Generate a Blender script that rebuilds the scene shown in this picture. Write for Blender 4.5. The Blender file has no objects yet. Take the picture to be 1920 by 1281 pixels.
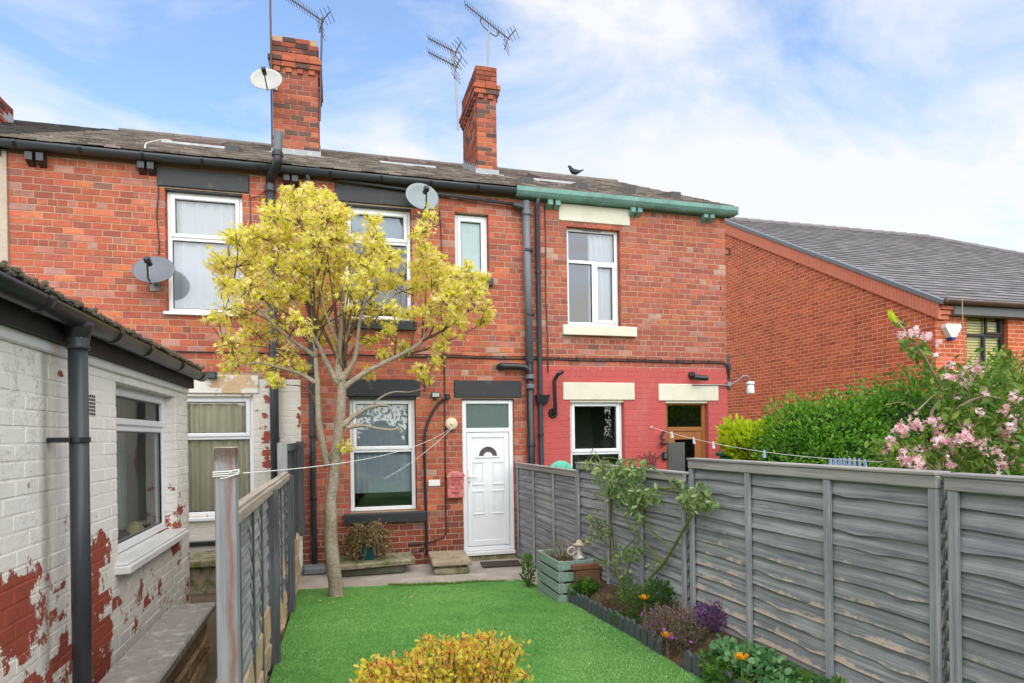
import bpy, math, random
import numpy as np
from mathutils import Vector, Matrix, noise
R = math.radians
random.seed(7)
sc = bpy.context.scene
col = sc.collection

# ------------------------------------------------------------------ camera
FPX, PPX, PPY, ROLL, YAW, CAMZ, FACE = 1186.0, 960.0, 817.4, 0.014, math.atan(332/1186.0), 1.69, 8.2
cam = bpy.data.objects.new('camera', bpy.data.cameras.new('camera'))
col.objects.link(cam); sc.camera = cam
cam.data.sensor_width = 36; cam.data.sensor_fit = 'HORIZONTAL'
cam.data.lens = FPX/1920*36
cam.data.shift_y = (PPY-640.5)/1920
cam.data.clip_start = 0.05; cam.data.clip_end = 2000
cam.location = (0, 0, CAMZ)
cam.rotation_euler = (Matrix.Rotation(-YAW, 3, 'Z') @ Matrix.Rotation(R(90), 3, 'X') @ Matrix.Rotation(-ROLL, 3, 'Z')).to_euler()

# ------------------------------------------------------------------ sky, sun, exposure
SUN_EL, SUN_AZ = 46, 180        # azimuth clockwise from +Y: a bright veiled sun high behind the viewer
w = bpy.data.worlds.new('World'); sc.world = w; w.use_nodes = True
nt = w.node_tree; nt.nodes.clear(); nn = nt.nodes; ln = nt.links
out = nn.new('ShaderNodeOutputWorld'); bg = nn.new('ShaderNodeBackground'); bg.inputs[1].default_value = 0.15
sky = nn.new('ShaderNodeTexSky'); sky.sky_type = 'NISHITA'; sky.sun_disc = False
sky.sun_elevation = R(SUN_EL); sky.sun_rotation = R(SUN_AZ); sky.air_density = 1.0; sky.dust_density = 0.4; sky.ozone_density = 2.5
tc = nn.new('ShaderNodeTexCoord'); sp = nn.new('ShaderNodeSeparateXYZ'); ln.new(tc.outputs['Generated'], sp.inputs[0])
def wmath(op, a, b=None):
    m = nn.new('ShaderNodeMath'); m.operation = op
    for i, v in enumerate((a, b)):
        if v is None: continue
        if isinstance(v, (int, float)): m.inputs[i].default_value = v
        else: ln.new(v, m.inputs[i])
    return m.outputs[0]
zz = wmath('ADD', wmath('MAXIMUM', sp.outputs[2], 0.0), 0.22)
cx = wmath('DIVIDE', sp.outputs[0], zz); cy = wmath('DIVIDE', sp.outputs[1], zz)
cb = nn.new('ShaderNodeCombineXYZ'); ln.new(cx, cb.inputs[0]); ln.new(cy, cb.inputs[1])
def cloudnoise(scale, detail, rough, off, dist=0.0, stretch=(1, 1, 1)):
    mp = nn.new('ShaderNodeMapping'); mp.inputs['Location'].default_value = off; mp.inputs['Scale'].default_value = stretch
    ln.new(cb.outputs[0], mp.inputs[0])
    n = nn.new('ShaderNodeTexNoise'); n.inputs['Scale'].default_value = scale; n.inputs['Detail'].default_value = detail
    n.inputs['Roughness'].default_value = rough; n.inputs['Distortion'].default_value = dist
    ln.new(mp.outputs[0], n.inputs['Vector']); return n.outputs[0]
big = cloudnoise(0.55, 2, 0.5, (5.3, 2.2, 0))
fine = cloudnoise(1.9, 9, 0.6, (1.0, 4.0, 0), 0.55, (0.8, 1.25, 1))
dens = wmath('ADD', wmath('MULTIPLY', big, 1.15), wmath('MULTIPLY', fine, 0.75))
cr = nn.new('ShaderNodeValToRGB'); ln.new(dens, cr.inputs[0])
cr.color_ramp.elements[0].position = 0.80; cr.color_ramp.elements[0].color = (0.1, 0.1, 0.1, 1)
cr.color_ramp.elements[1].position = 1.30; cr.color_ramp.elements[1].color = (0.95, 0.95, 0.95, 1)
cm = nn.new('ShaderNodeMix'); cm.data_type = 'RGBA'
ln.new(cr.outputs[0], cm.inputs[0])
hs = nn.new('ShaderNodeHueSaturation'); hs.inputs['Saturation'].default_value = 1.08; hs.inputs['Value'].default_value = 1.3
ln.new(sky.outputs[0], hs.inputs['Color']); ln.new(hs.outputs[0], cm.inputs[6])
cm.inputs[7].default_value = (4.02, 4.07, 4.14, 1)
ln.new(cm.outputs[2], bg.inputs[0]); ln.new(bg.outputs[0], out.inputs[0])

sl = bpy.data.lights.new('sun', 'SUN'); sl.energy = 3.0; sl.angle = R(105); sl.color = (1, 0.955, 0.89)
so = bpy.data.objects.new('sun', sl); col.objects.link(so)
sd = Vector((math.sin(R(SUN_AZ))*math.cos(R(SUN_EL)), math.cos(R(SUN_AZ))*math.cos(R(SUN_EL)), math.sin(R(SUN_EL))))
so.rotation_euler = sd.to_track_quat('Z', 'Y').to_euler(); so.location = (6, -10, 14)
sc.view_settings.view_transform = 'Standard'; sc.view_settings.look = 'None'; sc.view_settings.gamma = 1
sc.view_settings.exposure = 0.70
sc.render.engine = 'CYCLES'

# ------------------------------------------------------------------ measuring: a photo point to a point on a known plane
_c, _s = math.cos(YAW), math.sin(YAW)
def ray(x, y):
    du, dv = x-PPX, y-PPY; u = (du-ROLL*dv)/FPX; v = (dv+ROLL*du)/FPX
    return u*_c+_s, -u*_s+_c, -v
def onY(x, y, Y=FACE):
    d = ray(x, y); t = Y/d[1]; return Vector((d[0]*t, Y, CAMZ+d[2]*t))
def onX(x, y, X):
    d = ray(x, y); t = X/d[0]; return Vector((X, d[1]*t, CAMZ+d[2]*t))
def onZ(x, y, Z):
    d = ray(x, y); t = (Z-CAMZ)/d[2]; return Vector((d[0]*t, d[1]*t, Z))
def proj(p):
    xc = p[0]*_c-p[1]*_s; zc = p[0]*_s+p[1]*_c
    if zc < 0.1: return None
    return PPX+xc/zc*FPX, PPY+(CAMZ-p[2])/zc*FPX, zc

# ------------------------------------------------------------------ mesh helpers
IDN = Matrix.Identity(4)
def wloc(o):
    v = Vector((0, 0, 0))
    while o: v += o.location; o = o.parent
    return v
def link(o, parent=None):
    col.objects.link(o)
    if parent:
        o.parent = parent; o.location = o.location-wloc(parent)
    return o
def tag(o, label, cat, group=None, kind=None):
    if label: o['label'] = label
    if cat: o['category'] = cat
    if group: o['group'] = group
    if kind: o['kind'] = kind
    return o
def root(name, loc, label, cat, group=None):
    o = bpy.data.objects.new(name, None); o.empty_display_size = 0.1; o.location = loc
    col.objects.link(o); return tag(o, label, cat, group)
class MB:
    def __init__(s): s.v = []; s.f = []
    def add(s, vs, fs):
        b = len(s.v); s.v += [tuple(q) for q in vs]; s.f += [tuple(i+b for i in f) for f in fs]; return s
    def box(s, x0, x1, y0, y1, z0, z1, b=0.0):
        if x0 > x1: x0, x1 = x1, x0
        if y0 > y1: y0, y1 = y1, y0
        if z0 > z1: z0, z1 = z1, z0
        if b <= 0:
            return s.add([(x, y, z) for x in (x0, x1) for y in (y0, y1) for z in (z0, z1)],
                         [(0, 1, 3, 2), (4, 6, 7, 5), (0, 4, 5, 1), (2, 3, 7, 6), (0, 2, 6, 4), (1, 5, 7, 3)])
        b = min(b, (x1-x0)*.4, (y1-y0)*.4, (z1-z0)*.4)
        V = []; I = {}
        for i in (0, 1):
            for j in (0, 1):
                for k in (0, 1):
                    X, Y, Z = (x0, x1)[i], (y0, y1)[j], (z0, z1)[k]
                    dx, dy, dz = (b, -b)[i], (b, -b)[j], (b, -b)[k]
                    for a, p in enumerate(((X, Y+dy, Z+dz), (X+dx, Y, Z+dz), (X+dx, Y+dy, Z))):
                        I[i, j, k, a] = len(V); V.append(p)
        Fs = []
        for i in (0, 1):
            q = [I[i, 0, 0, 0], I[i, 0, 1, 0], I[i, 1, 1, 0], I[i, 1, 0, 0]]; Fs.append(q if i == 0 else q[::-1])
            q = [I[0, i, 0, 1], I[1, i, 0, 1], I[1, i, 1, 1], I[0, i, 1, 1]]; Fs.append(q if i == 0 else q[::-1])
            q = [I[0, 0, i, 2], I[0, 1, i, 2], I[1, 1, i, 2], I[1, 0, i, 2]]; Fs.append(q if i == 0 else q[::-1])
        for p in (0, 1):
            for q in (0, 1):
                f = [I[p, q, 0, 0], I[p, q, 0, 1], I[p, q, 1, 1], I[p, q, 1, 0]]; Fs.append(f if p == q else f[::-1])
                f = [I[p, 0, q, 0], I[p, 1, q, 0], I[p, 1, q, 2], I[p, 0, q, 2]]; Fs.append(f if p == q else f[::-1])
                f = [I[0, p, q, 1], I[0, p, q, 2], I[1, p, q, 2], I[1, p, q, 1]]; Fs.append(f if p == q else f[::-1])
        for i in (0, 1):
            for j in (0, 1):
                for k in (0, 1):
                    f = [I[i, j, k, 0], I[i, j, k, 1], I[i, j, k, 2]]; Fs.append(f if (i+j+k) % 2 else f[::-1])
        return s.add(V, Fs)
    def tube(s, pts, r, seg=8, cap=True):
        pts = [Vector(p) for p in pts]; n = len(pts)
        rr = r if isinstance(r, (list, tuple)) else [r]*n
        up = None; V = []; Fs = []
        for i, p in enumerate(pts):
            t = (pts[min(i+1, n-1)]-pts[max(i-1, 0)])
            t = t.normalized() if t.length > 1e-9 else Vector((0, 0, 1))
            if up is None:
                a = Vector((0, 0, 1)) if abs(t.z) < .9 else Vector((1, 0, 0)); up = (a-t*a.dot(t)).normalized()
            else:
                up = up-t*up.dot(t); up = up.normalized() if up.length > 1e-6 else t.orthogonal().normalized()
            sd_ = t.cross(up)
            for k in range(seg):
                an = 2*math.pi*k/seg; V.append(p+(up*math.cos(an)+sd_*math.sin(an))*rr[i])
        for i in range(n-1):
            for k in range(seg):
                a = i*seg+k; b = i*seg+(k+1) % seg; Fs.append((a, b, b+seg, a+seg))
        if cap: Fs += [tuple(range(seg))[::-1], tuple((n-1)*seg+k for k in range(seg))]
        return s.add(V, Fs)
    def lathe(s, prof, seg=20, c=(0, 0, 0)):
        V = []; Fs = []; n = len(prof)
        for r_, z in prof:
            for k in range(seg):
                a = 2*math.pi*k/seg; V.append((c[0]+r_*math.cos(a), c[1]+r_*math.sin(a), c[2]+z))
        for i in range(n-1):
            for k in range(seg):
                a = i*seg+k; b = i*seg+(k+1) % seg; Fs.append((a, b, b+seg, a+seg))
        Fs += [tuple(range(seg))[::-1], tuple((n-1)*seg+k for k in range(seg))]
        return s.add(V, Fs)
    def ball(s, c, r, seg=12, rings=8, sx=1, sy=1, sz=1, jit=0):
        prof = [(max(1e-4, r*math.sin(math.pi*i/rings)), -r*math.cos(math.pi*i/rings)) for i in range(rings+1)]
        b = len(s.v); s.lathe(prof, seg)
        for i in range(b, len(s.v)):
            x, y, z = s.v[i]; k = 1+(noise.noise(Vector((x, y, z))*(2.2/r)+Vector(c)*3)*jit if jit else 0)
            s.v[i] = (c[0]+x*sx*k, c[1]+y*sy*k, c[2]+z*sz*k)
        return s
    def prism(s, poly, y0, y1, axis='y'):
        n = len(poly)
        f = {'y': lambda a, b, t: (a, t, b), 'x': lambda a, b, t: (t, a, b), 'z': lambda a, b, t: (a, b, t)}[axis]
        V = [f(a, b, y0) for a, b in poly]+[f(a, b, y1) for a, b in poly]
        return s.add(V, [tuple(range(n)), tuple(range(2*n-1, n-1, -1))]+[(i, i+n, (i+1) % n+n, (i+1) % n) for i in range(n)])
    def xf(s, M):
        s.v = [tuple(M @ Vector(p)) for p in s.v]; return s
    def build(s, name, mat, parent=None, smooth=False, M=None, fix=True):
        if M is not None: s.xf(M)
        me = bpy.data.meshes.new(name); me.from_pydata(s.v, [], s.f)
        if fix:
            import bmesh
            bm = bmesh.new(); bm.from_mesh(me); bmesh.ops.recalc_face_normals(bm, faces=bm.faces); bm.to_mesh(me); bm.free()
        if smooth: me.polygons.foreach_set('use_smooth', [True]*len(me.polygons))
        me.materials.append(mat); me.update()
        return link(bpy.data.objects.new(name, me), parent)
def smooth_path(pts, n=6):
    pts = [Vector(p) for p in pts]
    if len(pts) < 3: return pts
    P = [2*pts[0]-pts[1]]+pts+[2*pts[-1]-pts[-2]]; o = []
    for i in range(1, len(P)-2):
        for k in range(n):
            t = k/n; a, b, c, d = P[i-1], P[i], P[i+1], P[i+2]
            o.append(.5*((2*b)+(c-a)*t+(2*a-5*b+4*c-d)*t*t+(3*b-a-3*c+d)*t**3))
    return o+[pts[-1]]
def lerp(a, b, t): return a+(b-a)*t

# ------------------------------------------------------------------ materials
class NT:
    def __init__(s, name):
        s.m = bpy.data.materials.new(name); s.m.use_nodes = True; s.t = s.m.node_tree; s.n = s.t.nodes; s.n.clear()
        s.out = s.n.new('ShaderNodeOutputMaterial'); s.b = s.n.new('ShaderNodeBsdfPrincipled'); s.L(s.b.outputs[0], s.out.inputs[0])
        s.geo = s.n.new('ShaderNodeNewGeometry')
    def L(s, a, b): s.t.links.new(a, b)
    def set(s, i, v):
        if isinstance(v, bpy.types.NodeSocket): s.L(v, i)
        elif isinstance(v, (tuple, list)) and len(v) == 3 and i.type == 'RGBA': i.default_value = (*v, 1)
        else: i.default_value = v
    def noise(s, scale, detail=3, rough=.55, vec=None, stretch=None, dist=0):
        v = vec or s.geo.outputs['Position']
        if stretch:
            mp = s.n.new('ShaderNodeMapping'); mp.inputs['Scale'].default_value = stretch; s.L(v, mp.inputs[0]); v = mp.outputs[0]
        n = s.n.new('ShaderNodeTexNoise'); s.L(v, n.inputs['Vector'])
        n.inputs['Scale'].default_value = scale; n.inputs['Detail'].default_value = detail; n.inputs['Roughness'].default_value = rough
        n.inputs['Distortion'].default_value = dist
        return n.outputs[0]
    def math(s, op, a, b=0.0, c=None):
        m = s.n.new('ShaderNodeMath'); m.operation = op; s.set(m.inputs[0], a); s.set(m.inputs[1], b)
        if c is not None: s.set(m.inputs[2], c)
        return m.outputs[0]
    def ramp(s, f, stops):
        r = s.n.new('ShaderNodeValToRGB'); s.L(f, r.inputs[0]); e = r.color_ramp.elements
        for i, (p, c) in enumerate(stops):
            if i >= len(e): e.new(p)
            e[i].position = p
            c = (c, c, c) if isinstance(c, (int, float)) else c
            e[i].color = (*c, 1)
        return r.outputs[0]
    def mix(s, f, a, b, mode='MIX'):
        m = s.n.new('ShaderNodeMix'); m.data_type = 'RGBA'; m.blend_type = mode
        s.set(m.inputs[0], f); s.set(m.inputs[6], a); s.set(m.inputs[7], b); return m.outputs[2]
    def bump(s, h, strength=.3, dist=.01):
        b = s.n.new('ShaderNodeBump'); b.inputs['Strength'].default_value = strength; b.inputs['Distance'].default_value = dist
        s.L(h, b.inputs['Height']); s.L(b.outputs[0], s.b.inputs['Normal']); return b
    def fin(s, color, rough=.8, spec=.3, metal=0.0):
        s.set(s.b.inputs['Base Color'], color); s.set(s.b.inputs['Roughness'], rough)
        s.b.inputs['Specular IOR Level'].default_value = spec; s.b.inputs['Metallic'].default_value = metal
        return s.m
def mul(c, k): return tuple(min(1, x*k) for x in c)
def mat(name, c, rough=.7, var=.25, scale=6, bump=.15, bscale=60, spec=.3, metal=0, c2=None, thr=.6, dirt=0):
    t = NT(name)
    n1 = t.noise(scale, 5, .6)
    colr = t.mix(n1, mul(c, 1-var), mul(c, 1+var))
    if c2: colr = t.mix(t.ramp(t.noise(scale*1.7, 6, .65, stretch=(1, 1, .8)), [(thr-.06, 0), (thr+.06, 1)]), colr, c2)
    if dirt: colr = t.mix(t.math('MULTIPLY', t.ramp(t.noise(scale*.6, 6, .7), [(.45, 0), (.75, 1)]), dirt), colr, (.06, .05, .04))
    if bump: t.bump(t.noise(bscale, 4, .6), bump, .01)
    return t.fin(colr, t.math('ADD', rough-.08, t.math('MULTIPLY', n1, .16)), spec, metal)

def brick_mat(name, src):
    t = NT(name)
    if src == 'object':
        oi = t.n.new('ShaderNodeObjectInfo'); base = oi.outputs['Color']
    else:
        a = t.n.new('ShaderNodeAttribute'); a.attribute_name = 'bcol'; base = a.outputs['Color']
    v = t.noise(9, 5, .65, stretch=(1, 1, 2.2))
    c = t.mix(t.ramp(v, [(.3, .0), (.75, 1)]), t.mix(1.0, base, (.80, .76, .74), 'MULTIPLY'), t.mix(1.0, base, (1.14, 1.06, 1.0), 'MULTIPLY'))
    c = t.mix(t.ramp(t.noise(26, 5, .7), [(.56, 0), (.72, .7)]), c, t.mix(1.0, base, (.55, .5, .5), 'MULTIPLY'))
    c = t.mix(t.ramp(t.noise(3.1, 7, .72), [(.62, 0), (.78, .55)]), c, (.52, .36, .30))
    c = t.mix(t.ramp(t.noise(1.1, 5, .7), [(.5, 0), (.8, .38)]), c, (.13, .065, .05))
    c = t.mix(t.ramp(t.noise(1.0, 6, .7, stretch=(3.2, 3.2, .4)), [(.54, 0), (.78, .42)]), c, (.11, .06, .05))
    c = t.mix(t.ramp(t.noise(1.0, 6, .7, stretch=(1.4, 1.4, 1.1)), [(.60, 0), (.80, .35)]), c, (.56, .40, .33))
    t.bump(t.noise(85, 5, .65), .5, .006)
    return t.fin(c, .9, .2)
MB_OBJ = brick_mat('brick_single', 'object'); MB_ATT = brick_mat('brick_field', 'attr')

def flake_mat(name, paint, under, spots=(), low=0.0, amount=.60, peel=None):
    """old masonry paint come away in patches: where it is gone is a stain of its own shape"""
    t = NT(name)
    P = t.geo.outputs['Position']
    n = t.noise(2.3, 8, .62, dist=.4)
    f = n
    for (c, r, a) in spots:
        vm = t.n.new('ShaderNodeVectorMath'); vm.operation = 'SUBTRACT'; t.L(P, vm.inputs[0]); vm.inputs[1].default_value = c
        vs = t.n.new('ShaderNodeVectorMath'); vs.operation = 'DIVIDE'; t.L(vm.outputs[0], vs.inputs[0]); vs.inputs[1].default_value = r
        vl = t.n.new('ShaderNodeVectorMath'); vl.operation = 'LENGTH'; t.L(vs.outputs[0], vl.inputs[0])
        g = t.math('MAXIMUM', t.math('SUBTRACT', 1.0, vl.outputs['Value']), 0.0)
        f = t.math('ADD', f, t.math('MULTIPLY', g, a))
    sm = t.noise(13, 6, .6, dist=.6)
    f = t.math('ADD', f, t.math('MULTIPLY', t.math('SUBTRACT', sm, .5), .45))
    f = t.math('ADD', f, t.math('MULTIPLY', t.math('SUBTRACT', t.noise(60, 4, .65), .5), .16))
    dv = t.n.new('ShaderNodeVectorMath'); dv.operation = 'DIVIDE'; t.L(P, dv.inputs[0]); dv.inputs[1].default_value = (.215, .215, .0745)
    fl = t.n.new('ShaderNodeVectorMath'); fl.operation = 'FLOOR'; t.L(dv.outputs[0], fl.inputs[0])
    wn_ = t.n.new('ShaderNodeTexWhiteNoise'); t.L(fl.outputs[0], wn_.inputs['Vector'])
    f = t.math('ADD', f, t.math('MULTIPLY', t.math('SUBTRACT', wn_.outputs['Value'], .5), .17))
    if low:
        sx = t.n.new('ShaderNodeSeparateXYZ'); t.L(P, sx.inputs[0])
        f = t.math('ADD', f, t.math('MULTIPLY', t.math('MAXIMUM', t.math('SUBTRACT', 1.15, sx.outputs[2]), 0.0), low))
    mask = t.ramp(f, [(amount, 0), (amount+.012, 1)])
    pv = t.mix(t.noise(3, 5, .6), mul(paint, .86), mul(paint, 1.04))
    pv = t.mix(t.ramp(t.noise(1.6, 7, .7, stretch=(1, 1, .45)), [(.55, 0), (.82, .5)]), pv, (.36, .31, .25))
    pv = t.mix(t.ramp(t.noise(30, 4, .6), [(.66, 0), (.72, .35)]), pv, (.3, .24, .2))
    ck = t.math('ABSOLUTE', t.math('SUBTRACT', t.noise(5, 7, .7, dist=1.2), .5))
    pv = t.mix(t.math('MULTIPLY', t.ramp(ck, [(.003, 1), (.009, 0)]), t.ramp(t.noise(1.9, 3, .5), [(.5, 0), (.62, .8)])), pv, (.13, .09, .07))
    if peel:
        sy = t.n.new('ShaderNodeSeparateXYZ'); t.L(P, sy.inputs[0])
        g = t.math('SUBTRACT', 1.0, t.math('MULTIPLY', t.math('ABSOLUTE', t.math('SUBTRACT', sy.outputs[1], peel)), 13.0))
        pv = t.mix(t.math('MULTIPLY', t.ramp(t.math('ADD', t.math('MULTIPLY', g, .5), t.noise(2.5, 6, .7, stretch=(1, 3, .5))), [(.55, 0), (1.0, 1)]), .6), pv, (.16, .125, .10))
    uv = t.mix(t.noise(8, 5, .6), mul(under, .7), mul(under, 1.25))
    uv = t.mix(t.ramp(t.noise(5, 5, .6), [(.55, 0), (.75, .4)]), uv, (.38, .12, .10))
    rim = t.ramp(f, [(amount-.02, 0), (amount-.002, .35), (amount, 0)])
    c = t.mix(mask, t.mix(rim, pv, (.2, .15, .12)), uv)
    h = t.math('ADD', t.math('MULTIPLY', mask, -1.2), t.math('ADD', t.math('MULTIPLY', t.noise(45, 5, .6), .5), t.math('MULTIPLY', t.noise(9, 3, .5), .9)))
    t.bump(h, .55, .008)
    return t.fin(c, .75, .25)

def wood_mat(name, c1, c2, bare, axis=(30, 1.2, 45), wear=True, thr=.62):
    t = NT(name)
    g = t.noise(1.0, 6, .62, stretch=axis, dist=.5)
    c = t.mix(t.ramp(g, [(.36, 0), (.64, 1)]), c1, c2)
    oi = t.n.new('ShaderNodeObjectInfo')
    c = t.mix(t.math('MULTIPLY', oi.outputs['Random'], .35), c, t.mix(1.0, c, (.72, .74, .80), 'MULTIPLY'))
    c = t.mix(t.ramp(t.noise(1.6, 5, .6), [(.4, 0), (.72, .5)]), c, mul(c1, .62))
    c = t.mix(t.ramp(t.noise(1.0, 6, .7, stretch=tuple(a*1.6 for a in axis)), [(.62, 0), (.70, .55)]), c, mul(c2, 1.5))
    if wear:
        a = t.n.new('ShaderNodeAttribute'); a.attribute_name = 'wear'
        k = t.math('ADD', t.math('MULTIPLY', a.outputs['Fac'], .55), t.math('MULTIPLY', t.noise(13, 7, .7, stretch=(1, .55, 1)), .62))
        c = t.mix(t.ramp(k, [(thr, 0), (thr+.06, .9)]), c, t.mix(g, mul(bare, .75), mul(bare, 1.2)))
    t.bump(g, .45, .006)
    return t.fin(c, .82, .25)

def leaf_mat(name, stops, trans=.35, rough=.55):
    t = NT(name)
    r = t.geo.outputs['Random Per Island']
    k = t.math('ADD', t.math('MULTIPLY', r, .75), t.math('MULTIPLY', t.noise(3.5, 3, .5), .3))
    c = t.ramp(k, stops)
    t.fin(c, rough, .25)
    tr = t.n.new('ShaderNodeBsdfTranslucent'); t.L(t.mix(1.0, c, (1.0, 1.0, .75), 'MULTIPLY'), tr.inputs[0])
    mx = t.n.new('ShaderNodeMixShader'); mx.inputs[0].default_value = trans
    t.L(t.b.outputs[0], mx.inputs[1]); t.L(tr.outputs[0], mx.inputs[2]); t.L(mx.outputs[0], t.out.inputs[0])
    return t.m

def glass_mat(name, tint=(1, 1, 1), refl=1.0, frost=0.0):
    t = NT(name)
    tr = t.n.new('ShaderNodeBsdfTransparent'); tr.inputs[0].default_value = (*tint, 1)
    gl = t.n.new('ShaderNodeBsdfGlossy'); gl.inputs['Roughness'].default_value = .004+frost; gl.inputs[0].default_value = (.97, .98, 1, 1)
    fr = t.n.new('ShaderNodeFresnel'); fr.inputs[0].default_value = 1.5
    b = t.n.new('ShaderNodeBump'); b.inputs['Strength'].default_value = .12; b.inputs['Distance'].default_value = .01
    t.L(t.noise(1.4 if not frost else 40, 2, .5), b.inputs['Height'])
    t.L(b.outputs[0], gl.inputs['Normal'])
    mx = t.n.new('ShaderNodeMixShader'); t.L(t.math('MINIMUM', t.math('MULTIPLY', fr.outputs[0], 2.6*refl), 1.0), mx.inputs[0])
    t.L(tr.outputs[0], mx.inputs[1]); t.L(gl.outputs[0], mx.inputs[2]); t.L(mx.outputs[0], t.out.inputs[0])
    return t.m

MORTAR = mat('mortar', (.455, .305, .21), .95, .2, 5, .4, 70, .1, dirt=.35)
DARKMORTAR = mat('orange_mortar', (.70, .36, .25), .95, .15, 4, .3, 70, .1)
RED_BRICK_UNDER = (.36, .085, .055)
REDPAINT = flake_mat('red_masonry_paint', (.49, .095, .085), (.22, .07, .05), amount=.74)
WHITEPAINT_H = flake_mat('white_wall_paint', (.74, .70, .63), RED_BRICK_UNDER, amount=.70,
    spots=[((-.80, 8.2, 1.55), (.09, .5, .95), .32), ((-.62, 8.2, 1.4), (.05, .5, .5), .3), ((-.42, 8.2, 1.9), (.06, .5, .3), .3)])
WHITEPAINT_O = flake_mat('white_outhouse_paint', (.86, .83, .77), RED_BRICK_UNDER, amount=.71, low=.13, peel=3.42, spots=[
    ((-1.3, 2.95, .98), (.3, .75, .30), .42), ((-1.3, 4.10, 1.10), (.3, .33, .30), .40), ((-1.3, 3.95, .62), (.3, .55, .40), .26), ((-1.3, 5.95, 1.05), (.3, .35, .55), .24),
    ((-1.3, 3.0, .45), (.3, .9, .38), .27), ((-1.3, 3.6, 2.02), (.3, .12, .07), .4), ((-1.3, 5.0, .65), (.3, .8, .25), .16)])
LINTELBLACK = mat('black_painted_stone', (.026, .028, .032), .5, .35, 5, .35, 25, .4, c2=(.07, .07, .075), thr=.64)
LINTELCREAM = mat('cream_painted_stone', (.66, .62, .50), .6, .08, 4, .25, 30, .3, dirt=.14)
UPVC = mat('white_upvc', (.80, .82, .84), .35, .03, 3, .02, 20, .5)
UPVCOLD = mat('old_white_upvc', (.76, .76, .75), .45, .08, 5, .05, 20, .4, dirt=.12)
GLASS = glass_mat('window_glass', (.93, .95, .95)); GLASSD = glass_mat('dark_glass', (.75, .8, .78), .75)
FROST = mat('obscured_glass', (.085, .135, .12), .25, .2, 5, .5, 90, .5); FROSTP = mat('pale_obscured_glass', (.36, .47, .48), .3, .1, 5, .5, 90, .5)
BLACKPVC = mat('black_plastic', (.017, .018, .021), .32, .3, 4, .05, 30, .5)
GREYPVC = mat('grey_plastic', (.13, .145, .165), .42, .15, 3, .05, 30, .4, dirt=.25)
DARKGREYPVC = mat('dark_grey_plastic', (.042, .048, .058), .38, .2, 3, .05, 30, .45, dirt=.2)
GREENPAINT = mat('green_gutter_paint', (.19, .36, .325), .6, .2, 6, .3, 25, .3, c2=(.30, .42, .36), thr=.66, dirt=.45)
DKGREEN = mat('dark_green_paint', (.035, .15, .125), .6, .3, 6, .3, 25, .3, dirt=.4)
CABLE = mat('black_cable', (.02, .018, .017), .5, .2, 5, .05, 30, .4)
TIMBER = mat('brown_wall_plate', (.23, .13, .08), .85, .3, 6, .3, 30, .2, dirt=.3)
LEAD = mat('lead_flashing', (.34, .35, .36), .6, .2, 5, .4, 18, .4, c2=(.52, .52, .5), thr=.62)
ROOM = mat('room_wall', (.25, .25, .24), .9, .1, 2, 0)
NET = mat('net_curtain', (.60, .64, .69), .9, .05, 3, .05, 50, .1)
CURTAIN = mat('olive_cream_curtain', (.74, .72, .56), .9, .12, 3, .1, 60, .1)
BLINDREFL = mat('grey_blue_blind_and_reflection', (.42, .48, .54), .8, .05, 3, .03, 30, .2)
YBLIND = mat('yellow_straw_blind', (.80, .72, .26), .8, .15, 3, .05, 30, .2)
def tile_mat(name, c, c2, moss):
    t = NT(name); r = t.geo.outputs['Random Per Island']
    k = t.mix(r, mul(c, .6), mul(c2, 1.2))
    k = t.mix(t.ramp(t.noise(14, 6, .7), [(.5, 0), (.75, .7)]), k, moss)
    k = t.mix(t.ramp(t.noise(1.7, 5, .65), [(.45, 0), (.75, .5)]), k, mul(c, .45))
    t.bump(t.noise(50, 4, .6), .5, .008)
    return t.fin(k, .88, .2)
TILE = tile_mat('mossy_clay_tile', (.115, .095, .08), (.195, .165, .14), (.26, .225, .175))
SLATE = tile_mat('grey_concrete_tile', (.21, .195, .205), (.20, .185, .195), (.26, .24, .24)); TILEEDGE = mat('tile_row_shade', (.045, .04, .038), .9, .3); TILEEDGE2 = tile_mat('faint_tile_row_shade', (.105, .086, .073), (.20, .165, .14), (.24, .205, .16))  # edge colours paint the shadow lines between tile rows, faint on the terrace
RENDER = mat('pebbledash_render', (.50, .41, .33), .95, .12, 8, .8, 45, .1, dirt=.15)
METAL = mat('galvanised_metal', (.26, .26, .26), .4, .2, 8, .05, 30, .5, .8)
DARKMETAL = mat('weathered_aerial_metal', (.10, .065, .055), .55, .3, 12, .1, 40, .4, .4)
WHITEPL = mat('white_plastic', (.78, .78, .75), .4, .06, 5, .03, 30, .4)
CREAMPL = mat('cream_plastic', (.72, .62, .44), .5, .12, 6, .05, 30, .4)
ROPE = mat('white_rope', (.72, .71, .66), .8, .1, 20, .1, 200, .2)
CONCRETE = mat('patio_concrete', (.42, .365, .315), .92, .22, 2.2, .5, 30, .15, c2=(.50, .45, .40), thr=.58, dirt=.45)
YARDMAT = mat('yard_soil', (.15, .115, .08), .95, .35, 5, .7, 20, .1)
STONE = mat('sandstone', (.40, .32, .235), .9, .25, 5, .7, 18, .15, c2=(.22, .20, .13), thr=.6, dirt=.3)
STONEMOSS = mat('mossy_stone', (.33, .28, .21), .92, .3, 6, .7, 18, .15, c2=(.15, .17, .06), thr=.52, dirt=.4)
SLABTOP = mat('grey_stone_slab', (.36, .33, .30), .92, .25, 7, .6, 30, .15, c2=(.56, .53, .49), thr=.60, dirt=.3)
TANSTONE = mat('tan_stone', (.48, .35, .22), .92, .3, 4, .9, 9, .15, c2=(.30, .25, .18), thr=.6)
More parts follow.
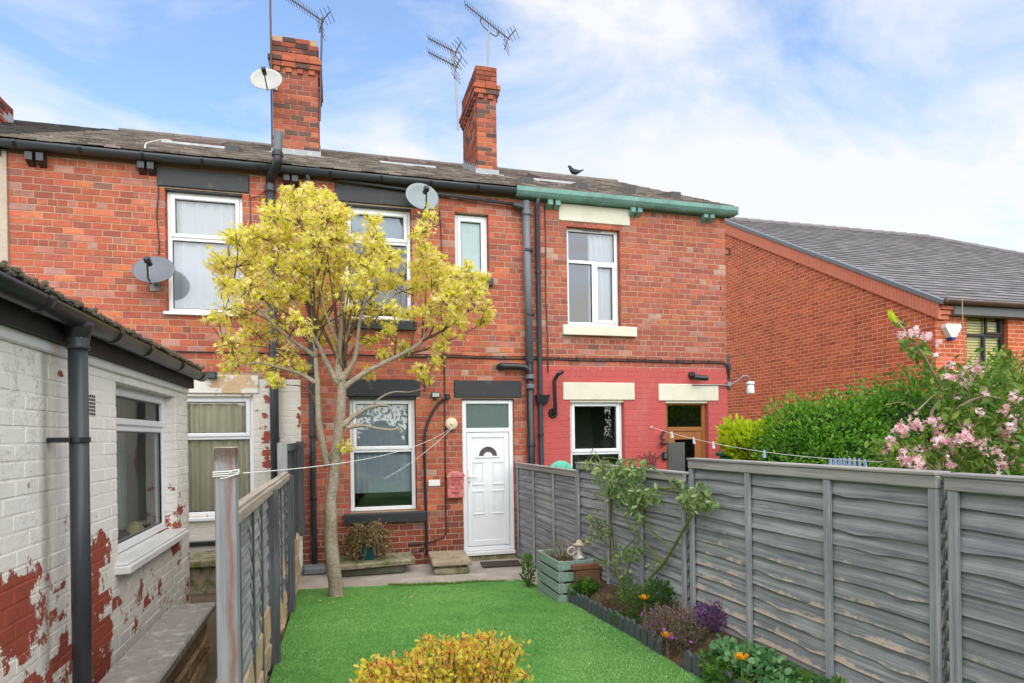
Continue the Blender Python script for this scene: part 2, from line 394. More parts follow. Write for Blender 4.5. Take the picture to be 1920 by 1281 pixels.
SOIL = mat('bed_soil', (.085, .055, .038), .95, .5, 9, .9, 35, .1, c2=(.24, .16, .10), thr=.62)
GROUNDM = mat('rough_ground', (.13, .15, .07), .95, .3, 2, .5, 10, .1)
FENCEW = wood_mat('grey_stained_fence', (.165, .17, .18), (.42, .415, .41), (.56, .43, .32), thr=.55)
FENCEPOST = wood_mat('grey_stained_post', (.22, .226, .238), (.40, .40, .40), (.40, .31, .23), axis=(40, 40, 1.6), wear=False)
OLDPOST = None
CAPW = wood_mat('weathered_capping', (.24, .23, .225), (.46, .42, .38), (.4, .32, .24), wear=False)
BAREW = wood_mat('bare_weathered_timber', (.34, .27, .21), (.52, .45, .37), (.5, .4, .3), wear=False)
DARKFENCE = wood_mat('dark_stained_fence', (.07, .074, .082), (.15, .155, .165), (.2, .2, .2), axis=(40, 40, 1.6), wear=False)
# ================================================================== ground and paving
def sheet(name, pts, mat_, kind='structure', z=None):
    m = MB(); m.add(pts, [tuple(range(len(pts)))]); o = m.build(name, mat_, fix=False); o['kind'] = kind; return o
sheet('ground', [(-300, -300, -.06), (300, -300, -.06), (300, 300, -.06), (-300, 300, -.06)], GROUNDM)
def turf_z(y):
    P = [(-20, .27), (3, .26), (4, .235), (5, .19), (6, .125), (6.9, .066), (9, .056)]
    for (a, b), (c, d) in zip(P, P[1:]):
        if y <= c: return b+(d-b)*max(0, (y-a))/(c-a)
    return .056
def patio_edge(x):
    return 7.235-.19*(x+.4)+.02*math.sin(x*5)+.012*math.sin(x*13+1)
def grid(name, xs, rows, zf, mat_, kind='structure', smooth=True):
    m = MB(); V = []; n = len(xs)
    for r_ in rows:
        for i, x in enumerate(xs):
            y = r_ if not callable(r_) else r_(x); V.append((x, y, zf(x, y)))
    Fs = [(j*n+i, j*n+i+1, (j+1)*n+i+1, (j+1)*n+i) for j in range(len(rows)-1) for i in range(n-1)]
    m.add(V, Fs); o = m.build(name, mat_, fix=False, smooth=smooth); o['kind'] = kind; return o
xs = np.linspace(-.44, 2.38, 25)
# concrete apron against the house; its front edge lies under the turf
grid('patio', xs, [6.5, 6.8, 7.1, 7.4, 7.7, 8.0, 8.24], lambda x, y: .046+.006*noise.noise(Vector((x*2, y*2, 0))) - (.02 if y < 6.7 else 0), CONCRETE)
grid('left_yard', np.linspace(-4.5, -.44, 12), list(np.linspace(-2, 8.24, 14)), lambda x, y: -.005+.02*noise.noise(Vector((x*2, y*2, 3))), YARDMAT)
grid('right_garden_ground', np.linspace(2.46, 10.9, 10), list(np.linspace(-6, 8.5, 10)), lambda x, y: .0+.02*noise.noise(Vector((x, y, 5))), GROUNDM)

t = NT('artificial_turf')
c = t.mix(t.ramp(t.noise(2.0, 6, .65), [(.35, 0), (.68, 1)]), (.10, .29, .055), (.19, .42, .095))
c = t.mix(t.ramp(t.noise(170, 4, .7), [(.3, 0), (.7, 1)]), t.mix(1.0, c, (.55, .6, .5), 'MULTIPLY'), c)
c = t.mix(t.ramp(t.noise(.8, 4, .6), [(.58, 0), (.85, .35)]), c, (.20, .36, .12))
t.bump(t.noise(220, 3, .7), .8, .012)
TURF = t.fin(c, .75, .2)
YS = [(lambda x, k=k: lerp(-4, patio_edge(x), k)) for k in np.linspace(0, 1, 40)]
grid('artificial_turf', np.linspace(-.40, 2.06, 26), YS, lambda x, y: turf_z(y)+.006*noise.noise(Vector((x*1.5, y*1.5, 1))), TURF)
# pile of the turf: uncountable short fibres
def blades(name, pts, h, wd, mat_, lean=.5, seed=1):
    rg = np.random.default_rng(seed); n = len(pts); P = np.asarray(pts)
    a = rg.uniform(0, 2*np.pi, n); hh = h*rg.uniform(.6, 1.25, n); ww = wd*rg.uniform(.7, 1.3, n)
    side = np.stack([np.cos(a), np.sin(a), np.zeros(n)], 1)*ww[:, None]*.5
    b = rg.uniform(0, 2*np.pi, n); tip = P+np.stack([np.cos(b)*hh*lean, np.sin(b)*hh*lean, hh], 1)
    V = np.concatenate([(P-side)[:, None], (P+side)[:, None], tip[:, None]], 1).reshape(-1, 3)
    me = bpy.data.meshes.new(name); me.vertices.add(3*n); me.vertices.foreach_set('co', V.ravel())
    me.loops.add(3*n); me.loops.foreach_set('vertex_index', np.arange(3*n, dtype=np.int32))
    me.polygons.add(n); me.polygons.foreach_set('loop_start', np.arange(0, 3*n, 3, dtype=np.int32))
    me.update(calc_edges=True); me.validate(); me.materials.append(mat_)
    o = bpy.data.objects.new(name, me); col.objects.link(o); return o
rg = np.random.default_rng(3)
pts = []
N = 190000
X_ = rg.uniform(-.385, 2.04, N); Y_ = 1.2+6.1*rg.uniform(0, 1, N)**1.25
for x, y in zip(X_, Y_):
    if y < patio_edge(x)-.01: pts.append((x, y, turf_z(y)+.004*noise.noise(Vector((x*1.5, y*1.5, 1)))))
t = NT('turf_fibre'); r_ = t.geo.outputs['Random Per Island']
c = t.mix(r_, (.165, .40, .105), (.225, .49, .135))
c = t.mix(t.ramp(t.noise(2.2, 6, .65), [(.34, .75), (.60, 0)]), c, (.095, .29, .06))
c = t.mix(t.ramp(t.noise(.9, 4, .6), [(.48, 0), (.72, .7)]), c, (.36, .56, .20))
TURFBLADE = t.fin(c, .6, .25)
tag(blades('turf_pile', pts, .008, .004, TURFBLADE, 1.0), 'short bright green pile of the artificial lawn', 'turf', kind='stuff')
# real grass pushing up at the concrete edge
pts = []
for i in range(5200):
    x = rg.uniform(.55, 1.95); k = noise.noise(Vector((x*4, 0, 7)))
    if k < -.25: continue
    y = patio_edge(x)+rg.normal(0, .022); pts.append((x, y, .05))
tag(blades('edge_grass', pts, .038, .006, leaf_mat('edge_grass_green', [(0, (.08, .20, .03)), (.6, (.16, .30, .05)), (1, (.32, .34, .10))]), .9, 5),
    'tufts of wild grass along the concrete edge of the lawn', 'grass', kind='stuff')

# ================================================================== brickwork
PAL = [((.475, .135, .08), 34), ((.415, .12, .08), 30), ((.355, .115, .085), 16), ((.54, .175, .09), 11), ((.45, .19, .15), 9), ((.32, .135, .11), 2.5), ((.25, .13, .115), .9), ((.52, .35, .28), 1.5), ((.46, .25, .21), 4)]
PALC = [((.47, .14, .085), 30), ((.42, .125, .085), 30), ((.37, .12, .09), 16), ((.51, .17, .09), 10), ((.46, .18, .14), 10), ((.30, .125, .105), 3), ((.50, .32, .25), 1.5), ((.45, .22, .18), 4)]
def pick(pal, rgn=random):
    s_ = sum(w_ for _, w_ in pal); k = rgn.uniform(0, s_)
    for c_, w_ in pal:
        k -= w_
        if k <= 0: break
    j = rgn.uniform(.86, 1.14); return tuple(min(1, a*j*rgn.uniform(.95, 1.05)) for a in c_)
_unit = {}
def unit_brick(m):
    if m.name in _unit: return _unit[m.name]
    bx, bz = .02, .05; V = [(0, 1, 0), (1, 1, 0), (1, 1, 1), (0, 1, 1), (0, .04, 0), (1, .04, 0), (1, .04, 1), (0, .04, 1),
                            (bx, 0, bz), (1-bx, 0, bz), (1-bx, 0, 1-bz), (bx, 0, 1-bz)]
    Fs = [(8, 9, 10, 11), (4, 5, 9, 8), (5, 6, 10, 9), (6, 7, 11, 10), (7, 4, 8, 11), (0, 1, 5, 4), (1, 2, 6, 5), (2, 3, 7, 6), (3, 0, 4, 7)]
    me = bpy.data.meshes.new('brick'); me.from_pydata(V, [], Fs); me.materials.append(m); me.update(); _unit[m.name] = (me, V, Fs); return _unit[m.name]
def cut(iv, holes):
    for h0, h1 in holes:
        o = []
        for a, b in iv:
            if h1 <= a or h0 >= b: o.append((a, b)); continue
            if h0 > a: o.append((a, h0))
            if h1 < b: o.append((h1, b))
        iv = o
    return iv
def lay(O, U, N, span, vlo, vhi, ch, bl, holes=(), kind=None, colf=None, depth=.1, proud=.004, header=6, seed=1, joint=.0085, jit=.002):
    """lay courses of brick; returns a list of (matrix, colour, kind, drawn size)"""
    rn = random.Random(seed); O = Vector(O); U = Vector(U); N = Vector(N); L = []
    n = int(math.ceil((vhi-vlo)/ch-1e-6))
    for i in range(n):
        v0 = vlo+i*ch; v1 = min(vhi, v0+ch); vm = (v0+v1)/2
        if v1-v0 < ch*.35: continue
        lo, hi = span(vm) if callable(span) else span
        if hi-lo < .03: continue
        iv = cut([(lo, hi)], [(h[0], h[1]) for h in holes if h[2] < vm < h[3]])
        head = header and i % header == header//2
        step = bl/2 if head else bl
        off = (0 if i % 2 else bl/2)+(bl*.25 if head else 0)+rn.uniform(-.015, .015)
        for a, b in iv:
            u = math.floor((a-off)/step)*step+off
            edges = []
            while u < b: edges.append(u+rn.uniform(-.006, .006)); u += step
            e = [a]+[q for q in edges if a+.05 < q < b-.05]+[b]
            for p, q in zip(e, e[1:]):
                p2 = p+(joint/2 if p > a else 0); q2 = q-(joint/2 if q < b else 0)
                k = kind(p2, q2, vm) if kind else 'brick'
                cc = colf(rn, (p2+q2)/2, vm) if colf else pick(PAL, rn)
                pr = proud+rn.uniform(-jit, jit*.7)
                c0 = O+U*p2+N*pr+Vector((0, 0, v0+joint/2))
                M = Matrix.Identity(4)
                for r__ in range(3):
                    M[r__][0] = U[r__]*(q2-p2); M[r__][1] = -N[r__]*depth; M[r__][2] = (0, 0, v1-v0-joint)[r__]; M[r__][3] = c0[r__]
                ctr = O+U*((p2+q2)/2)+Vector((0, 0, vm)); pj = proj(ctr); sz = 0
                if pj and -20 < pj[0] < 1940 and -20 < pj[1] < 1300:
                    w_ = proj(O+U*p2+Vector((0, 0, vm))); w2 = proj(O+U*q2+Vector((0, 0, vm)))
                    if w_ and w2: sz = abs(w2[0]-w_[0])*(v1-v0)*FPX/pj[2]
                L.append((M, cc, k, sz, ctr))
    return L
def set_bricks(L, parent, mats, nind=300, name='brick', hide=None):
    """the bricks that show largest become parts of their own, the rest one joined field"""
    L = sorted(L, key=lambda q: -(q[3] if not (hide and hide(q[4])) else 0))
    base = wloc(parent); T = Matrix.Translation(-base)
    rest = {}
    for i, (M, c_, k, sz, ctr) in enumerate(L):
        mo, ma = mats[k]
        if i < nind and sz > 0:
            o = bpy.data.objects.new(name, unit_brick(mo)[0]); col.objects.link(o); o.parent = parent
            o.matrix_basis = T @ M; o.color = (*c_, 1)
        else: rest.setdefault(k, []).append((M, c_))
    for k, lst in rest.items():
        ma = mats[k][1]; _, V, Fs = unit_brick(ma)
        VA = np.array([(*p, 1) for p in V]); n = len(V)
        A = np.concatenate([VA @ np.array(M).T[:, :3] for M, _ in lst])
        FF = [tuple(a+j*n for a in f) for j in range(len(lst)) for f in Fs]
        me = bpy.data.meshes.new('brick_field'); me.from_pydata(A.tolist(), [], FF); me.materials.append(ma)
        at = me.color_attributes.new('bcol', 'FLOAT_COLOR', 'POINT')
        at.data.foreach_set('color', np.repeat(np.array([(*c_, 1) for _, c_ in lst], dtype=np.float32), n, axis=0).ravel())
        me.update(); o = bpy.data.objects.new('brick_field', me); link(o, parent); o['kind'] = 'stuff'
def backing(name, parent, x0, x1, z0, z1, Y, holes, mat_, depth=.12, T=None, grow=.006):
    """the mortar sheet the bricks stand proud of, with window openings and their reveals"""
    H_ = [(a-grow, b+grow, max(z0, c_-grow), d+grow) for a, b, c_, d in holes]
    us = sorted({x0, x1, *[h[0] for h in H_], *[h[1] for h in H_]}); vs = sorted({z0, z1, *[h[2] for h in H_], *[h[3] for h in H_]})
    us = [u for u in us if x0 <= u <= x1]; vs = [v for v in vs if z0 <= v <= z1]
    m = MB()
    for a, b in zip(us, us[1:]):
        for c_, d in zip(vs, vs[1:]):
            if any(h[0] < (a+b)/2 < h[1] and h[2] < (c_+d)/2 < h[3] for h in H_): continue
            m.add([(a, Y, c_), (b, Y, c_), (b, Y, d), (a, Y, d)], [(0, 1, 2, 3)])
    for a, b, c_, d in H_:
        y1 = Y+depth
        m.add([(a, Y, c_), (a, y1, c_), (a, y1, d), (a, Y, d)], [(0, 1, 2, 3)])
        m.add([(b, Y, c_), (b, Y, d), (b, y1, d), (b, y1, c_)], [(0, 1, 2, 3)])
        m.add([(a, Y, d), (a, y1, d), (b, y1, d), (b, Y, d)], [(0, 1, 2, 3)])
        m.add([(a, Y, c_), (b, Y, c_), (b, y1, c_), (a, y1, c_)], [(0, 1, 2, 3)])
    return m.build(name, mat_, parent, M=T, fix=False)

# ================================================================== windows and doors (local: u right, y inward, z up)
def facing(Y): return Matrix.Translation((0, Y, 0))
def rect_frame(m, u0, u1, z0, z1, fw, y0, y1, b=.006, fb=None):
    fb = fb or fw
    m.box(u0, u0+fw, y0, y1, z0, z1, b); m.box(u1-fw, u1, y0, y1, z0, z1, b)
    m.box(u0+fw+.0004, u1-fw-.0004, y0+.0006, y1-.0006, z1-fw, z1, b); m.box(u0+fw+.0004, u1-fw-.0004, y0+.0006, y1-.0006, z0, z0+fb, b)
def window(parent, T, u0, u1, z0, z1, cells, frame, glass, fw=.05, set_=.075, name='window', bead=None):
    """cells: (a0,a1,b0,b1,opens) as fractions of the opening; opens adds a proud casement"""
    m = MB(); rect_frame(m, u0, u1, z0, z1, fw, set_, set_+.065)
    W, H_ = u1-u0, z1-z0
    seen = set()
    for a0, a1, b0, b1, op in cells:
        if b0 > 0.01 and ('h', b0) not in seen:
            seen.add(('h', b0)); zc = z0+b0*H_; m.box(u0+fw+.0004, u1-fw-.0004, set_+.001, set_+.064, zc-fw*.45, zc+fw*.45, .005)
        if a0 > 0.01 and ('v', a0) not in seen:
            seen.add(('v', a0)); uc = u0+a0*W; m.box(uc-fw*.45, uc+fw*.45, set_+.0015, set_+.0635, z0+b0*H_+fw, z0+b1*H_-fw*.45, .005)
    win = m.build(name, frame, parent, M=T)
    for a0, a1, b0, b1, op in cells:
        p0 = u0+a0*W+(fw if a0 < .01 else fw*.45); p1 = u0+a1*W-(fw if a1 > .99 else fw*.45)
        q0 = z0+b0*H_+(fw if b0 < .01 else fw*.45); q1 = z0+b1*H_-(fw if b1 > .99 else fw*.45)
        if op:
            m = MB(); rect_frame(m, p0-.012, p1+.012, q0-.012, q1+.012, .048, set_-.016, set_+.03, .008); m.build('casement', frame, win, M=T)
            p0 += .034; p1 -= .034; q0 += .034; q1 -= .034
        m = MB(); rect_frame(m, p0, p1, q0, q1, .009, set_+.014, set_+.026, .002); m.build('gasket', BLACKPVC, win, M=T)
        m = MB(); m.add([(p0, set_+.028, q0), (p1, set_+.028, q0), (p1, set_+.028, q1), (p0, set_+.028, q1)], [(0, 1, 2, 3)]); m.build('pane', glass, win, M=T, fix=False)
    return win
def room(parent, T, u0, u1, z0, z1, depth=1.6, y=.145, mat_=None):
    m = MB(); a, b, c_, d, y1 = u0-.25, u1+.25, z0-.3, z1+.15, y+depth
    m.add([(a, y, c_), (b, y, c_), (b, y, d), (a, y, d), (a, y1, c_), (b, y1, c_), (b, y1, d), (a, y1, d)],
          [(4, 5, 6, 7), (0, 4, 7, 3), (1, 2, 6, 5), (0, 1, 5, 4), (3, 7, 6, 2)])
    m.build('room_interior', mat_ or ROOM, parent, M=T, fix=False)
def drape(name, label, T, u0, u1, z0, z1, mat_, y=.165, folds=9, amp=.02, cat='curtain', seed=0):
    m = MB(); n = 90; V = []; rn = random.Random(seed); ph = rn.uniform(0, 6)
    for i in range(n+1):
        f = i/n; yy = y+amp*math.sin(f*folds*6.283+ph+1.5*math.sin(f*7+ph))
        V += [(lerp(u0, u1, f), yy, z0), (lerp(u0, u1, f), yy-.004, z1)]
    m.add(V, [(2*i, 2*i+2, 2*i+3, 2*i+1) for i in range(n)])
    tag(m.build(name, mat_, None, True, M=T, fix=False), label, cat)
def lintel(parent, u0, u1, z0, z1, mat_, Y=FACE, proud=.022, name='lintel', rebate=.035, o0=None, o1=None):
    m = MB(); m.box(u0, u1, Y-proud, Y+.10, z0, z1, .007)
    if o0 is not None: m.box(o0, o1, Y-proud+.03, Y+.09, z0-.035, z0+.01, .003)
    ob = m.build(name, mat_, parent)
    for v in ob.data.vertices:
        v.co += Vector((0, 1, 0))*(.003*noise.noise(v.co*7))
    return ob
def sill(parent, u0, u1, z0, z1, mat_, Y=FACE, out_=.075, name='sill'):
    m = MB(); m.add([(u0, Y-out_, z0), (u1, Y-out_, z0), (u1, Y+.09, z0), (u0, Y+.09, z0), (u0, Y-out_, z1-.02), (u1, Y-out_, z1-.02), (u1, Y+.09, z1), (u0, Y+.09, z1),
                     (u0, Y-out_+.012, z1-.006), (u1, Y-out_+.012, z1-.006)],
                    [(0, 1, 2, 3), (0, 4, 5, 1), (4, 8, 9, 5), (8, 7, 6, 9), (0, 3, 7, 8, 4), (1, 5, 9, 6, 2), (2, 6, 7, 3)])
    return m.build(name, mat_, parent)

# ================================================================== the three terraced houses
TOPZ, COURSE, BL = 4.93, .0768, .194
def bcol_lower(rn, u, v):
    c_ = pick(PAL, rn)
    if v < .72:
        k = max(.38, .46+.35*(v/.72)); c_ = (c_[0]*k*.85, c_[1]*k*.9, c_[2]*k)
    return c_
HOLES = {
 'a': [(-1.875, -1.035, 3.20, 4.64), (-1.80, -.945, .78, 2.235)],
 'b': [(.14, .985, 3.20, 4.63), (1.555, 2.01, 3.80, 4.64), (.175, 1.01, .755, 2.21), (1.615, 2.325, .10, 2.185)],
 'c': [(3.12, 3.92, 3.22, 4.59), (3.135, 3.95, .80, 2.18), (4.605, 5.305, .10, 2.17)]}
LINT = {'a': [(-1.955, -.955, 4.66, 4.875), (-1.86, -.88, 2.245, 2.46)],
        'b': [(.04, 1.06, 4.655, 4.87), (.13, 1.065, 2.215, 2.435), (1.515, 2.432, 2.205, 2.43)],
        'c': [(3.005, 4.073, 4.645, 4.90), (3.03, 4.11, 2.175, 2.418), (4.49, 5.472, 2.165, 2.41)]}
BR = {'brick': (MB_OBJ, MB_ATT), 'white': (WHITEPAINT_H, WHITEPAINT_H), 'red': (REDPAINT, REDPAINT)}
XA, XB, XC, XD = -3.43, -.40, 2.57, 5.63
house_a = root('terraced_house', (-1.9, FACE, 0), 'red brick terraced house with white painted flaking ground floor and black gutter', 'house')
house_b = root('terraced_house', (1.1, FACE, 0), 'middle red brick terraced house with white front door and black lintels', 'house')
house_c = root('terraced_house', (4.1, FACE, 0), 'end terraced house with cream lintels, green gutter and red painted ground floor', 'house')
def hidden_a(p): return p[0] < -1.68 and p[2] < 2.5
for hs_, key, x0, x1, seed in ((house_a, 'a', XA, XB, 11), (house_b, 'b', XB, XC, 12), (house_c, 'c', XC, XD, 13)):
    holes = HOLES[key]; blocks = holes+LINT[key]
    backing('mortar_bed', hs_, x0, x1, -.05, TOPZ, FACE, holes, MORTAR)
    def kind(p, q, v, key=key):
        if key == 'a' and v < 2.43: return 'white'
        if key == 'c' and v < 2.62: return 'red'
        return 'brick'
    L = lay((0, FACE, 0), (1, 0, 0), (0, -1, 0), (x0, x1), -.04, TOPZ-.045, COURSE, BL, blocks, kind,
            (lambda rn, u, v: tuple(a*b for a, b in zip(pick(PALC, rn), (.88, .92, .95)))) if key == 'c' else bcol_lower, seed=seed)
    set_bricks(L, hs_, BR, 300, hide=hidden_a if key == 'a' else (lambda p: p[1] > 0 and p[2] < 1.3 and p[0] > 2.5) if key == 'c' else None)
    # painted joints
    if key in 'ac':
        zt = 2.42 if key == 'a' else 2.60
        m = MB(); us = sorted({x0, x1, *[h[0]-.006 for h in holes], *[h[1]+.006 for h in holes]}); vs = sorted({-.04, zt, *[h[2]-.006 for h in holes if h[2] < zt], *[h[3]+.006 for h in holes if h[3] < zt]})
        for a, b in zip(us, us[1:]):
            for c_, d in zip(vs, vs[1:]):
                if d <= zt and not any(h[0]-.006 < (a+b)/2 < h[1]+.006 and h[2]-.006 < (c_+d)/2 < h[3]+.006 for h in holes):
                    m.add([(a, FACE-.0012, c_), (b, FACE-.0012, c_), (b, FACE-.0012, d), (a, FACE-.0012, d)], [(0, 1, 2, 3)])
        m.build('painted_joints', BR['white' if key == 'a' else 'red'][0], hs_, fix=False)
    m = MB(); m.box(x0+.002, x1-.002, FACE-.014, FACE+.08, TOPZ-.042, TOPZ+.02, .004); m.build('wall_plate', TIMBER, hs_)
    m = MB(); y1 = 15.9      # rear and party walls close the shell
    m.box(x0+.01, x1-.01, FACE+1.9, y1, -.05, TOPZ-.05); m.build('rear_shell', MORTAR, hs_)
# gable end of the end house
m = MB(); m.add([(XD, FACE, -.05), (XD, 15.9, -.05), (XD, 15.9, TOPZ), (XD, 12.05, TOPZ+1.95), (XD, FACE, TOPZ)], [(0, 1, 2, 3, 4)]); m.build('gable_wall', MORTAR, house_c, fix=False)
Lg = lay((XD, FACE, 0), (0, 1, 0), (1, 0, 0), (0.0, 3.0), -.04, TOPZ-.05, COURSE, BL, seed=19)
set_bricks(Lg, house_c, BR, 0)

F_ = facing(FACE)
# lintels and sills
for (key, hs_, mt) in (('a', house_a, LINTELBLACK), ('b', house_b, LINTELBLACK), ('c', house_c, LINTELCREAM)):
    for i, (a, b, c_, d) in enumerate(LINT[key]):
        if key == 'a' and i == 1: continue
        op = min(HOLES[key], key=lambda h: abs(h[3]-c_)+abs((h[0]+h[1])/2-(a+b)/2))
        lintel(hs_, a, b, c_, d, mt, o0=op[0]+.004, o1=op[1]-.004)
FLAKYLINTEL = flake_mat('peeling_lintel_paint', (.78, .74, .67), (.60, .43, .26), amount=.60, spots=[((-1.15, 8.15, 2.35), (.45, .4, .22), .3)])
lintel(house_a, *LINT['a'][1], FLAKYLINTEL, o0=-1.80, o1=-.95)
sill(house_b, .10, 1.03, 3.065, 3.19, LINTELBLACK); sill(house_b, .095, 1.115, .615, .745, LINTELBLACK); sill(house_b, 1.52, 2.05, 3.69, 3.79, LINTELBLACK)
sill(house_c, 3.027, 4.13, 3.07, 3.21, LINTELCREAM); sill(house_c, 3.06, 4.03, .66, .79, LINTELCREAM)
m = MB(); m.box(-1.90, -1.01, FACE-.05, FACE+.09, 3.16, 3.196, .006); m.build('sill', UPVC, house_a)
m = MB(); m.box(-1.83, -.92, FACE-.05, FACE+.09, .735, .776, .006); m.build('sill', UPVC, house_a)
# windows
def W(h, key, i, cells, frame, glass, **k): return window(h, F_, *[HOLES[key][i][0]+.004, HOLES[key][i][1]-.004, HOLES[key][i][2]+.002, HOLES[key][i][3]-.004], cells, frame, glass, **k)
W(house_a, 'a', 0, [(0, 1, 0, .615, 0), (0, 1, .615, 1, 1)], UPVC, GLASS)
W(house_a, 'a', 1, [(0, 1, 0, .645, 0), (0, 1, .645, 1, 1)], UPVC, GLASS)
W(house_b, 'b', 0, [(0, 1, 0, .70, 0), (0, 1, .70, 1, 1)], UPVC, GLASSD)
W(house_b, 'b', 1, [(0, 1, 0, 1, 1)], UPVC, FROSTP)
W(house_b, 'b', 2, [(0, 1, 0, .53, 0), (0, 1, .53, 1, 1)], UPVC, GLASS)
wc = W(house_c, 'c', 0, [(0, .53, 0, .655, 0), (.53, 1, 0, .655, 1), (0, 1, .655, 1, 0)], UPVC, GLASS)
wd = W(house_c, 'c', 1, [(0, 1, 0, .46, 0), (0, 1, .46, 1, 1)], UPVC, GLASSD)
for w_, u, z in ((wc, 3.52, 4.562), (wd, 3.53, 2.135)):
    m = MB(); m.box(u-.14, u+.14, .055, .082, z-.011, z+.011, .004); m.build('trickle_vent', METAL if w_ is wc else WHITEPL, w_, M=F_)
for hs_, key in ((house_a, 'a'), (house_b, 'b'), (house_c, 'c')):
    for h in HOLES[key]: room(hs_, F_, *h)
drape('net_curtain', 'white net curtain behind the upper window of the flaking painted house', F_, -1.90, -1.0, 3.15, 4.62, NET, folds=7, amp=.012, seed=1)
drape('curtain', 'cream and olive curtain in the ground floor window beside the outhouse', F_, -1.75, -.98, .80, 2.22, CURTAIN, folds=6, amp=.03, seed=2)
drape('net_curtain', 'white net curtain gathered in the right half of cream lintel upper window', F_, 3.50, 3.98, 3.2, 4.56, NET, folds=7, amp=.014, seed=3)
drape('net_curtain', 'sliver of white curtain at the left edge of cream lintel upper window', F_, 3.05, 3.20, 3.2, 4.56, NET, folds=2, amp=.012, seed=4)
drape('blind_and_reflection', 'pale grey blue blind behind the ground window of the middle house', F_, .15, 1.03, .98, 2.19, BLINDREFL, folds=11, amp=.006, cat='blind', seed=5)  # added sheet that gives the pane the pale tone of a reflection
drape('blind_and_reflection', 'pale roller blind at the top of the black lintel upper window', F_, .12, 1.0, 4.24, 4.62, BLINDREFL, folds=1, amp=.002, cat='blind', seed=6)
# front door of the middle house
u0, u1, z0, z1 = 1.619, 2.321, .165, 2.181
fr = MB(); rect_frame(fr, u0, u1, z0, z1, .058, .03, .10, .006); fr.box(u0+.0584, u1-.0584, .031, .099, 1.745, 1.80, .005)
door = fr.build('door_frame', UPVC, house_b, M=F_)
m = MB(); m.box(u0+.006, u1-.006, -.045, .12, .115, .163, .006); m.build('threshold', UPVCOLD, door, M=F_)
m = MB(); m.add([(u0+.058, .06, 1.80), (u1-.058, .06, 1.80), (u1-.058, .06, z1-.058), (u0+.058, .06, z1-.058)], [(0, 1, 2, 3)]); m.build('pane', FROST, door, M=F_, fix=False)
m = MB(); m.box(u0-.09, u1+.09, FACE-.02, FACE+.08, .0, .098, .01); m.build('door_step', STONEMOSS, house_b)
leaf = MB(); l0, l1, b0, b1 = u0+.062, u1-.062, .228, 1.74
leaf.box(l0, l1, .05, .092, b0, b1, .003)
rect_frame(leaf, l0+.002, l1-.002, b0+.002, b1-.002, .066, .036, .0505, .008, .075)
dl = leaf.build('door_leaf', UPVC, house_b, M=F_)
for uu in (l0+.155, l1-.155):
    for (c_, d) in ((1.055, 1.345), (.66, .955)):
        m = MB(); rect_frame(m, uu-.072, uu+.072, c_, d, .016, .040, .0505, .006); m.box(uu-.083, uu+.083, .036, .0505, d-.006, d+.014, .005); m.box(uu-.083, uu+.083, .036, .0505, c_-.014, c_+.006, .005)
        m.box(uu-.045, uu+.045, .0445, .0505, c_+.03, d-.03, .005); m.build('raised_panel', UPVC, dl, M=F_)
cxm, czm = (l0+l1)/2, 1.425
m = MB(); n = 22
for (ra, rb, ya) in ((.125, .158, .036),):
    for i in range(n):
        a0, a1 = math.pi*i/n, math.pi*(i+1)/n
        P = [(cxm+ra*math.cos(a0), czm+ra*math.sin(a0)), (cxm+rb*math.cos(a0), czm+rb*math.sin(a0)), (cxm+rb*math.cos(a1), czm+rb*math.sin(a1)), (cxm+ra*math.cos(a1), czm+ra*math.sin(a1))]
        m.prism(P, ya, .0505)
for i in range(n):
    a0, a1 = math.pi*i/n, math.pi*(i+1)/n
    m.prism([(cxm, czm-.012), (cxm+.06*math.cos(a0), czm+.052*math.sin(a0)), (cxm+.06*math.cos(a1), czm+.052*math.sin(a1))], .037, .0505)
m.box(cxm-.172, cxm+.172, .034, .0505, czm-.026, czm-.004, .006)
m.build('arch_moulding', UPVC, dl, M=F_)
m = MB(); m.add([(cxm, .0478, czm)]+[(cxm+.125*math.cos(math.pi*i/n), .0478, czm+.125*math.sin(math.pi*i/n)) for i in range(n+1)], [(0, i+1, i+2) for i in range(n)])
m.build('fan_light', mat('leaded_dark_glass', (.10, .09, .085), .12, .6, 18, .1, 60, .6), dl, M=F_, fix=False)
m = MB(); m.box(l0+.012, l0+.038, .027, .0505, 1.02, 1.26, .006); m.tube([(l0+.025, .03, 1.155), (l0+.025, .0, 1.155), (l0+.04, -.008, 1.155), (l0+.13, -.008, 1.153)], .009, 8); m.build('handle', WHITEPL, dl, M=F_, smooth=False)
m = MB(); m.box(l0+.018, l0+.032, .024, .03, 1.075, 1.095, .003); m.build('key_hole', BLACKPVC, dl, M=F_)
# brown door of the end house
BROWN = mat('brown_woodgrain', (.30, .11, .03), .45, .25, 4, .15, 40, .4)
u0, u1, z0, z1 = 4.609, 5.301, .12, 2.166
fr = MB(); rect_frame(fr, u0, u1, z0, z1, .062, .06, .12, .006); fr.box(u0+.0624, u1-.0624, .061, .119, 1.72, 1.785, .005)
dc = fr.build('door_frame', BROWN, house_c, M=F_)
m = MB(); m.add([(u0+.06, .09, 1.785), (u1-.06, .09, 1.785), (u1-.06, .09, z1-.06), (u0+.06, .09, z1-.06)], [(0, 1, 2, 3)]); m.build('pane', GLASSD, dc, M=F_, fix=False)
leaf = MB(); rect_frame(leaf, u0+.066, u1-.066, .19, 1.716, .115, .065, .11, .006); leaf.box(u0+.185, u1-.185, .072, .108, .31, .72, .004); leaf.box(u0+.1815, u1-.1815, .066, .109, .72, .80, .004)
dl2 = leaf.build('door_leaf', BROWN, house_c, M=F_)
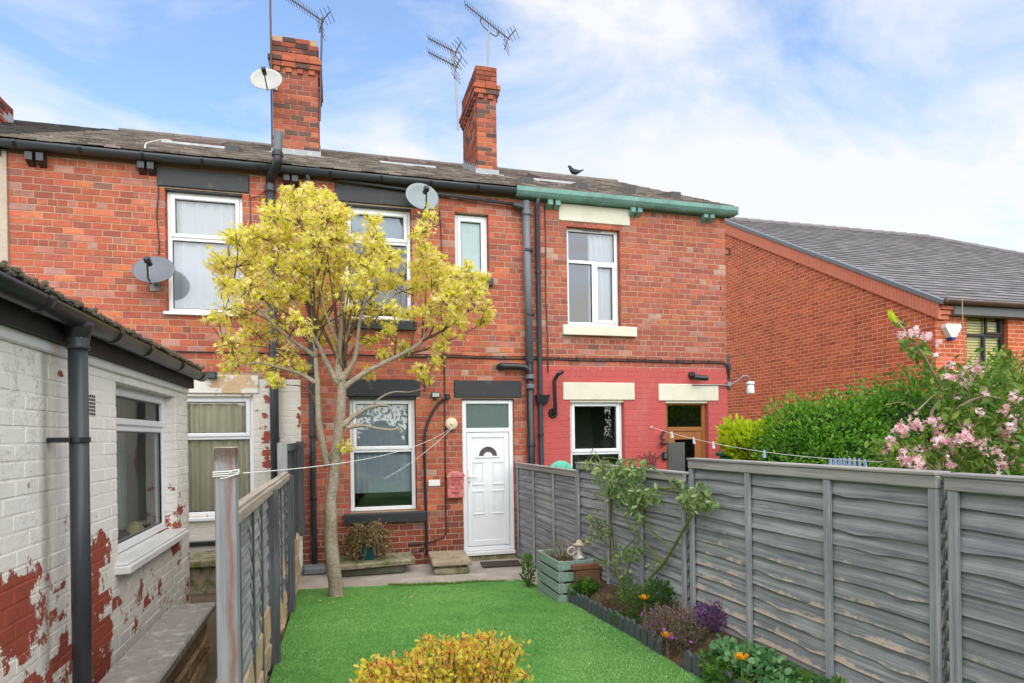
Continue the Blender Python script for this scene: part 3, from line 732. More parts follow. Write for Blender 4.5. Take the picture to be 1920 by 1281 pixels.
m = MB(); m.add([(u0+.18, .088, .80), (u1-.18, .088, .80), (u1-.18, .088, 1.605), (u0+.18, .088, 1.605)], [(0, 1, 2, 3)]); m.build('pane', GLASSD, dl2, M=F_, fix=False)
m = MB(); m.box(u0+.05, u0+.33, .048, .062, .9, 1.56, .003); m.build('screen_panel', mat('grey_mesh_screen', (.10, .105, .10), .7, .15, 8, .3, 150, .2), dl2, M=F_)
m = MB(); m.box(u1-.20, u1-.09, .04, .064, 1.245, 1.285, .004); m.build('letter_plate', WHITEPL, dl2, M=F_)

# ================================================================== roof, gutters, chimneys
EY, EZ, RT, RY = 8.03, 4.985, .481, 12.05
def roof_z(y): return EZ+(y-EY)*RT
def tiles(name, parent, x0, x1, y0, y1, zf, slope, tw, tl, th, mat_, seed=0, stag=.5, verge=0.0, hip=None, jit=.004):
    """rows of lapped tiles; T is built in world space on a slope that rises towards +Y"""
    rn = random.Random(seed); m = MB(); nr = int((y1-y0)/tl); an = math.atan(slope); V = m
    for r__ in range(nr+1):
        ya = y0+r__*tl; yb = min(y1+.02, ya+tl*1.35)
        xa, xb = (x0, x1) if hip is None else (x0, hip(ya))
        u = xa+(tw*stag if r__ % 2 else 0)-tw; xb2 = xb+rn.uniform(-verge, verge)
        while u < xb2:
            a, b = max(xa, u+.002), min(xb2, u+tw-.002); u += tw
            if b-a < .03: continue
            d = rn.uniform(-jit, jit); dz = rn.uniform(0, jit)+.003; lift = th
            za, zb = zf(ya+d), zf(yb)
            V.add([(a, ya+d, za+dz), (b, ya+d, za+dz+rn.uniform(-.002, .002)), (b, yb, zb), (a, yb, zb),
                   (a, ya+d, za+dz+lift), (b, ya+d, za+dz+lift), (b, yb, zb+.002), (a, yb, zb+.002)],
                  [(0, 1, 5, 4), (4, 5, 6, 7), (0, 4, 7, 3), (1, 2, 6, 5)])
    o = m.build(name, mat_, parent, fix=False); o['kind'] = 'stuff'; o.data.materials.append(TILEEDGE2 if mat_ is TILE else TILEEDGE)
    o.data.polygons.foreach_set('material_index', [1 if i % 4 == 0 else 0 for i in range(len(o.data.polygons))]); return o  # front lips take the painted row shade
for hs_, x0, x1, sd_, vg in ((house_a, XA, -.30, 1, 0), (house_b, -.30, 2.50, 2, 0), (house_c, 2.50, 5.70, 3, .03)):
    m = MB(); m.add([(x0, EY+.02, roof_z(EY+.02)-.01), (x1, EY+.02, roof_z(EY+.02)-.01), (x1, RY, roof_z(RY)-.01), (x0, RY, roof_z(RY)-.01), (x0, 16, EZ), (x1, 16, EZ),
                     (x0, EY+.02, roof_z(EY+.02)-.06), (x1, EY+.02, roof_z(EY+.02)-.06), (x1, RY, roof_z(RY)-.06), (x0, RY, roof_z(RY)-.06)],
                    [(0, 1, 2, 3), (3, 2, 5, 4), (6, 9, 8, 7), (0, 6, 7, 1), (1, 7, 8, 2), (0, 3, 9, 6)])
    rf = m.build('roof', mat('roof_deck_'+str(sd_), (.06, .05, .045), .9, .2), hs_, fix=False)
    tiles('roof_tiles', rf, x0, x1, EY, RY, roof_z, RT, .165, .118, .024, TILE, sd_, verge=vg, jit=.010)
    u = x0
    k = 0
    while u < x1-.1:
        L_ = min(.42, x1-u); m = MB(); m.tube([(u+.004, RY, roof_z(RY)-.05), (u+L_-.004, RY, roof_z(RY)-.05+.004*math.sin(k))], .105, 12); m.build('ridge_tile', TILE, rf); u += L_; k += 1
# gutters
def halfpipe(m, x0, x1, y, z, r, th=.005, seg=12):
    V = []
    for x in (x0, x1):
        for rr in (r, r-th):
            for k in range(seg+1):
                a = math.pi*k/seg; V.append((x, y+rr*math.cos(a), z-rr*math.sin(a)))
    n = seg+1; Fs = []
    for k in range(seg):
        Fs += [(k, k+1, 2*n+k+1, 2*n+k), (n+k+1, n+k, 3*n+k, 3*n+k+1)]
        Fs += [(k, n+k, n+k+1, k+1), (2*n+k, 2*n+k+1, 3*n+k+1, 3*n+k)]
    Fs += [(0, 2*n, 3*n, n), (n-1, 2*n-1, 4*n-1, 3*n-1)]
    m.add(V, Fs); return m
GY, GZ = 8.075, 4.962
for hs_, x0, x1 in ((house_a, -4.2, -.30), (house_b, -.298, 2.36)):
    m = halfpipe(MB(), x0, x1, GY, GZ, .066); g = m.build('gutter', DARKGREYPVC, hs_, True)
    u = x0+.28
    while u < x1:
        m = MB(); halfpipe(m, u-.018, u+.018, GY, GZ+.004, .071, .004); m.box(u-.012, u+.012, GY+.05, FACE-.016, GZ-.02, GZ+.012, .002); m.build('gutter_bracket', BLACKPVC, g); u += .62
m = MB(); P = [(-.07, .035), (-.062, -.02), (-.03, -.055), (.0, -.075), (.075, -.075), (.075, .02), (.066, .02), (.066, -.066), (.0, -.066), (-.028, -.045), (-.055, -.015), (-.062, .035)]
m.prism([(GY+a, GZ+b) for a, b in P], 2.36, 5.735, 'x'); m.box(5.72, 5.74, GY-.065, GY+.07, GZ-.072, GZ+.03, .003)
gg = m.build('gutter', GREENPAINT, house_c)
m = MB(); m.box(2.45, 5.70, GY+.0765, FACE-.0145, GZ-.085, GZ+.01, .003); m.build('fascia_board', DKGREEN, house_c)
for x in (3.0, 3.62, 4.24, 4.86, 5.45):
    m = MB(); m.prism([(GY+a*1.03-.001, GZ+b*1.03-.002) for a, b in P], x-.03, x+.03, 'x'); m.build('gutter_joint', GREENPAINT, gg)
def corbels(hs_, pxs, mat_, low):
    for px, py in pxs:
        p = onY(px, py, 8.08); m = MB(); x, z = p.x, p.z
        m.add([(x-.035, 8.09, z-.04), (x+.035, 8.09, z-.04), (x+.035, 8.09, z+.045), (x-.035, 8.09, z+.045),
               (x-.035, FACE-.004, z-.085), (x+.035, FACE-.004, z-.085), (x+.035, FACE-.004, z+.045), (x-.035, FACE-.004, z+.045)],
              [(0, 1, 2, 3), (4, 7, 6, 5), (0, 4, 5, 1), (3, 2, 6, 7), (0, 3, 7, 4), (1, 5, 6, 2)]); m.build('corbel', mat_, hs_)
corbels(house_a, [(52, 291), (73, 293), (263, 307), (281, 309)], BLACKPVC, 0)
corbels(house_b, [(537, 331), (553, 333)], BLACKPVC, 0)
corbels(house_c, [(1033, 377), (1047, 378), (1189, 391), (1201, 392), (1325, 402), (1337, 403)], GREENPAINT, 0)
# roof lights and vents
def rooflight(hs_, x, y, wd_=.62, ln_=.75):
    an = math.atan(RT); T = Matrix.Translation((x, y, roof_z(y)+.02)) @ Matrix.Rotation(an, 4, 'X')
    m = MB(); m.box(0, wd_, 0, .06, 0, .07, .006); m.box(0, wd_, ln_-.06, ln_, 0, .075, .006); m.box(0, .06, .0605, ln_-.0605, 0, .07, .006); m.box(wd_-.06, wd_, .0605, ln_-.0605, 0, .07, .006)
    fr_ = m.build('roof_light', mat('brown_flashing_%d' % int(x*10+50), (.16, .11, .10), .5, .2), hs_, M=T)
    m = MB(); m.box(.055, wd_-.055, .055, ln_-.055, .045, .055); m.build('pane', glass_mat('roof_glass_%d' % int(x*10+50), (.8, .85, .9), 2.5), fr_, M=T)
    m = MB(); m.add([(-.12, -.18, .005), (wd_+.12, -.18, .005), (wd_+.14, .0, .03), (-.14, 0, .03)], [(0, 1, 2, 3)]); m.build('apron', LEAD, fr_, M=T, fix=False)
for hs_, px, py in ((house_a, 325, 272), (house_b, 728, 309), (house_c, 1012, 341)):
    # the foot of the roof light lies where this line of sight meets the roof plane
    d = ray(px, py); t_ = (EZ-EY*RT-CAMZ)/(d[2]-d[1]*RT); rooflight(hs_, d[0]*t_, min(11.0, max(9.2, d[1]*t_)))
def on_roof(px, py):
    d = ray(px, py); t_ = (EZ-EY*RT-CAMZ)/(d[2]-d[1]*RT); return Vector((d[0]*t_, d[1]*t_, CAMZ+d[2]*t_))
for hs_, px, py in ((house_a, 433, 288), (house_c, 1000, 352), (house_c, 1092, 358), (house_c, 1183, 367), (house_c, 1268, 375)):
    p = on_roof(px, py); x, y = p.x, min(max(p.y, 8.4), 9.3); z = roof_z(y)
    m = MB(); m.add([(x-.10, y, z), (x+.09, y, z), (x+.08, y, z+.125), (x-.06, y, z+.125), (x-.13, y+.45, roof_z(y+.45)+.02), (x+.12, y+.45, roof_z(y+.45)+.02)],
                    [(3, 2, 5, 4), (0, 3, 4), (1, 5, 2), (0, 1, 2, 3)]); v_ = m.build('roof_vent', TILE, hs_, fix=False)
    m = MB(); m.add([(x-.085, y-.003, z+.005), (x+.078, y-.003, z+.005), (x+.068, y-.003, z+.112), (x-.05, y-.003, z+.112)], [(0, 1, 2, 3)]); m.build('vent_grille', BLACKPVC, v_, fix=False)

CP = [((.42, .125, .075), 30), ((.33, .10, .07), 22), ((.25, .09, .07), 14), ((.48, .17, .09), 12), ((.16, .09, .08), 9), ((.12, .075, .07), 5)]
def chimney(parent, x0, x1, y0, y1, zt, name='chimney', seed=5, ragged=False):
    zb = roof_z(y0)-.15; cz = zt-.52
    m = MB(); m.box(x0+.006, x1-.006, y0+.006, y1-.006, zb, zt-.03); ch = m.build(name, MORTAR, parent)
    L = []
    def face(O, U, N, ln_, va, vb, grow, sd_, hd=0):
        return lay((0, 0, 0), U, N, (O.dot(Vector(U)), O.dot(Vector(U))+ln_), va, vb, COURSE, BL, colf=lambda rn, u, v: tuple(a*(.72 if v > zt-.3 else 1) for a in pick(CP, rn)), depth=.06, proud=grow, seed=sd_, header=hd)
    def ring(va, vb, g, sd_, hd=0):
        out_ = []
        a0, a1, b0, b1 = x0-g, x1+g, y0-g, y1+g
        for U, N, start, ln_, off in (((1, 0, 0), (0, -1, 0), a0, a1-a0, (0, b0, 0)), ((0, -1, 0), (-1, 0, 0), -b1+.0605, b1-b0-.121, (a0, 0, 0)), ((0, 1, 0), (1, 0, 0), b0+.0605, b1-b0-.121, (a1, 0, 0)), ((-1, 0, 0), (0, 1, 0), -a1, a1-a0, (0, b1, 0))):
            out_ += lay(off, U, N, (start, start+ln_), va, vb, COURSE, BL, colf=lambda rn, u, v: tuple(a*(.7 if v > zt-.30 else 1) for a in pick(CP, rn)), depth=.06, proud=0.0, seed=sd_, header=hd, jit=.003)
            sd_ += 7
        return out_
    c_ = COURSE
    k1 = zb+c_*int((cz-zb)/c_)
    L += ring(zb, k1, 0, seed)
    # dentil course, two oversailing courses, then the plain head
    rn = random.Random(seed)
    for U, N, a, b, off in (((1, 0, 0), (0, -1, 0), x0, x1, (0, y0-.03, 0)), ((0, -1, 0), (-1, 0, 0), -y1, -y0, (x0-.03, 0, 0)), ((0, 1, 0), (1, 0, 0), y0, y1, (x1+.03, 0, 0))):
        u = a+.02
        while u < b-.05:
            L += lay(off, U, N, (u, min(b, u+.085)), k1, k1+c_, c_, .5, colf=lambda r2, u_, v: pick(CP, r2), depth=.09, proud=0, seed=int(u*97)); u += .165
    L += ring(k1, k1+c_, .0, seed+1)
    L += ring(k1+c_, k1+2*c_, .045, seed+2); L += ring(k1+2*c_, k1+3*c_, .06, seed+3)
    L += ring(k1+3*c_, k1+(7 if not ragged else 6)*c_, .012, seed+4)
    if ragged: L += [q for i, q in enumerate(ring(k1+6*c_, k1+7*c_, .012, seed+5)) if i % 3]
    m = MB(); m.box(x0-.03, x1+.03, y0-.03, y1+.03, k1+c_+.004, k1+3*c_-.004); m.box(x0+.004, x1-.004, y0+.004, y1-.004, k1+3*c_-.004, k1+5.7*c_, .02); m.build('corbel_core', MORTAR, ch)
    set_bricks(L, ch, BR, 260)
    m = MB(); zf = roof_z(y0)
    m.box(x0-.03, x1+.03, y0-.008, y0-.004, zf-.02, zf+.10); m.box(x0-.06, x1+.08, y0-.13, y0-.004, zf-.05, zf-.02, .004)
    for xx in (x0-.014, x1+.010):
        for k in range(7):
            ya = y0+k*(y1-y0)/7; m.box(xx, xx+.004, ya, ya+(y1-y0)/7-.002, roof_z(ya)-.05, roof_z(ya)+.17)
    m.build('flashing', LEAD, ch)
    return ch
CH1 = (-.822, -.175, 10.0, 11.0, 7.74); CH2 = (2.285, 2.61, 10.0, 11.15, 7.735)
chimney(house_a, *CH1, seed=5, ragged=True)
chimney(house_b, *CH2, seed=25)
# the rendered neighbour beyond the first house and its chimney
house_r = root('rendered_house', (-5.2, FACE, 0), 'beige pebbledash rendered house adjoining the brick terrace, mostly out of view', 'house')
m = MB(); m.box(-8, XA-.003, FACE-.03, 15.9, -.05, TOPZ-.02); m.build('rendered_wall', RENDER, house_r)
m = MB(); m.box(-8, XA-.05, FACE-.06, FACE-.031, TOPZ-.10, TOPZ+.0, .004); m.build('fascia_board', BLACKPVC, house_r)
m = MB(); m.add([(-8, EY, EZ), (XA-.004, EY, EZ), (XA-.004, RY, roof_z(RY)), (-8, RY, roof_z(RY)), (-8, 16, EZ), (XA-.004, 16, EZ)], [(0, 1, 2, 3), (3, 2, 5, 4)]); rf = m.build('roof', TILE, house_r, fix=False)
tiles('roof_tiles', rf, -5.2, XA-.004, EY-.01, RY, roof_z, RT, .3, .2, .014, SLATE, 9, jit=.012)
chimney(house_r, -5.25, -4.62, 10.2, 11.2, 6.72, seed=45)
# ================================================================== pipes and cables on the facade
def wallpt(px, py, off): return onY(px, py, FACE-off)
def pipe(name, pts, r, mat_, parent, seg=14, smoothn=0):
    m = MB(); m.tube(smooth_path(pts, smoothn) if smoothn else pts, r, seg); return m.build(name, mat_, parent, True)
def collar(o, p, r, mat_, h=.05, axis='z'):
    m = MB(); m.lathe([(r*.9, -h/2), (r*1.22, -h/2), (r*1.26, -h*.3), (r*1.16, 0), (r*1.26, h*.3), (r*1.22, h/2), (r*.9, h/2)], 14, p); return m.build('collar', mat_, o, True)
def clip(o, p, r, mat_, side=-1):
    m = MB(); m.lathe([(r*1.0, -.012), (r*1.12, -.012), (r*1.12, .012), (r*1.0, .012)], 14, p); m.box(p[0]+side*r, p[0]+side*(r+.045), FACE-.06 if p[1] > 5 else p[1]-.02, FACE-.005 if p[1] > 5 else p[1]+.02, p[2]-.012, p[2]+.012, .002); return m.build('pipe_clip', mat_, o)
# soil stack between first and second house with its offset past the eaves
R1 = .052; o_ = .075
a = wallpt(507, 345, o_); b = wallpt(517, 895, o_)
xa = a.x; top = onY(526, 300, 7.93); tz = onY(527, 250, 7.95).z
sp_ = pipe('soil_pipe', [(b.x, FACE-o_, .0), (xa, FACE-o_, a.z-.02)], R1, DARKGREYPVC, house_a)
e1 = [(xa, FACE-o_, a.z-.03), (xa, FACE-o_, a.z+.02), (xa+.02, 8.06, a.z+.08), (xa+.075, 7.97, a.z+.14), (xa+.10, 7.93, a.z+.21), (xa+.10, 7.93, a.z+.32)]
pipe('swan_neck', e1, R1*1.05, BLACKPVC, sp_, 14, 5)
m = MB(); m.tube([(xa+.10, 7.93, a.z+.28), (xa+.115, 7.935, tz)], R1, 14, cap=False); m.build('vent_stack', GREYPVC, sp_, True)
collar(sp_, (xa, FACE-o_, a.z-.06), R1, DARKGREYPVC, .08); collar(sp_, (xa+.1, 7.93, a.z+.28), R1, BLACKPVC, .05); collar(sp_, (lerp(xa, b.x, .5), FACE-o_, 2.6), R1, DARKGREYPVC)
# rainwater pipe of the middle house
a = wallpt(578, 340, .05); b = wallpt(590, 1062, .05)
dp = pipe('downpipe', [(b.x, FACE-.05, .10), (b.x-.005, FACE-.05, 1.6), (a.x+.01, FACE-.05, a.z-.06), (a.x, FACE-.06, a.z), (a.x-.005, GY, GZ-.03)], .034, DARKGREYPVC, house_b)
for z in (.95, 1.72, 2.5, 4.72): collar(dp, (lerp(b.x, a.x, z/4.9), FACE-.05, z), .034, BLACKPVC, .045)
m = MB(); m.box(-.02, .02, -.03, .03, 0, .02)
STONEGREY = mat('grey_painted_block', (.16, .175, .20), .8, .25, 8, .6, 25, .2)
g = tag(MB().box(b.x-.14, b.x+.14, FACE-.24, FACE-.01, .04, .15, .03).build('gully_block', STONEGREY), 'grey painted concrete block at the foot of the black rainwater pipe', 'concrete block')
for v in g.data.vertices: v.co += Vector((noise.noise(v.co*9), noise.noise(v.co*9+Vector((5, 0, 0))), 0))*.012
# soil stack and rainwater pipe between the middle and the end house
a = wallpt(986, 378, .085); k = wallpt(993, 680, .085); b = wallpt(997, 868, .085)
sp2 = pipe('soil_pipe', [(k.x, FACE-.085, k.z), (a.x, FACE-.085, a.z)], .052, GREYPVC, house_b)
pipe('soil_pipe_base', [(b.x, FACE-.085, 0), (k.x, FACE-.085, k.z+.01)], .050, BLACKPVC, sp2)
for px, py, mt in ((987, 400, GREYPVC), (990, 470, BLACKPVC), (993, 590, BLACKPVC), (994, 707, GREYPVC), (994, 725, GREYPVC), (996, 835, BLACKPVC)):
    p = wallpt(px, py, .085); collar(sp2, p, .052, mt, .06 if mt is GREYPVC else .035)
q = wallpt(968, 386, .085)
pipe('waste_elbow', [(q.x-.05, FACE-.085, q.z+.01), (q.x+.02, FACE-.085, q.z), (a.x-.02, FACE-.085, q.z-.03), (a.x, FACE-.085, q.z-.11)], .040, DARKGREYPVC, sp2, 12, 5)
q0 = wallpt(622, 336, .06); q1 = wallpt(968, 385, .06)
pipe('waste_pipe', [(q0.x, FACE+.05, q0.z+.01), (q0.x+.04, FACE-.03, q0.z), (q0.x+.10, FACE-.06, q0.z-.005), (q1.x, FACE-.075, q1.z)], .021, DARKGREYPVC, house_b, 10)
q = wallpt(940, 687, .09)
wb = pipe('waste_branch', [(q.x, FACE+.03, q.z), (q.x, FACE-.06, q.z), (q.x+.06, FACE-.10, q.z), (k.x-.13, FACE-.10, q.z-.005), (k.x-.04, FACE-.095, q.z-.03), (k.x, FACE-.09, q.z-.12)], .046, BLACKPVC, sp2, 14, 5)
a = wallpt(1007, 380, .05); b = wallpt(1015, 870, .05)
dp2 = pipe('downpipe', [(b.x, FACE-.05, 0), (b.x, FACE-.05, 1.4), (a.x, FACE-.05, a.z-.03), (a.x, 8.10, GZ-.06)], .034, DARKGREYPVC, house_c)
p = wallpt(1016, 749, .05); m = MB(); m.add([(p.x-.09, FACE-.12, p.z+.06), (p.x+.10, FACE-.12, p.z+.06), (p.x+.10, FACE-.008, p.z+.06), (p.x-.09, FACE-.008, p.z+.06), (p.x-.07, FACE-.10, p.z-.06), (p.x+.06, FACE-.10, p.z-.06), (p.x+.06, FACE-.008, p.z-.06), (p.x-.07, FACE-.008, p.z-.06)],
    [(0, 1, 2, 3), (4, 7, 6, 5), (0, 4, 5, 1), (1, 5, 6, 2), (2, 6, 7, 3), (3, 7, 4, 0)]); m.build('hopper', BLACKPVC, dp2)
for z in (1.7, 3.9): collar(dp2, (lerp(b.x, a.x, z/4.9), FACE-.05, z), .034, BLACKPVC, .04)
# flue
p0, p1, p2 = wallpt(1038, 775, .04), wallpt(1039, 715, .1), wallpt(1052, 698, .14)
fl = pipe('boiler_flue', [(p0.x, FACE+.02, p0.z), (p0.x, FACE-.09, p0.z), (p0.x+.005, FACE-.10, p0.z+.05), (p1.x, FACE-.1, p1.z), (p1.x+.04, FACE-.13, p1.z+.085), (p2.x, FACE-.2, p2.z)], .027, BLACKPVC, house_c, 12)
m = MB(); m.tube([(p0.x, FACE-.012, p0.z), (p0.x, FACE-.04, p0.z)], [.07, .055], 16); m.build('flue_plate', BLACKPVC, fl)
# cables
def cable(pts, r=.006, parent=None, sm=0): return pipe('cable', pts, r, CABLE, parent, 6, sm)
for kx, (dz, r_) in enumerate(((0, .009), (.028, .006))):
    pts = []
    for i in range(61):
        f = i/60; x = lerp(-1.9, 5.58, f); pts.append((x, FACE-.018, 2.735-.015*f+dz+.004*math.sin(x*5+kx)))
    if kx == 0: pts = [(-1.93, FACE-.018, 2.60), (-1.925, FACE-.018, 2.70)]+pts+[(5.62, FACE-.02, 2.66), (5.66, FACE-.02, 2.5)]
    else: pts = pts[20:]+[(5.63, FACE-.022, 2.70), (5.675, FACE-.02, 2.56)]
    cable(pts, r_, house_b)
x = .9
while x < 5.5:
    m = MB(); m.box(x-.012, x+.012, FACE-.03, FACE-.008, 2.72, 2.765, .003); m.build('cable_clip', BLACKPVC, house_b); x += .26
def vcable(px0, py0, px1, py1, parent, r=.006, wob=.01):
    a, b = wallpt(px0, py0, .015), wallpt(px1, py1, .015); cable([(lerp(a.x, b.x, f)+wob*math.sin(f*9), FACE-.016, lerp(a.z, b.z, f)) for f in np.linspace(0, 1, 14)], r, parent)
vcable(295, 325, 297, 478, house_a, .006); vcable(468, 365, 470, 650, house_a, .004); vcable(824, 395, 832, 700, house_b, .006, .015); vcable(1021, 385, 1027, 700, house_c, .007, .006)
vcable(793, 690, 795, 735, house_b, .006)
cable([wallpt(x, y, .018) for x, y in ((833, 640), (834, 760), (835, 860), (836, 960), (837, 995), (830, 1008), (815, 1014), (790, 1020), (765, 1022))], .0075, house_b, 4)
conduit = pipe('conduit', [wallpt(x, y, .035) for x, y in ((838, 743), (824, 756), (810, 775), (800, 800), (796, 830), (797, 900), (799, 970), (800, 1040))], .017, BLACKPVC, house_b, 10, 5)
cable([wallpt(x, y, .03) for x, y in ((468, 372), (490, 365), (505, 345), (520, 310), (520, 300))], .005, house_a, 4)
cable([wallpt(x, y, .02) for x, y in ((762, 1037), (780, 1036), (795, 1028), (800, 1012))], .006, house_b, 4)
# white TV cable trailing over the first roof
m = MB(); m.tube(smooth_path([on_roof(x, y)+Vector((0, 0, .03)) for x, y in ((272, 283), (274, 274), (285, 270), (305, 266), (322, 268))], 5), .007, 6)
m.build('roof_cable', ROPE, house_a, True)

# ================================================================== satellite dishes and aerials
DISHG = mat('grey_dish_metal', (.135, .145, .165), .45, .12, 4, .05, 20, .4); DISHP = mat('pale_dish_metal', (.22, .265, .275), .5, .12, 4, .05, 20, .4); DISHW = mat('dirty_white_dish', (.40, .39, .37), .5, .1, 4, .05, 20, .4)
def dish(label, c, wd_, ht, tilt, yaw, mat_, wall, roll=0):
    r = root('satellite_dish', c, label, 'satellite dish')
    T = Matrix.Translation(c) @ Matrix.Rotation(yaw, 4, 'Z') @ Matrix.Rotation(-tilt, 4, 'X') @ Matrix.Rotation(roll, 4, 'Y')
    m = MB(); seg, rings = 32, 6; V = []
    for sd_ in (0, 1):
        V.append((0, .05+.006*sd_, 0))
        for i in range(1, rings+1):
            f = i/rings
            for k in range(seg):
                an = 2*math.pi*k/seg; V.append((wd_/2*f*math.cos(an), .05*(1-f*f)+.006*sd_, ht/2*f*math.sin(an)))
    n = 1+rings*seg; Fs = []
    for sd_ in (0, 1):
        b = sd_*n
        for k in range(seg):
            q = (b, b+1+k, b+1+(k+1) % seg); Fs.append(q if sd_ else q[::-1])
            for i in range(rings-1):
                q = (b+1+i*seg+k, b+1+(i+1)*seg+k, b+1+(i+1)*seg+(k+1) % seg, b+1+i*seg+(k+1) % seg); Fs.append(q if sd_ else q[::-1])
    e = 1+(rings-1)*seg
    Fs += [(e+k, e+(k+1) % seg, n+e+(k+1) % seg, n+e+k) for k in range(seg)]
    m.add(V, Fs); m.build('reflector', mat_, r, True, M=T)
    m = MB(); arm = [(0, .05, -ht*.42), (0, -.05, -ht*.45), (0, -.17, -ht*.16)]; m.tube(arm, .010, 6); m.build('feed_arm', BLACKPVC, r, M=T)
    m = MB(); m.box(-.03, .03, -.22, -.15, -ht*.18, -ht*.04, .008); m.tube([(0, -.15, -ht*.10), (0, -.11, -ht*.08)], [.026, .032], 10); m.build('receiver', BLACKPVC, r, M=T)
    m = MB(); bp = T @ Vector((0, .07, 0)); w_ = Vector(wall); m.tube([bp, (bp.x+(w_.x-bp.x)*.3, bp.y+.05, bp.z-.05), w_], .014, 8); m.box(w_.x-.05, w_.x+.05, w_.y-.012, w_.y-.0045, w_.z-.07, w_.z+.07, .002); m.build('bracket', METAL, r)
    return r
dish('dark grey satellite dish beside the left upper window', onY(288, 505, 7.93), .44, .40, R(30), R(-4), DISHG, (-1.99, FACE-.0045, 3.50), R(5))
dish('pale grey green satellite dish under the eaves beside the black lintel', onY(792, 368, 7.90), .42, .40, R(20), R(6), DISHP, (1.16, FACE-.0045, 4.52), R(-6))
dish('off white satellite dish fixed to the tall chimney', onY(499, 148, 9.62), .44, .40, R(20), R(-6), DISHW, (-.80, 9.995, 6.95), R(-8))
def aerial(label, mast, booms, elements=10, el=.2, skirt=True, hook=False, seed=0):
    r = root('television_aerial', mast[0], label, 'aerial')
    m = MB(); m.tube(mast, .014, 8); m.build('mast', METAL if seed % 2 else DARKMETAL, r)
    for tip, tail in booms:
        tip, tail = Vector(tip), Vector(tail); d = (tail-tip).normalized(); side = d.cross(Vector((0, 0, 1))).normalized(); up = side.cross(d).normalized()
        m = MB(); m.tube([tip, tail+d*.08], .011, 6); bo = m.build('boom', DARKMETAL, r)
        cross = (side*.75+up*.66).normalized()
        for i in range(elements):
            c_ = tip+(tail-tip)*(i/(elements-.2)); m = MB(); m.tube([c_-cross*el*.5, c_+cross*el*.5], .0045, 5); m.build('element', DARKMETAL, bo)
        if skirt:
            for k in (-1, 1):
                for j in range(3):
                    c_ = tail+d*(.04+.02*j)+up*k*(.05+.05*j)+d*.03*j; m = MB(); m.tube([c_-side*.12-up*.05, c_+side*.12+up*.05], .0045, 5); m.build('reflector_rod', DARKMETAL, bo)
            m = MB(); m.tube([tail+up*.17+d*.1, tail+d*.04, tail-up*.17+d*.1], .008, 5); m.build('reflector_frame', DARKMETAL, bo)
        if hook:
            a_, b_ = lerp(tip, tail, .42), lerp(tip, tail, .82); m = MB(); m.tube(smooth_path([a_, a_-up*.07+d*.02, lerp(a_, b_, .5)-up*.10, b_-up*.09, b_], 5), .009, 6); m.build('cradle', DARKMETAL, bo)
    return r
mp_ = onY(858, 185, 9.96); mt_ = onY(852, 92, 9.96)
aerial('twin boom television aerial on the near mast of the slim chimney', [(mp_.x, 9.96, mp_.z-.5), mt_], [(onY(803, 72, 10.6), onY(852, 97, 9.96)), (onY(803, 98, 10.6), onY(853, 124, 9.96))], 10, .16, seed=1)
b_ = onY(913, 122, 10.4); b2 = onY(917, 58, 10.4)
aerial('single long television aerial on a short pole on top of the slim chimney', [(b_.x, 10.4, b_.z-.25), b2], [(onY(872, 8, 10.9), onY(950, 70, 10.15))], 16, .17, hook=True, seed=3)
b_ = onY(602, 190, 9.96); b2 = onY(604, 33, 9.96)
aerial('television aerial on the right hand mast of the tall broad chimney', [(-.155, 9.96, b_.z-.3), (b2.x, 9.96, b2.z)], [(onY(520, -18, 10.5), onY(601, 37, 9.96))], 16, .15, seed=2)
b_ = onY(511, 165, 9.9); b2 = onY(506, -60, 9.9)
r = root('aerial_mast', (b_.x, 9.93, b_.z-.3), 'bare rusty mast strapped to the left side of the tall broad chimney', 'aerial mast')
m = MB(); m.tube([(b_.x-.02, 9.95, b_.z-.85), b2], .014, 8); m.build('mast', DARKMETAL, r)
for z in (b_.z-.7, b_.z+.2):
    m = MB(); m.box(b_.x-.03, -.815, 9.94, 9.99, z-.02, z+.02, .003); m.build('strap', DARKMETAL, r)

# ================================================================== small fittings on the walls
p = wallpt(852, 905, 0); x, z = p.x, p.z
PINKRED = mat('sun faded red metal'.replace(' ', '_'), (.52, .12, .115), .5, .15, 14, .3, 60, .4, c2=(.62, .30, .29), thr=.56)
post = root('letter_box', (x, FACE, z-.17), 'faded red metal letter box with arched lid beside the white front door', 'letter box')
hw, zb, zt = .108, onY(850, 934, FACE-.1).z, onY(850, 893, FACE-.1).z
zc = onY(852, 885, FACE-.1).z
m = MB(); arch = [(x-hw, zb), (x+hw, zb), (x+hw, zt)]+[(x+hw*math.cos(a), zt+(zc-zt)*math.sin(a)) for a in np.linspace(.1, math.pi-.1, 12)]+[(x-hw, zt)]
m.prism(arch, FACE-.10, FACE-.006); m.build('box_body', PINKRED, post)
m = MB(); arch2 = [(x-hw*1.1, zt-.012), (x+hw*1.1, zt-.012)]+[(x+hw*1.1*math.cos(a), zt-.005+(zc-zt+.018)*math.sin(a)) for a in np.linspace(0, math.pi, 14)]
m.prism(arch2, FACE-.118, FACE-.101); m.build('lid', PINKRED, post)
m = MB(); rect_frame(m, x-hw+.012, x+hw-.012, zb+.13, zt-.035, .012, FACE-.108, FACE-.1005, .002); m.box(x-hw+.01, x+hw-.01, FACE-.107, FACE-.1005, zb+.005, zb+.02, .002); m.build('front_moulding', PINKRED, post)
m = MB(); m.tube([(x-.06, FACE-.104, zb+.075), (x, FACE-.106, zb+.062), (x+.06, FACE-.104, zb+.075)], .005, 6); m.build('key_plate', DARKMETAL, post)
DARKRED = mat('dark_red_print', (.26, .035, .035), .5, .1, 5, 0)
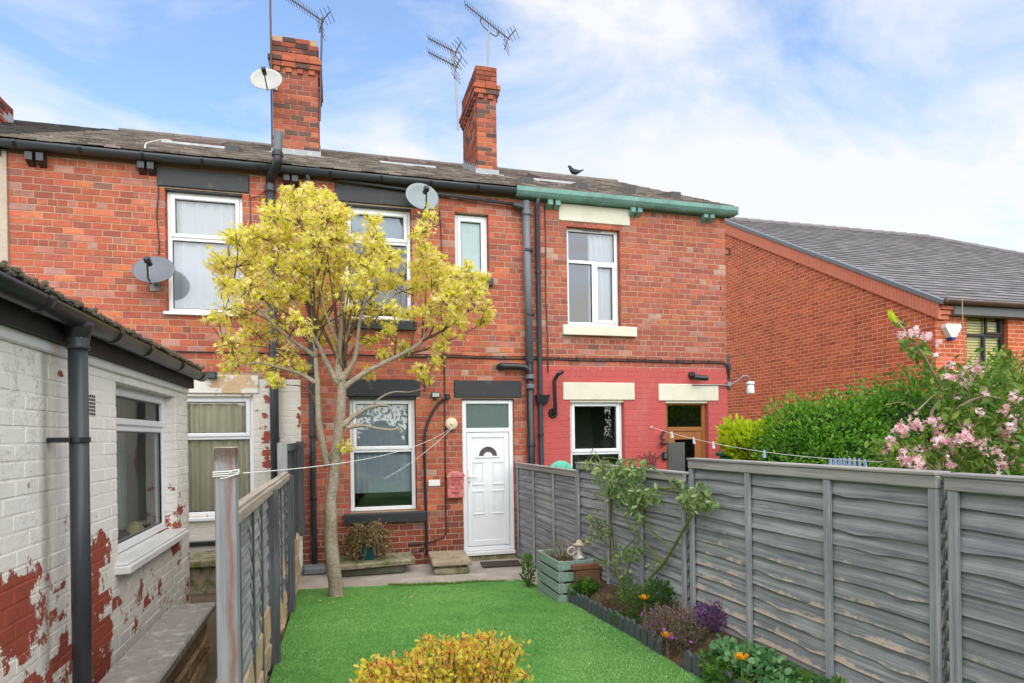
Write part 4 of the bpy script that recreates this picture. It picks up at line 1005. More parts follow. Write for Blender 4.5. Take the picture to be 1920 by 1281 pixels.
def text(body, size, loc, mat_, parent, T=None, name='lettering'):
    cu = bpy.data.curves.new('txt', 'FONT'); cu.body = body; cu.size = size; cu.align_x = 'CENTER'; cu.align_y = 'CENTER'; cu.extrude = .001
    o = bpy.data.objects.new('txt', cu); col.objects.link(o); bpy.context.view_layer.update()
    me = bpy.data.meshes.new_from_object(o.evaluated_get(bpy.context.evaluated_depsgraph_get())); bpy.data.objects.remove(o)
    me.transform((T or Matrix.Translation(loc)) @ Matrix.Rotation(R(90), 4, 'X')); me.materials.clear(); me.materials.append(mat_)
    return link(bpy.data.objects.new(name, me), parent)
text('POST', .055, (x, FACE-.102, zb+.225), DARKRED, post); text('BOX', .055, (x, FACE-.102, zb+.172), DARKRED, post)
p0, p1 = wallpt(803, 900, 0), wallpt(825, 911, 0)
tag(MB().box(p0.x, p1.x, FACE-.02, FACE-.0065, p1.z, p0.z, .003).build('wall_plaque', WHITEPL), 'small blank white plaque on the brick wall beside the letter box', 'plaque')
p = wallpt(815, 743, 0); r = root('security_light', p, 'small black floodlight on the brick wall above the front window of the middle house', 'floodlight')
m = MB(); m.box(p.x-.055, p.x+.055, FACE-.10, FACE-.05, p.z-.025, p.z+.045, .008); m.box(p.x-.02, p.x+.02, FACE-.06, FACE-.0065, p.z-.05, p.z-.02, .004); m.build('lamp_housing', BLACKPVC, r)
m = MB(); m.box(p.x-.044, p.x+.044, FACE-.104, FACE-.101, p.z-.016, p.z+.036, .001); m.build('lens', mat('pale_lens', (.42, .47, .42), .2, .1), r)
p = wallpt(838, 744, 0); tag(MB().box(p.x-.035, p.x+.035, FACE-.06, FACE-.0065, p.z-.04, p.z+.035, .015).build('junction_box', BLACKPVC), 'round edged black junction box where the conduit starts', 'junction box')
p = wallpt(845, 795, 0); r = root('clothesline_reel', p, 'round cream plastic clothes line reel on the brick wall by the door', 'clothes line reel')
Tm = Matrix.Translation((p.x, FACE-.006, p.z)) @ Matrix.Rotation(R(90), 4, 'X')
m = MB(); m.lathe([(.02, 0), (.075, .002), (.08, .02), (.08, .06), (.07, .08), (.03, .085)], 24); m.build('reel_case', CREAMPL, r, True, M=Tm)
m = MB(); m.lathe([(.004, .085), (.022, .086), (.02, .097), (.004, .099)], 12); m.build('hub', CREAMPL, r, True, M=Tm)
REEL = Vector((p.x, FACE-.09, p.z-.05))
p = onY(395, 705, FACE-.05); r = root('security_light', p, 'black floodlight above the flaking lintel beside the outhouse gutter', 'floodlight')
m = MB(); m.box(p.x-.07, p.x+.075, FACE-.12, FACE-.05, p.z-.04, p.z+.045, .012); m.box(p.x-.02, p.x+.02, FACE-.06, FACE-.0065, p.z-.02, p.z+.02, .004); m.build('lamp_housing', BLACKPVC, r)
m = MB(); m.box(p.x-.055, p.x+.06, FACE-.124, FACE-.121, p.z-.03, p.z+.03, .001); m.build('lens', DARKGREYPVC, r)
# security camera
p = wallpt(1296, 704, 0); r = root('security_camera', p, 'black bullet security camera on the red wall above the brown door', 'camera')
m = MB(); m.tube([(p.x, FACE-.006, p.z), (p.x, FACE-.04, p.z)], [.055, .05], 16); m.build('mount', BLACKPVC, r)
m = MB(); m.tube([(p.x, FACE-.03, p.z), (p.x+.02, FACE-.07, p.z-.03), (p.x+.04, FACE-.10, p.z-.045)], .02, 8); m.build('arm', BLACKPVC, r)
m = MB(); m.tube([(p.x-.02, FACE-.09, p.z-.035), (p.x+.0, FACE-.10, p.z-.038), (p.x+.15, FACE-.17, p.z-.055), (p.x+.165, FACE-.175, p.z-.057)], [.03, .042, .042, .036], 14); m.build('camera_body', BLACKPVC, r, True)
# swan neck lamp on the corner
p = wallpt(1368, 722, 0); r = root('wall_lamp', (XD, FACE, p.z), 'white glass corner lamp on a curved metal arm at the end of the red wall', 'lamp')
q = [onY(1298, 722, FACE-.03), onY(1345, 722, FACE-.03), onY(1368, 722, FACE-.05), onY(1383, 714, FACE-.1), onY(1392, 706, FACE-.13), onY(1401, 705, FACE-.15), onY(1407, 712, FACE-.16)]
m = MB(); m.tube(smooth_path(q, 5), .010, 8); m.build('arm', METAL, r, True)
m = MB(); m.box(XD-.03, XD+.035, FACE-.06, FACE-.02, p.z-.03, p.z+.04, .006); m.build('mount', METAL, r)
lc = onY(1407, 724, FACE-.16)
m = MB(); m.lathe([(.02, .10), (.06, .085), (.062, .05), (.05, .05)], 16, (lc.x, lc.y, lc.z-.03)); m.build('lamp_cap', WHITEPL, r, True)
m = MB(); m.lathe([(.048, .05), (.052, .0), (.058, -.07), (.05, -.085), (.02, -.09)], 16, (lc.x, lc.y, lc.z-.03)); m.build('lamp_shade', mat('milk_glass', (.78, .80, .82), .25, .05), r, True)
# ornaments on the red wall
IRON = mat('rusty_iron', (.085, .045, .04), .7, .3, 20, .3, 60, .3)
p = wallpt(1240, 832, 0); r = root('wall_planter', p, 'small rusty iron flower ornament with shelf on the red wall beside brown door', 'wall ornament')
m = MB(); m.lathe([(.01, -.02), (.05, -.01), (.065, .015), (.06, .018)], 14, (p.x, FACE-.08, p.z)); m.build('bowl', IRON, r, True)
m = MB()
for k in range(3):
    for j in range(8):
        a = j*.785; cz_ = p.z+.05+.055*k; cx_ = p.x+(-1)**k*.02; m.tube([(cx_, FACE-.03, cz_), (cx_+.028*math.cos(a), FACE-.045, cz_+.028*math.sin(a))], .006, 5)
m.tube([(p.x, FACE-.02, p.z), (p.x, FACE-.02, p.z+.17)], .006, 6); m.build('iron_flowers', IRON, r)
c_ = wallpt(1217, 866, 0); r = root('fan_trellis', (c_.x, FACE, c_.z-.1), 'rusty fan shaped iron trellis fixed to the red wall', 'trellis')
for k in range(-2, 3):
    m = MB(); m.tube([(c_.x+.01*k, FACE-.03, c_.z-.25), (c_.x+.05*k, FACE-.03, c_.z+.05), (c_.x+.09*k, FACE-.03, c_.z+.155-.03*abs(k))], .007, 6); m.build('rib', IRON, r)
for zz_, wv in ((-.05, .07), (.05, .11)):
    m = MB(); m.tube([(c_.x-wv, FACE-.038, c_.z+zz_), (c_.x, FACE-.038, c_.z+zz_+.05), (c_.x+wv, FACE-.038, c_.z+zz_)], .007, 6); m.build('cross_bar', IRON, r)
p = wallpt(1245, 855, 0); r = root('key_safe', p, 'small black key safe on the red wall beside the brown door', 'key safe')
m = MB(); m.box(p.x-.045, p.x+.045, FACE-.05, FACE-.0065, p.z-.06, p.z+.06, .012); m.build('case', BLACKPVC, r)
m = MB(); m.box(p.x-.018, p.x+.02, FACE-.054, FACE-.0505, p.z-.03, p.z+.035, .002); m.build('keypad', METAL, r)
p = wallpt(1360, 838, .05); r = root('hanging_lantern', p, 'little white house shaped lantern hanging on the corner of the red wall', 'lantern')
m = MB(); m.box(p.x-.035, p.x+.035, FACE-.10, FACE-.04, p.z-.07, p.z+.03, .003); m.build('lantern_body', WHITEPL, r)
m = MB(); m.lathe([(.052, .03), (.0505, .034), (.004, .085)], 4, (p.x, FACE-.07, p.z)); m.build('roof', WHITEPL, r)
m = MB(); m.tube(smooth_path([(p.x, FACE-.07, p.z+.08), (p.x+.01, FACE-.08, p.z+.2), (p.x-.02, FACE-.07, p.z+.27), (p.x-.07, FACE-.05, p.z+.24), (p.x-.075, FACE-.008, p.z+.16)], 5), .005, 6); m.build('hook', IRON, r)
m = MB(); m.box(p.x-.012, p.x+.012, FACE-.104, FACE-.1005, p.z-.05, p.z-.005, .001); m.build('opening', BLACKPVC, r)
# pigeon on the ridge of the end house
p = onY(1082, 327, 11.9); zr = roof_z(RY)+.055
r = root('pigeon', (p.x, RY, zr), 'dark pigeon perched on the roof ridge of the end house', 'bird')
BIRD = mat('dark_feather', (.04, .042, .05), .7, .3, 20, .2, 60, .3)
m = MB(); m.tube([(p.x+.2, RY, zr+.14), (p.x+.12, RY, zr+.10), (p.x+.04, RY, zr+.075), (p.x-.03, RY, zr+.085), (p.x-.075, RY, zr+.13), (p.x-.095, RY, zr+.17), (p.x-.12, RY, zr+.175), (p.x-.145, RY, zr+.165)], [.012, .025, .055, .058, .038, .032, .022, .003], 10); m.build('body', BIRD, r, True)
m = MB(); m.tube([(p.x-.01, RY-.015, zr), (p.x-.005, RY-.015, zr+.05)], .004, 5); m.tube([(p.x-.01, RY+.015, zr), (p.x-.005, RY+.015, zr+.05)], .004, 5); m.build('legs', IRON, r)

# ================================================================== the white painted outhouse
XO, Y1 = -1.3, 6.38
oh = root('outhouse', (XO-.9, 3.0, 0), 'single storey outhouse with flaking white painted brick wall', 'outhouse')
OW = (4.42, 5.93, .945, 2.09)
TO = Matrix(((0, -1, 0, XO), (1, 0, 0, 0), (0, 0, 1, 0), (0, 0, 0, 1)))   # u -> +Y, inward -> -X
backing('painted_joints', oh, .6, Y1, -.05, 2.2, 0, [OW], WHITEPAINT_O, T=TO)
L = lay((XO, 0, 0), (0, 1, 0), (1, 0, 0), (.6, Y1), -.03, 2.16, .0745, .215, [OW, (3.905, 4.065, 1.83, 1.96)], lambda p, q, v: 'white', lambda rn, u, v: (1, 1, 1), depth=.10, proud=.0022, header=0, seed=31, jit=.0018, joint=.007)
set_bricks(L, oh, {'white': (WHITEPAINT_O, WHITEPAINT_O)}, 300)
L = lay((0, Y1, 0), (-1, 0, 0), (0, 1, 0), (-XO, 3.2), -.03, 2.16, .0745, .215, [], lambda p, q, v: 'white', lambda rn, u, v: (1, 1, 1), header=0, seed=32)
m = MB(); m.box(-3.2, XO-.001, Y1-.01, Y1, -.05, 2.2); m.build('end_wall', WHITEPAINT_O, oh)
set_bricks(L, oh, {'white': (WHITEPAINT_O, WHITEPAINT_O)}, 0)
window(oh, TO, OW[0]+.004, OW[1]-.004, OW[2]+.002, OW[3]-.004, [(0, 1, 0, .735, 0), (0, 1, .735, 1, 1)], UPVC, glass_mat('outhouse_glass', (.92, .95, .93), .24), fw=.058, set_=.085)
room(oh, TO, *OW, depth=1.2, mat_=mat('outhouse_room', (.58, .56, .50), .9, .1, 2, 0))
m = MB(); m.box(OW[0]-.06, OW[1]+.04, -.085, .08, .875, .925, .006); m.box(OW[0]-.05, OW[1]+.03, -.07, .08, .926, .943, .004); m.build('sill', UPVCOLD, oh, M=TO)
m = MB(); m.box(3.905, 4.065, -.004, .02, 1.83, 1.96, .003); av = m.build('air_brick', UPVCOLD, oh, M=TO)
for i in range(5):
    for j in range(6):
        m = MB(); m.box(3.918+i*.029, 3.936+i*.029, -.006, -.0042, 1.838+j*.0195, 1.851+j*.0195); m.build('vent_hole', mat('vent_dark', (.05, .03, .025), .9, .1) if (i, j) == (0, 0) else bpy.data.materials['vent_dark'], av, M=TO)
drape('curtain', 'greenish lace curtain hanging inside the outhouse window', TO, 5.65, 6.12, .9, 2.08, mat('green_lace', (.50, .56, .50), .9, .1), y=.42, folds=4, amp=.02, seed=8)
GR = MB()
PEB = mat('pale_pebble', (.56, .47, .27), .7, .2, 9, .3, 40, .3); PEBD = mat('dark_slate_pebble', (.09, .095, .10), .6, .3, 9, .3, 40, .3)
m = MB(); m.box(4.2, 6.1, .155, .36, .86, .888, .003); m.build('inner_sill', SLABTOP, oh, M=TO)
p = TO @ Vector((5.70, .26, .965)); tag(MB().ball((p.x, p.y, p.z), .085, 16, 10, .85, 1.35, .95, .12).build('pebble', PEB, None, True), 'large pale yellow pebble on the inner sill of the outhouse window', 'pebble')
p = TO @ Vector((5.36, .25, .955)); tag(MB().ball((p.x, p.y, p.z), .075, 14, 10, .8, 1.1, .95, .15).build('pebble', PEBD, None, True), 'dark speckled pebble behind the outhouse window glass', 'pebble')
p = TO @ Vector((6.02, .28, .935)); r = root('trinket_basket', (p.x, p.y, .89), 'dark woven basket on the inner sill of the outhouse window', 'basket')
m = MB(); m.lathe([(.05, -.045), (.075, -.045), (.10, .04), (.085, .045), (.065, -.03), (.01, -.035)], 16, (p.x, p.y, p.z)); m.build('basket_body', IRON, r, True)
m = MB(); m.ball((p.x, p.y+.02, p.z+.05), .045, 10, 8, 1, 1.2, .7, .2); m.build('paper_trinket', WHITEPL, r)
# eaves of the outhouse: black fascia, deep gutter, slate roof
FASCIA = mat('peeling_black_fascia', (.022, .021, .02), .6, .4, 4, .3, 30, .35, c2=(.09, .085, .08), thr=.63)
m = MB(); m.box(.6, Y1+.03, -.055, -.008, 2.165, 2.33, .004); m.build('fascia_board', FASCIA, oh, M=TO)
m = MB(); m.box(.6, Y1-.02, -.02, .0, 2.11, 2.17, .008); m.build('render_band', UPVCOLD, oh, M=TO)
gx = XO+.115; gz = 2.265
def halfpipe_y(m, y0, y1, x, z, r_, th=.005): 
    q = MB(); halfpipe(q, y0, y1, 0, 0, r_, th); return m.add([(x-b, a, z+c_) for a, b, c_ in q.v], [f[::-1] for f in q.f])
m = halfpipe_y(MB(), .6, Y1+.06, gx, gz+.03, .062); g = m.build('gutter', BLACKPVC, oh, True)
for y in (1.5, 2.3, 3.05, 3.95, 4.55, 5.45, 6.25):
    m = MB(); halfpipe_y(m, y-.028, y+.028, gx, gz+.034, .069, .005); m.build('gutter_bracket', BLACKPVC, g, True)
m = MB(); m.add([(gx-.06+.06*0, Y1+.058, gz+.03)], []); m = MB(); m.lathe([(.001, 0), (.06, 0)], 20)
pd = onX(146, 650, gx); yd = pd.y
m = MB(); m.lathe([(.045, -.075), (.05, -.06), (.066, .0), (.066, .02)], 16, (gx, yd, gz-.02)); m.build('outlet', BLACKPVC, g, True)
dpo = pipe('downpipe', [(gx, yd, -.0), (gx, yd, gz-.08)], .041, DARKGREYPVC, oh, 18)
collar(dpo, (gx, yd, gz-.10), .041, DARKGREYPVC, .06)
m = MB(); m.lathe([(.0415, -.012), (.048, -.012), (.048, .012), (.0415, .012)], 16, (gx, yd, 1.70)); m.box(XO+.002, gx-.03, yd-.06, yd-.035, 1.688, 1.712, .002); m.box(gx-.06, gx-.02, yd-.055, yd-.03, 1.688, 1.712, .002); m.build('pipe_clip', BLACKPVC, dpo)
m = MB(); n = 26
m.add([(XO+.09, .5, 2.315), (XO+.09, Y1+.05, 2.315), (-3.3, Y1+.05, 3.0), (-3.3, .5, 3.0), (XO+.09, .5, 2.30), (XO+.09, Y1+.05, 2.30), (-3.3, Y1+.05, 2.95), (-3.3, .5, 2.95)], [(0, 1, 2, 3), (4, 7, 6, 5), (0, 4, 5, 1), (1, 5, 6, 2)])
orf = m.build('roof', FASCIA, oh, fix=False)
q = MB(); rn = random.Random(4)
for r__ in range(9):
    x0 = XO+.105-r__*.2; y = .5+(.15 if r__ % 2 else 0)
    while y < Y1+.05:
        y2 = min(y+.296, Y1+.06); dz = rn.uniform(0, .006); z0 = 2.322+.2*r__*.342; d = rn.uniform(-.008, .008)
        q.add([(x0+d, y, z0+dz), (x0+d, y2, z0+dz), (x0-.29, y2, z0+.1), (x0-.29, y, z0+.1), (x0+d, y, z0+.014+dz), (x0+d, y2, z0+.014+dz), (x0-.29, y2, z0+.105), (x0-.29, y, z0+.105)], [(0, 4, 5, 1), (4, 7, 6, 5), (0, 3, 7, 4), (1, 5, 6, 2)])
        y += .3
o = q.build('roof_tiles', SLATE, orf, fix=False); o['kind'] = 'stuff'
# moss and grit caught on the tile edge
mossp = [(XO+.115+rn.gauss(0, .012), rn.uniform(.6, 6.4), 2.335+abs(rn.gauss(0, .010))) for _ in range(1600)]
o = MB()
for p in mossp: o.ball(p, rn.uniform(.005, .016), 5, 3)
o = o.build('roof_moss', mat('brown_moss', (.12, .10, .075), .95, .5, 30, .5, 60, .1), orf, fix=False); o['kind'] = 'stuff'

# ================================================================== newer brick house beyond the terrace
NX, NY, NZ, NS = 10.9, 9.3, 4.18, .553
nb = root('detached_house', (NX+3, NY+3, 0), 'newer orange red brick house with grey tiled roof and dark window frames', 'house')
NP = [((.56, .135, .058), 50), ((.51, .12, .054), 30), ((.60, .16, .07), 20), ((.44, .10, .054), 6)]
NB = {'brick': (MB_OBJ, MB_ATT)}
def nz(y): return NZ+(y-NY)*NS
m = MB(); m.add([(NX, NY, -.05), (NX, NY, NZ), (NX, 16.0, nz(16)), (NX, 22.7, NZ), (NX, 22.7, -.05)], [(0, 1, 2, 3, 4)]); m.build('gable_mortar', DARKMORTAR, nb, fix=False)
L = lay((NX, 0, 0), (0, -1, 0), (-1, 0, 0), lambda v: (-16.0 if v < NZ else -16.0, -NY if v < NZ else -(NY+(v-NZ)/NS+.02)), .9, nz(16)-.1, .0832, .25, (), None, lambda rn, u, v: pick(NP, rn), depth=.05, seed=41, header=0, joint=.015, jit=.001)
NW = (11.665, 12.71, 2.70, 3.945)
backing('front_mortar', nb, NX, 18, -.05, NZ, NY, [NW], DARKMORTAR)
L2 = lay((0, NY, 0), (1, 0, 0), (0, -1, 0), (NX-.004, 15.0), .9, NZ-.02, .0832, .25, [NW], None, lambda rn, u, v: pick(NP, rn), depth=.09, seed=42, header=0, joint=.015, jit=.001)
set_bricks(L+L2, nb, NB, 300, hide=lambda p: p[2] < 2.5)
TN = facing(NY)
wn = window(nb, TN, NW[0]+.004, NW[1]-.004, NW[2], NW[3]-.004, [(0, .52, 0, 1, 0), (.52, 1, 0, .66, 0), (.52, 1, .66, 1, 1)], mat('dark_brown_upvc', (.035, .025, .022), .4, .15), glass_mat('gold_glass', (.98, .97, .92), .35), fw=.06)
room(nb, TN, *NW)
tag_b = MB()
for k in range(22):
    z = NW[2]+.04+k*.054; tag_b.add([(NW[0]+.05, .15, z), (NW[1]-.05, .15, z), (NW[1]-.05, .175, z+.046), (NW[0]+.05, .175, z+.046)], [(0, 1, 2, 3)])
tag(tag_b.build('venetian_blind', YBLIND, None, M=TN, fix=False), 'straw yellow slatted blind in the dark framed window of the newer house', 'blind')
m = MB(); m.box(NW[0]-.08, NW[1]+.08, NY-.04, NY+.05, NW[2]-.07, NW[2]-.004, .006); m.build('sill', bpy.data.materials['dark_brown_upvc'], nb)
# verge: soldier brick trim, barge strip, roof
BARGE = mat('orange_verge_brick', (.62, .20, .12), .85, .12, 4, .3, 40, .2)
y = NY-.12
while y < 16:
    ya, yb = y, min(16, y+.083)
    m = MB(); m.add([(NX-.06, ya, nz(ya)-.36), (NX-.06, yb-.008, nz(yb-.008)-.36), (NX-.06, yb-.008, nz(yb-.008)-.06), (NX-.06, ya, nz(ya)-.06), (NX-.002, ya, nz(ya)-.36), (NX-.002, yb-.008, nz(yb-.008)-.36), (NX-.002, yb-.008, nz(yb-.008)-.06), (NX-.002, ya, nz(ya)-.06)],
        [(0, 3, 2, 1), (0, 1, 5, 4), (0, 4, 7, 3), (1, 2, 6, 5), (3, 7, 6, 2)]); m.build('verge_brick', BARGE, nb, fix=False); y += .083
m = MB(); m.add([(NX-.09, NY-.22, nz(NY-.22)-.055), (NX-.09, 16, nz(16)-.055), (NX-.09, 16, nz(16)+.03), (NX-.09, NY-.22, nz(NY-.22)+.03), (NX+.02, NY-.22, nz(NY-.22)-.055), (NX+.02, 16, nz(16)-.055), (NX+.02, 16, nz(16)+.03), (NX+.02, NY-.22, nz(NY-.22)+.03)],
    [(0, 3, 2, 1), (0, 1, 5, 4), (3, 7, 6, 2), (0, 4, 7, 3)]); m.build('verge_strip', mat('grey_verge_plastic', (.16, .18, .19), .5, .1), nb, fix=False)
hipx = lambda yy: 18.4+(16-yy)*1.05
m = MB(); m.add([(NX-.02, NY-.25, nz(NY-.25)), (hipx(NY-.25), NY-.25, nz(NY-.25)), (18.4, 16, nz(16)), (NX-.02, 16, nz(16)), (NX-.02, 22.9, nz(NY-.25)), (hipx(NY-.25), 22.9, nz(NY-.25))], [(0, 1, 2, 3), (3, 2, 5, 4), (1, 5, 2)])
nrf = m.build('roof', SLATE, nb, fix=False)
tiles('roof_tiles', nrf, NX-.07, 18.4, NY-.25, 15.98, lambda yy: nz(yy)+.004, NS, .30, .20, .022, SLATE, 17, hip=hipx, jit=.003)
x = NX-.07
while x < 18.3:
    m = MB(); m.tube([(x, 16, nz(16)-.01), (x+.44, 16, nz(16)+.012)], .10, 10); m.build('ridge_tile', SLATE, nrf); x += .45
for k in range(22):
    a, b = k/22, (k+1.02)/22; pa = Vector((lerp(18.4, hipx(NY-.25), a), lerp(16, NY-.25, a), 0)); pb = Vector((lerp(18.4, hipx(NY-.25), b), lerp(16, NY-.25, b), 0)); pa.z = nz(pa.y); pb.z = nz(pb.y)
    m = MB(); m.tube([pa, pb+Vector((0, 0, .012))], .09, 8); m.build('hip_tile', SLATE, nrf)
m = MB(); halfpipe(m, NX-.06, 18, NY-.26, NZ-.10, .075); m.tube([(NX-.063, NY-.26, NZ-.13), (NX-.055, NY-.26, NZ-.13)], .06, 14)
m.build('gutter', mat('brown_gutter_plastic', (.11, .065, .05), .4, .15), nb, True)
m = MB(); m.box(NX+.24, 18, NY-.19, NY-.01, NZ-.34, NZ-.17, .005); m.build('fascia_board', mat('grey_fascia', (.15, .15, .15), .6, .1), nb)
for i in range(3):
    m = MB(); m.box(NX-.02, NX+.24-.0*i, NY-.17+.045*i, NY-.006, NZ-.25-.085*i, NZ-.17-.085*i-.004, .004); m.build('corbel_brick', BARGE, nb)
p = onY(1783, 620, NY-.06); r = root('alarm_box', p, 'white and blue burglar alarm box on the newer brick house', 'alarm box')
m = MB(); P = [(p.x-.17, p.z+.12), (p.x+.17, p.z+.12), (p.x+.19, p.z+.05), (p.x+.06, p.z-.13), (p.x-.06, p.z-.13), (p.x-.19, p.z+.05)]; m.prism(P, NY-.12, NY-.006); m.build('alarm_case', WHITEPL, r)
m = MB(); m.prism([(p.x+.058, p.z-.131), (p.x-.058, p.z-.131), (p.x-.03, p.z-.19), (p.x+.03, p.z-.19)], NY-.12, NY-.006); m.build('strobe', mat('blue_lens', (.02, .05, .22), .2, .1), r)
# little iron bracket and grey duct on the gable corner of the end house
r = root('wall_bracket', (XD, FACE+.02, 4.38), 'small rusty iron bracket high on the corner of the end house', 'bracket')
m = MB(); m.box(XD+.005, XD+.10, FACE+.0, FACE+.03, 4.34, 4.36, .003); m.box(XD+.005, XD+.10, FACE+.0, FACE+.03, 4.43, 4.45, .003); m.box(XD+.08, XD+.10, FACE+.001, FACE+.029, 4.3605, 4.4295, .003); m.build('bracket_frame', IRON, r)
r = root('cable_duct', (XD, FACE, 2.2), 'grey vertical cable duct on the gable corner of the end house', 'duct')
m = MB(); m.box(XD+.005, XD+.06, FACE+.0, FACE+.06, 2.32, 2.86, .004); m.build('duct_body', DARKGREYPVC, r)
m = MB(); m.box(XD+.005, XD+.07, FACE-.01, FACE+.07, 2.62, 2.72, .004); m.build('duct_joint', BLACKPVC, r)
# ================================================================== fences
def lap_board(name, X, y0, y1, zb, hgt, parent, face, mat_, wear, seed, tilt=.022, th=.010, n=30, wavy=.010, mats=None):
    """one waney edged lap board: its lower edge wanders and stands off the one below"""
    V = []; Fs = []; W_ = []; kx = [random.Random(seed+7).uniform(0, 1) for _ in range(2)]
    for i in range(n+1):
        f = i/n; y = lerp(y0, y1, f)
        w_ = wavy*(noise.noise(Vector((y*1.3, seed*.37, 0)))*1.5+.5*noise.noise(Vector((y*5, seed*1.7, 4))))
        kn = sum(math.exp(-((f-k)/.035)**2) for k in kx)*.6
        zl = zb+w_-.008*kn; bulge = .006*noise.noise(Vector((y*2.1, seed*.9, 9)))+.006*kn
        xb = X+face*(tilt+bulge+th); xm = X+face*(tilt*.55+th+bulge*.5); xt = X+face*(th*.7)
        V += [(xb, y, zl), (xm, y, zl+hgt*.5), (xt, y, zb+hgt), (xb, y, zl), (xb-face*th, y, zl+.002), (xt, y, zb+hgt), (xt-face*th, y, zb+hgt)]
        W_ += [1.0*wear, .35*wear, 0, wear, wear, 0, 0]
    for i in range(n):
        a = 7*i; b = a+7
        for q in ((a, a+1, b+1, b), (a+1, a+2, b+2, b+1), (a+5, a+6, b+6, b+5), (a+6, a+4, b+4, b+6), (a+4, a+3, b+3, b+4)): Fs.append(q if face < 0 else q[::-1])
    Fs += [(3, 4, 6, 5), (7*n+3, 7*n+5, 7*n+6, 7*n+4)]
    me = bpy.data.meshes.new(name); me.from_pydata(V, [], Fs); me.materials.append(mat_)
    at = me.attributes.new('wear', 'FLOAT', 'POINT'); at.data.foreach_set('value', W_)
    me.polygons.foreach_set('use_smooth', [True]*len(me.polygons)); me.update()
    return link(bpy.data.objects.new(name, me), parent)
def fence_panel(label, X, y0, y1, zb, zt, nb_, battens, face=-1, wear=.3, seed=0, cap=CAPW, mat_=None, bat=None, wavy=.010, gap=None, group=None, tilt=.022, ends=True):
    mat_ = mat_ or FENCEW; bat = bat or FENCEPOST
    r = root('garden_fence', (X, (y0+y1)/2, zb), label, 'fence', group)
    ex = (zt-.045-zb)/nb_
    for i in range(nb_):
        lap_board('board', X, y0+.004, y1-.004, zb+i*ex, ex*1.28, r, face, mat_, wear*(1-.8*i/nb_)+.1, seed*50+i, wavy=wavy, tilt=tilt)
    fx = X+face*(tilt+.012)
    m = MB(); m.box(fx, fx+face*.026, y0, y1, zt-.055, zt-.002, .004); m.box(X-face*(.02 if face < 0 else .0), fx+face*(.034 if face < 0 else .012), y0, y1, zt-.0015, zt+.014, .003); m.build('top_rail', cap, r)
    for b in battens:
        m = MB(); bw = .021 if face < 0 else .017; m.box(fx+face*.0006, fx+face*(.022 if face < 0 else .010), b-bw, b+bw, zb-.02, zt-.0555, .004); m.build('batten', bat, r)
    for ya in ((y0+.02, y1-.06) if face < 0 else ()):
        m = MB(); m.box(X-face*.04, X-face*.015, ya, ya+.04, zb, zt-.03, .003); m.build('rear_batten', bat, r)
    if gap is not None:
        m = MB(); m.box(X-.014, X+.014, y0, y1, gap, zb-.004+.02, .003); m.build('gravel_board', mat_, r)
    return r
XF = 2.38
def bY(px, py): return onX(px, py, XF).y
fence_panel('lower grey fence panel against the wall beside the white door', XF, 5.96, 8.17, .09, 1.318, 14, [8.14, bY(1005, 940), bY(1043, 940), 5.985], wear=.12, seed=1, wavy=.004, tilt=.012, gap=-.05)
fence_panel('grey lap fence panel behind the climbing rose', XF, 3.90, 5.935, .27, 1.405, 12, [5.91, bY(1148, 960), bY(1212, 960), 3.93], wear=.25, seed=2, gap=-.05)
fence_panel('tallest grey lap fence panel with bare tan patches along its lower boards', XF, 1.985, 3.845, .40, 1.508, 13, [3.82, bY(1415, 960), bY(1566, 960), 2.01], wear=.58, seed=3, wavy=.010, gap=-.05)
fence_panel('grey lap fence panel in front of the pink flowering shrub', XF, -.2, 1.955, .40, 1.505, 13, [1.925, 1.3, .6, -.17], wear=.45, seed=4, gap=-.05)
def fpost(label, X, y, zb, zt, w_=.075, mat_=None, dx=0):
    r = root('fence_post', (X, y, zb), label, 'fence post')
    m = MB(); m.box(X-w_/2+dx, X+w_/2+dx, y-w_/2, y+w_/2, zb, zt, .004); m.build('post', mat_ or FENCEPOST, r); return r
# left hand boundary: rough stone footing, posts and panels
st = root('stone_footing', (-.46, 5, 0), 'rough tan stone footing under the left fence', 'stone wall')
rn = random.Random(8); y = 2.2
while y < 7.9:
    L_ = rn.uniform(.3, .55); z = -.02
    while z < .55-.0*y:
        h_ = rn.uniform(.16, .26); m = MB(); m.box(-.475-rn.uniform(0, .03), -.425+rn.uniform(-.012, .01), y+.006, min(7.95, y+L_)-.006, z+.004, z+h_-.004, .02)
        o = m.build('stone', TANSTONE, st); z += h_
        for v in o.data.vertices: v.co += Vector((noise.noise(v.co*6), noise.noise(v.co*6+Vector((3, 1, 0))), noise.noise(v.co*6+Vector((0, 7, 2)))))*.02
    y += L_
t = NT('old_grey_post_with_rust_stain'); g = t.noise(1.0, 6, .62, stretch=(45, 45, 2.0), dist=.4)
c = t.mix(t.ramp(g, [(.3, 0), (.7, 1)]), (.20, .205, .215), (.34, .345, .36)); sx = t.n.new('ShaderNodeSeparateXYZ'); t.L(t.geo.outputs['Position'], sx.inputs[0])
st_ = t.math('SUBTRACT', 1.0, t.math('MULTIPLY', t.math('ABSOLUTE', t.math('ADD', t.math('ADD', sx.outputs[0], t.math('MULTIPLY', t.noise(3, 4, .6), .05)), .368)), 40.0))
c = t.mix(t.math('MULTIPLY', t.ramp(t.math('ADD', t.math('MULTIPLY', st_, .5), t.noise(4, 6, .65, stretch=(3, 3, .6))), [(.62, 0), (.95, 1)]), .7), c, (.24, .085, .055))
c = t.mix(t.ramp(t.math('ADD', t.math('MULTIPLY', t.math('SUBTRACT', sx.outputs[2], 1.585), 9.0), t.noise(18, 5, .7)), [(.5, 0), (.9, .85)]), c, (.10, .065, .045))
t.bump(g, .5, .006); OLDPOST = t.fin(c, .85, .2)
BP = onX(425, 900, -.41).y
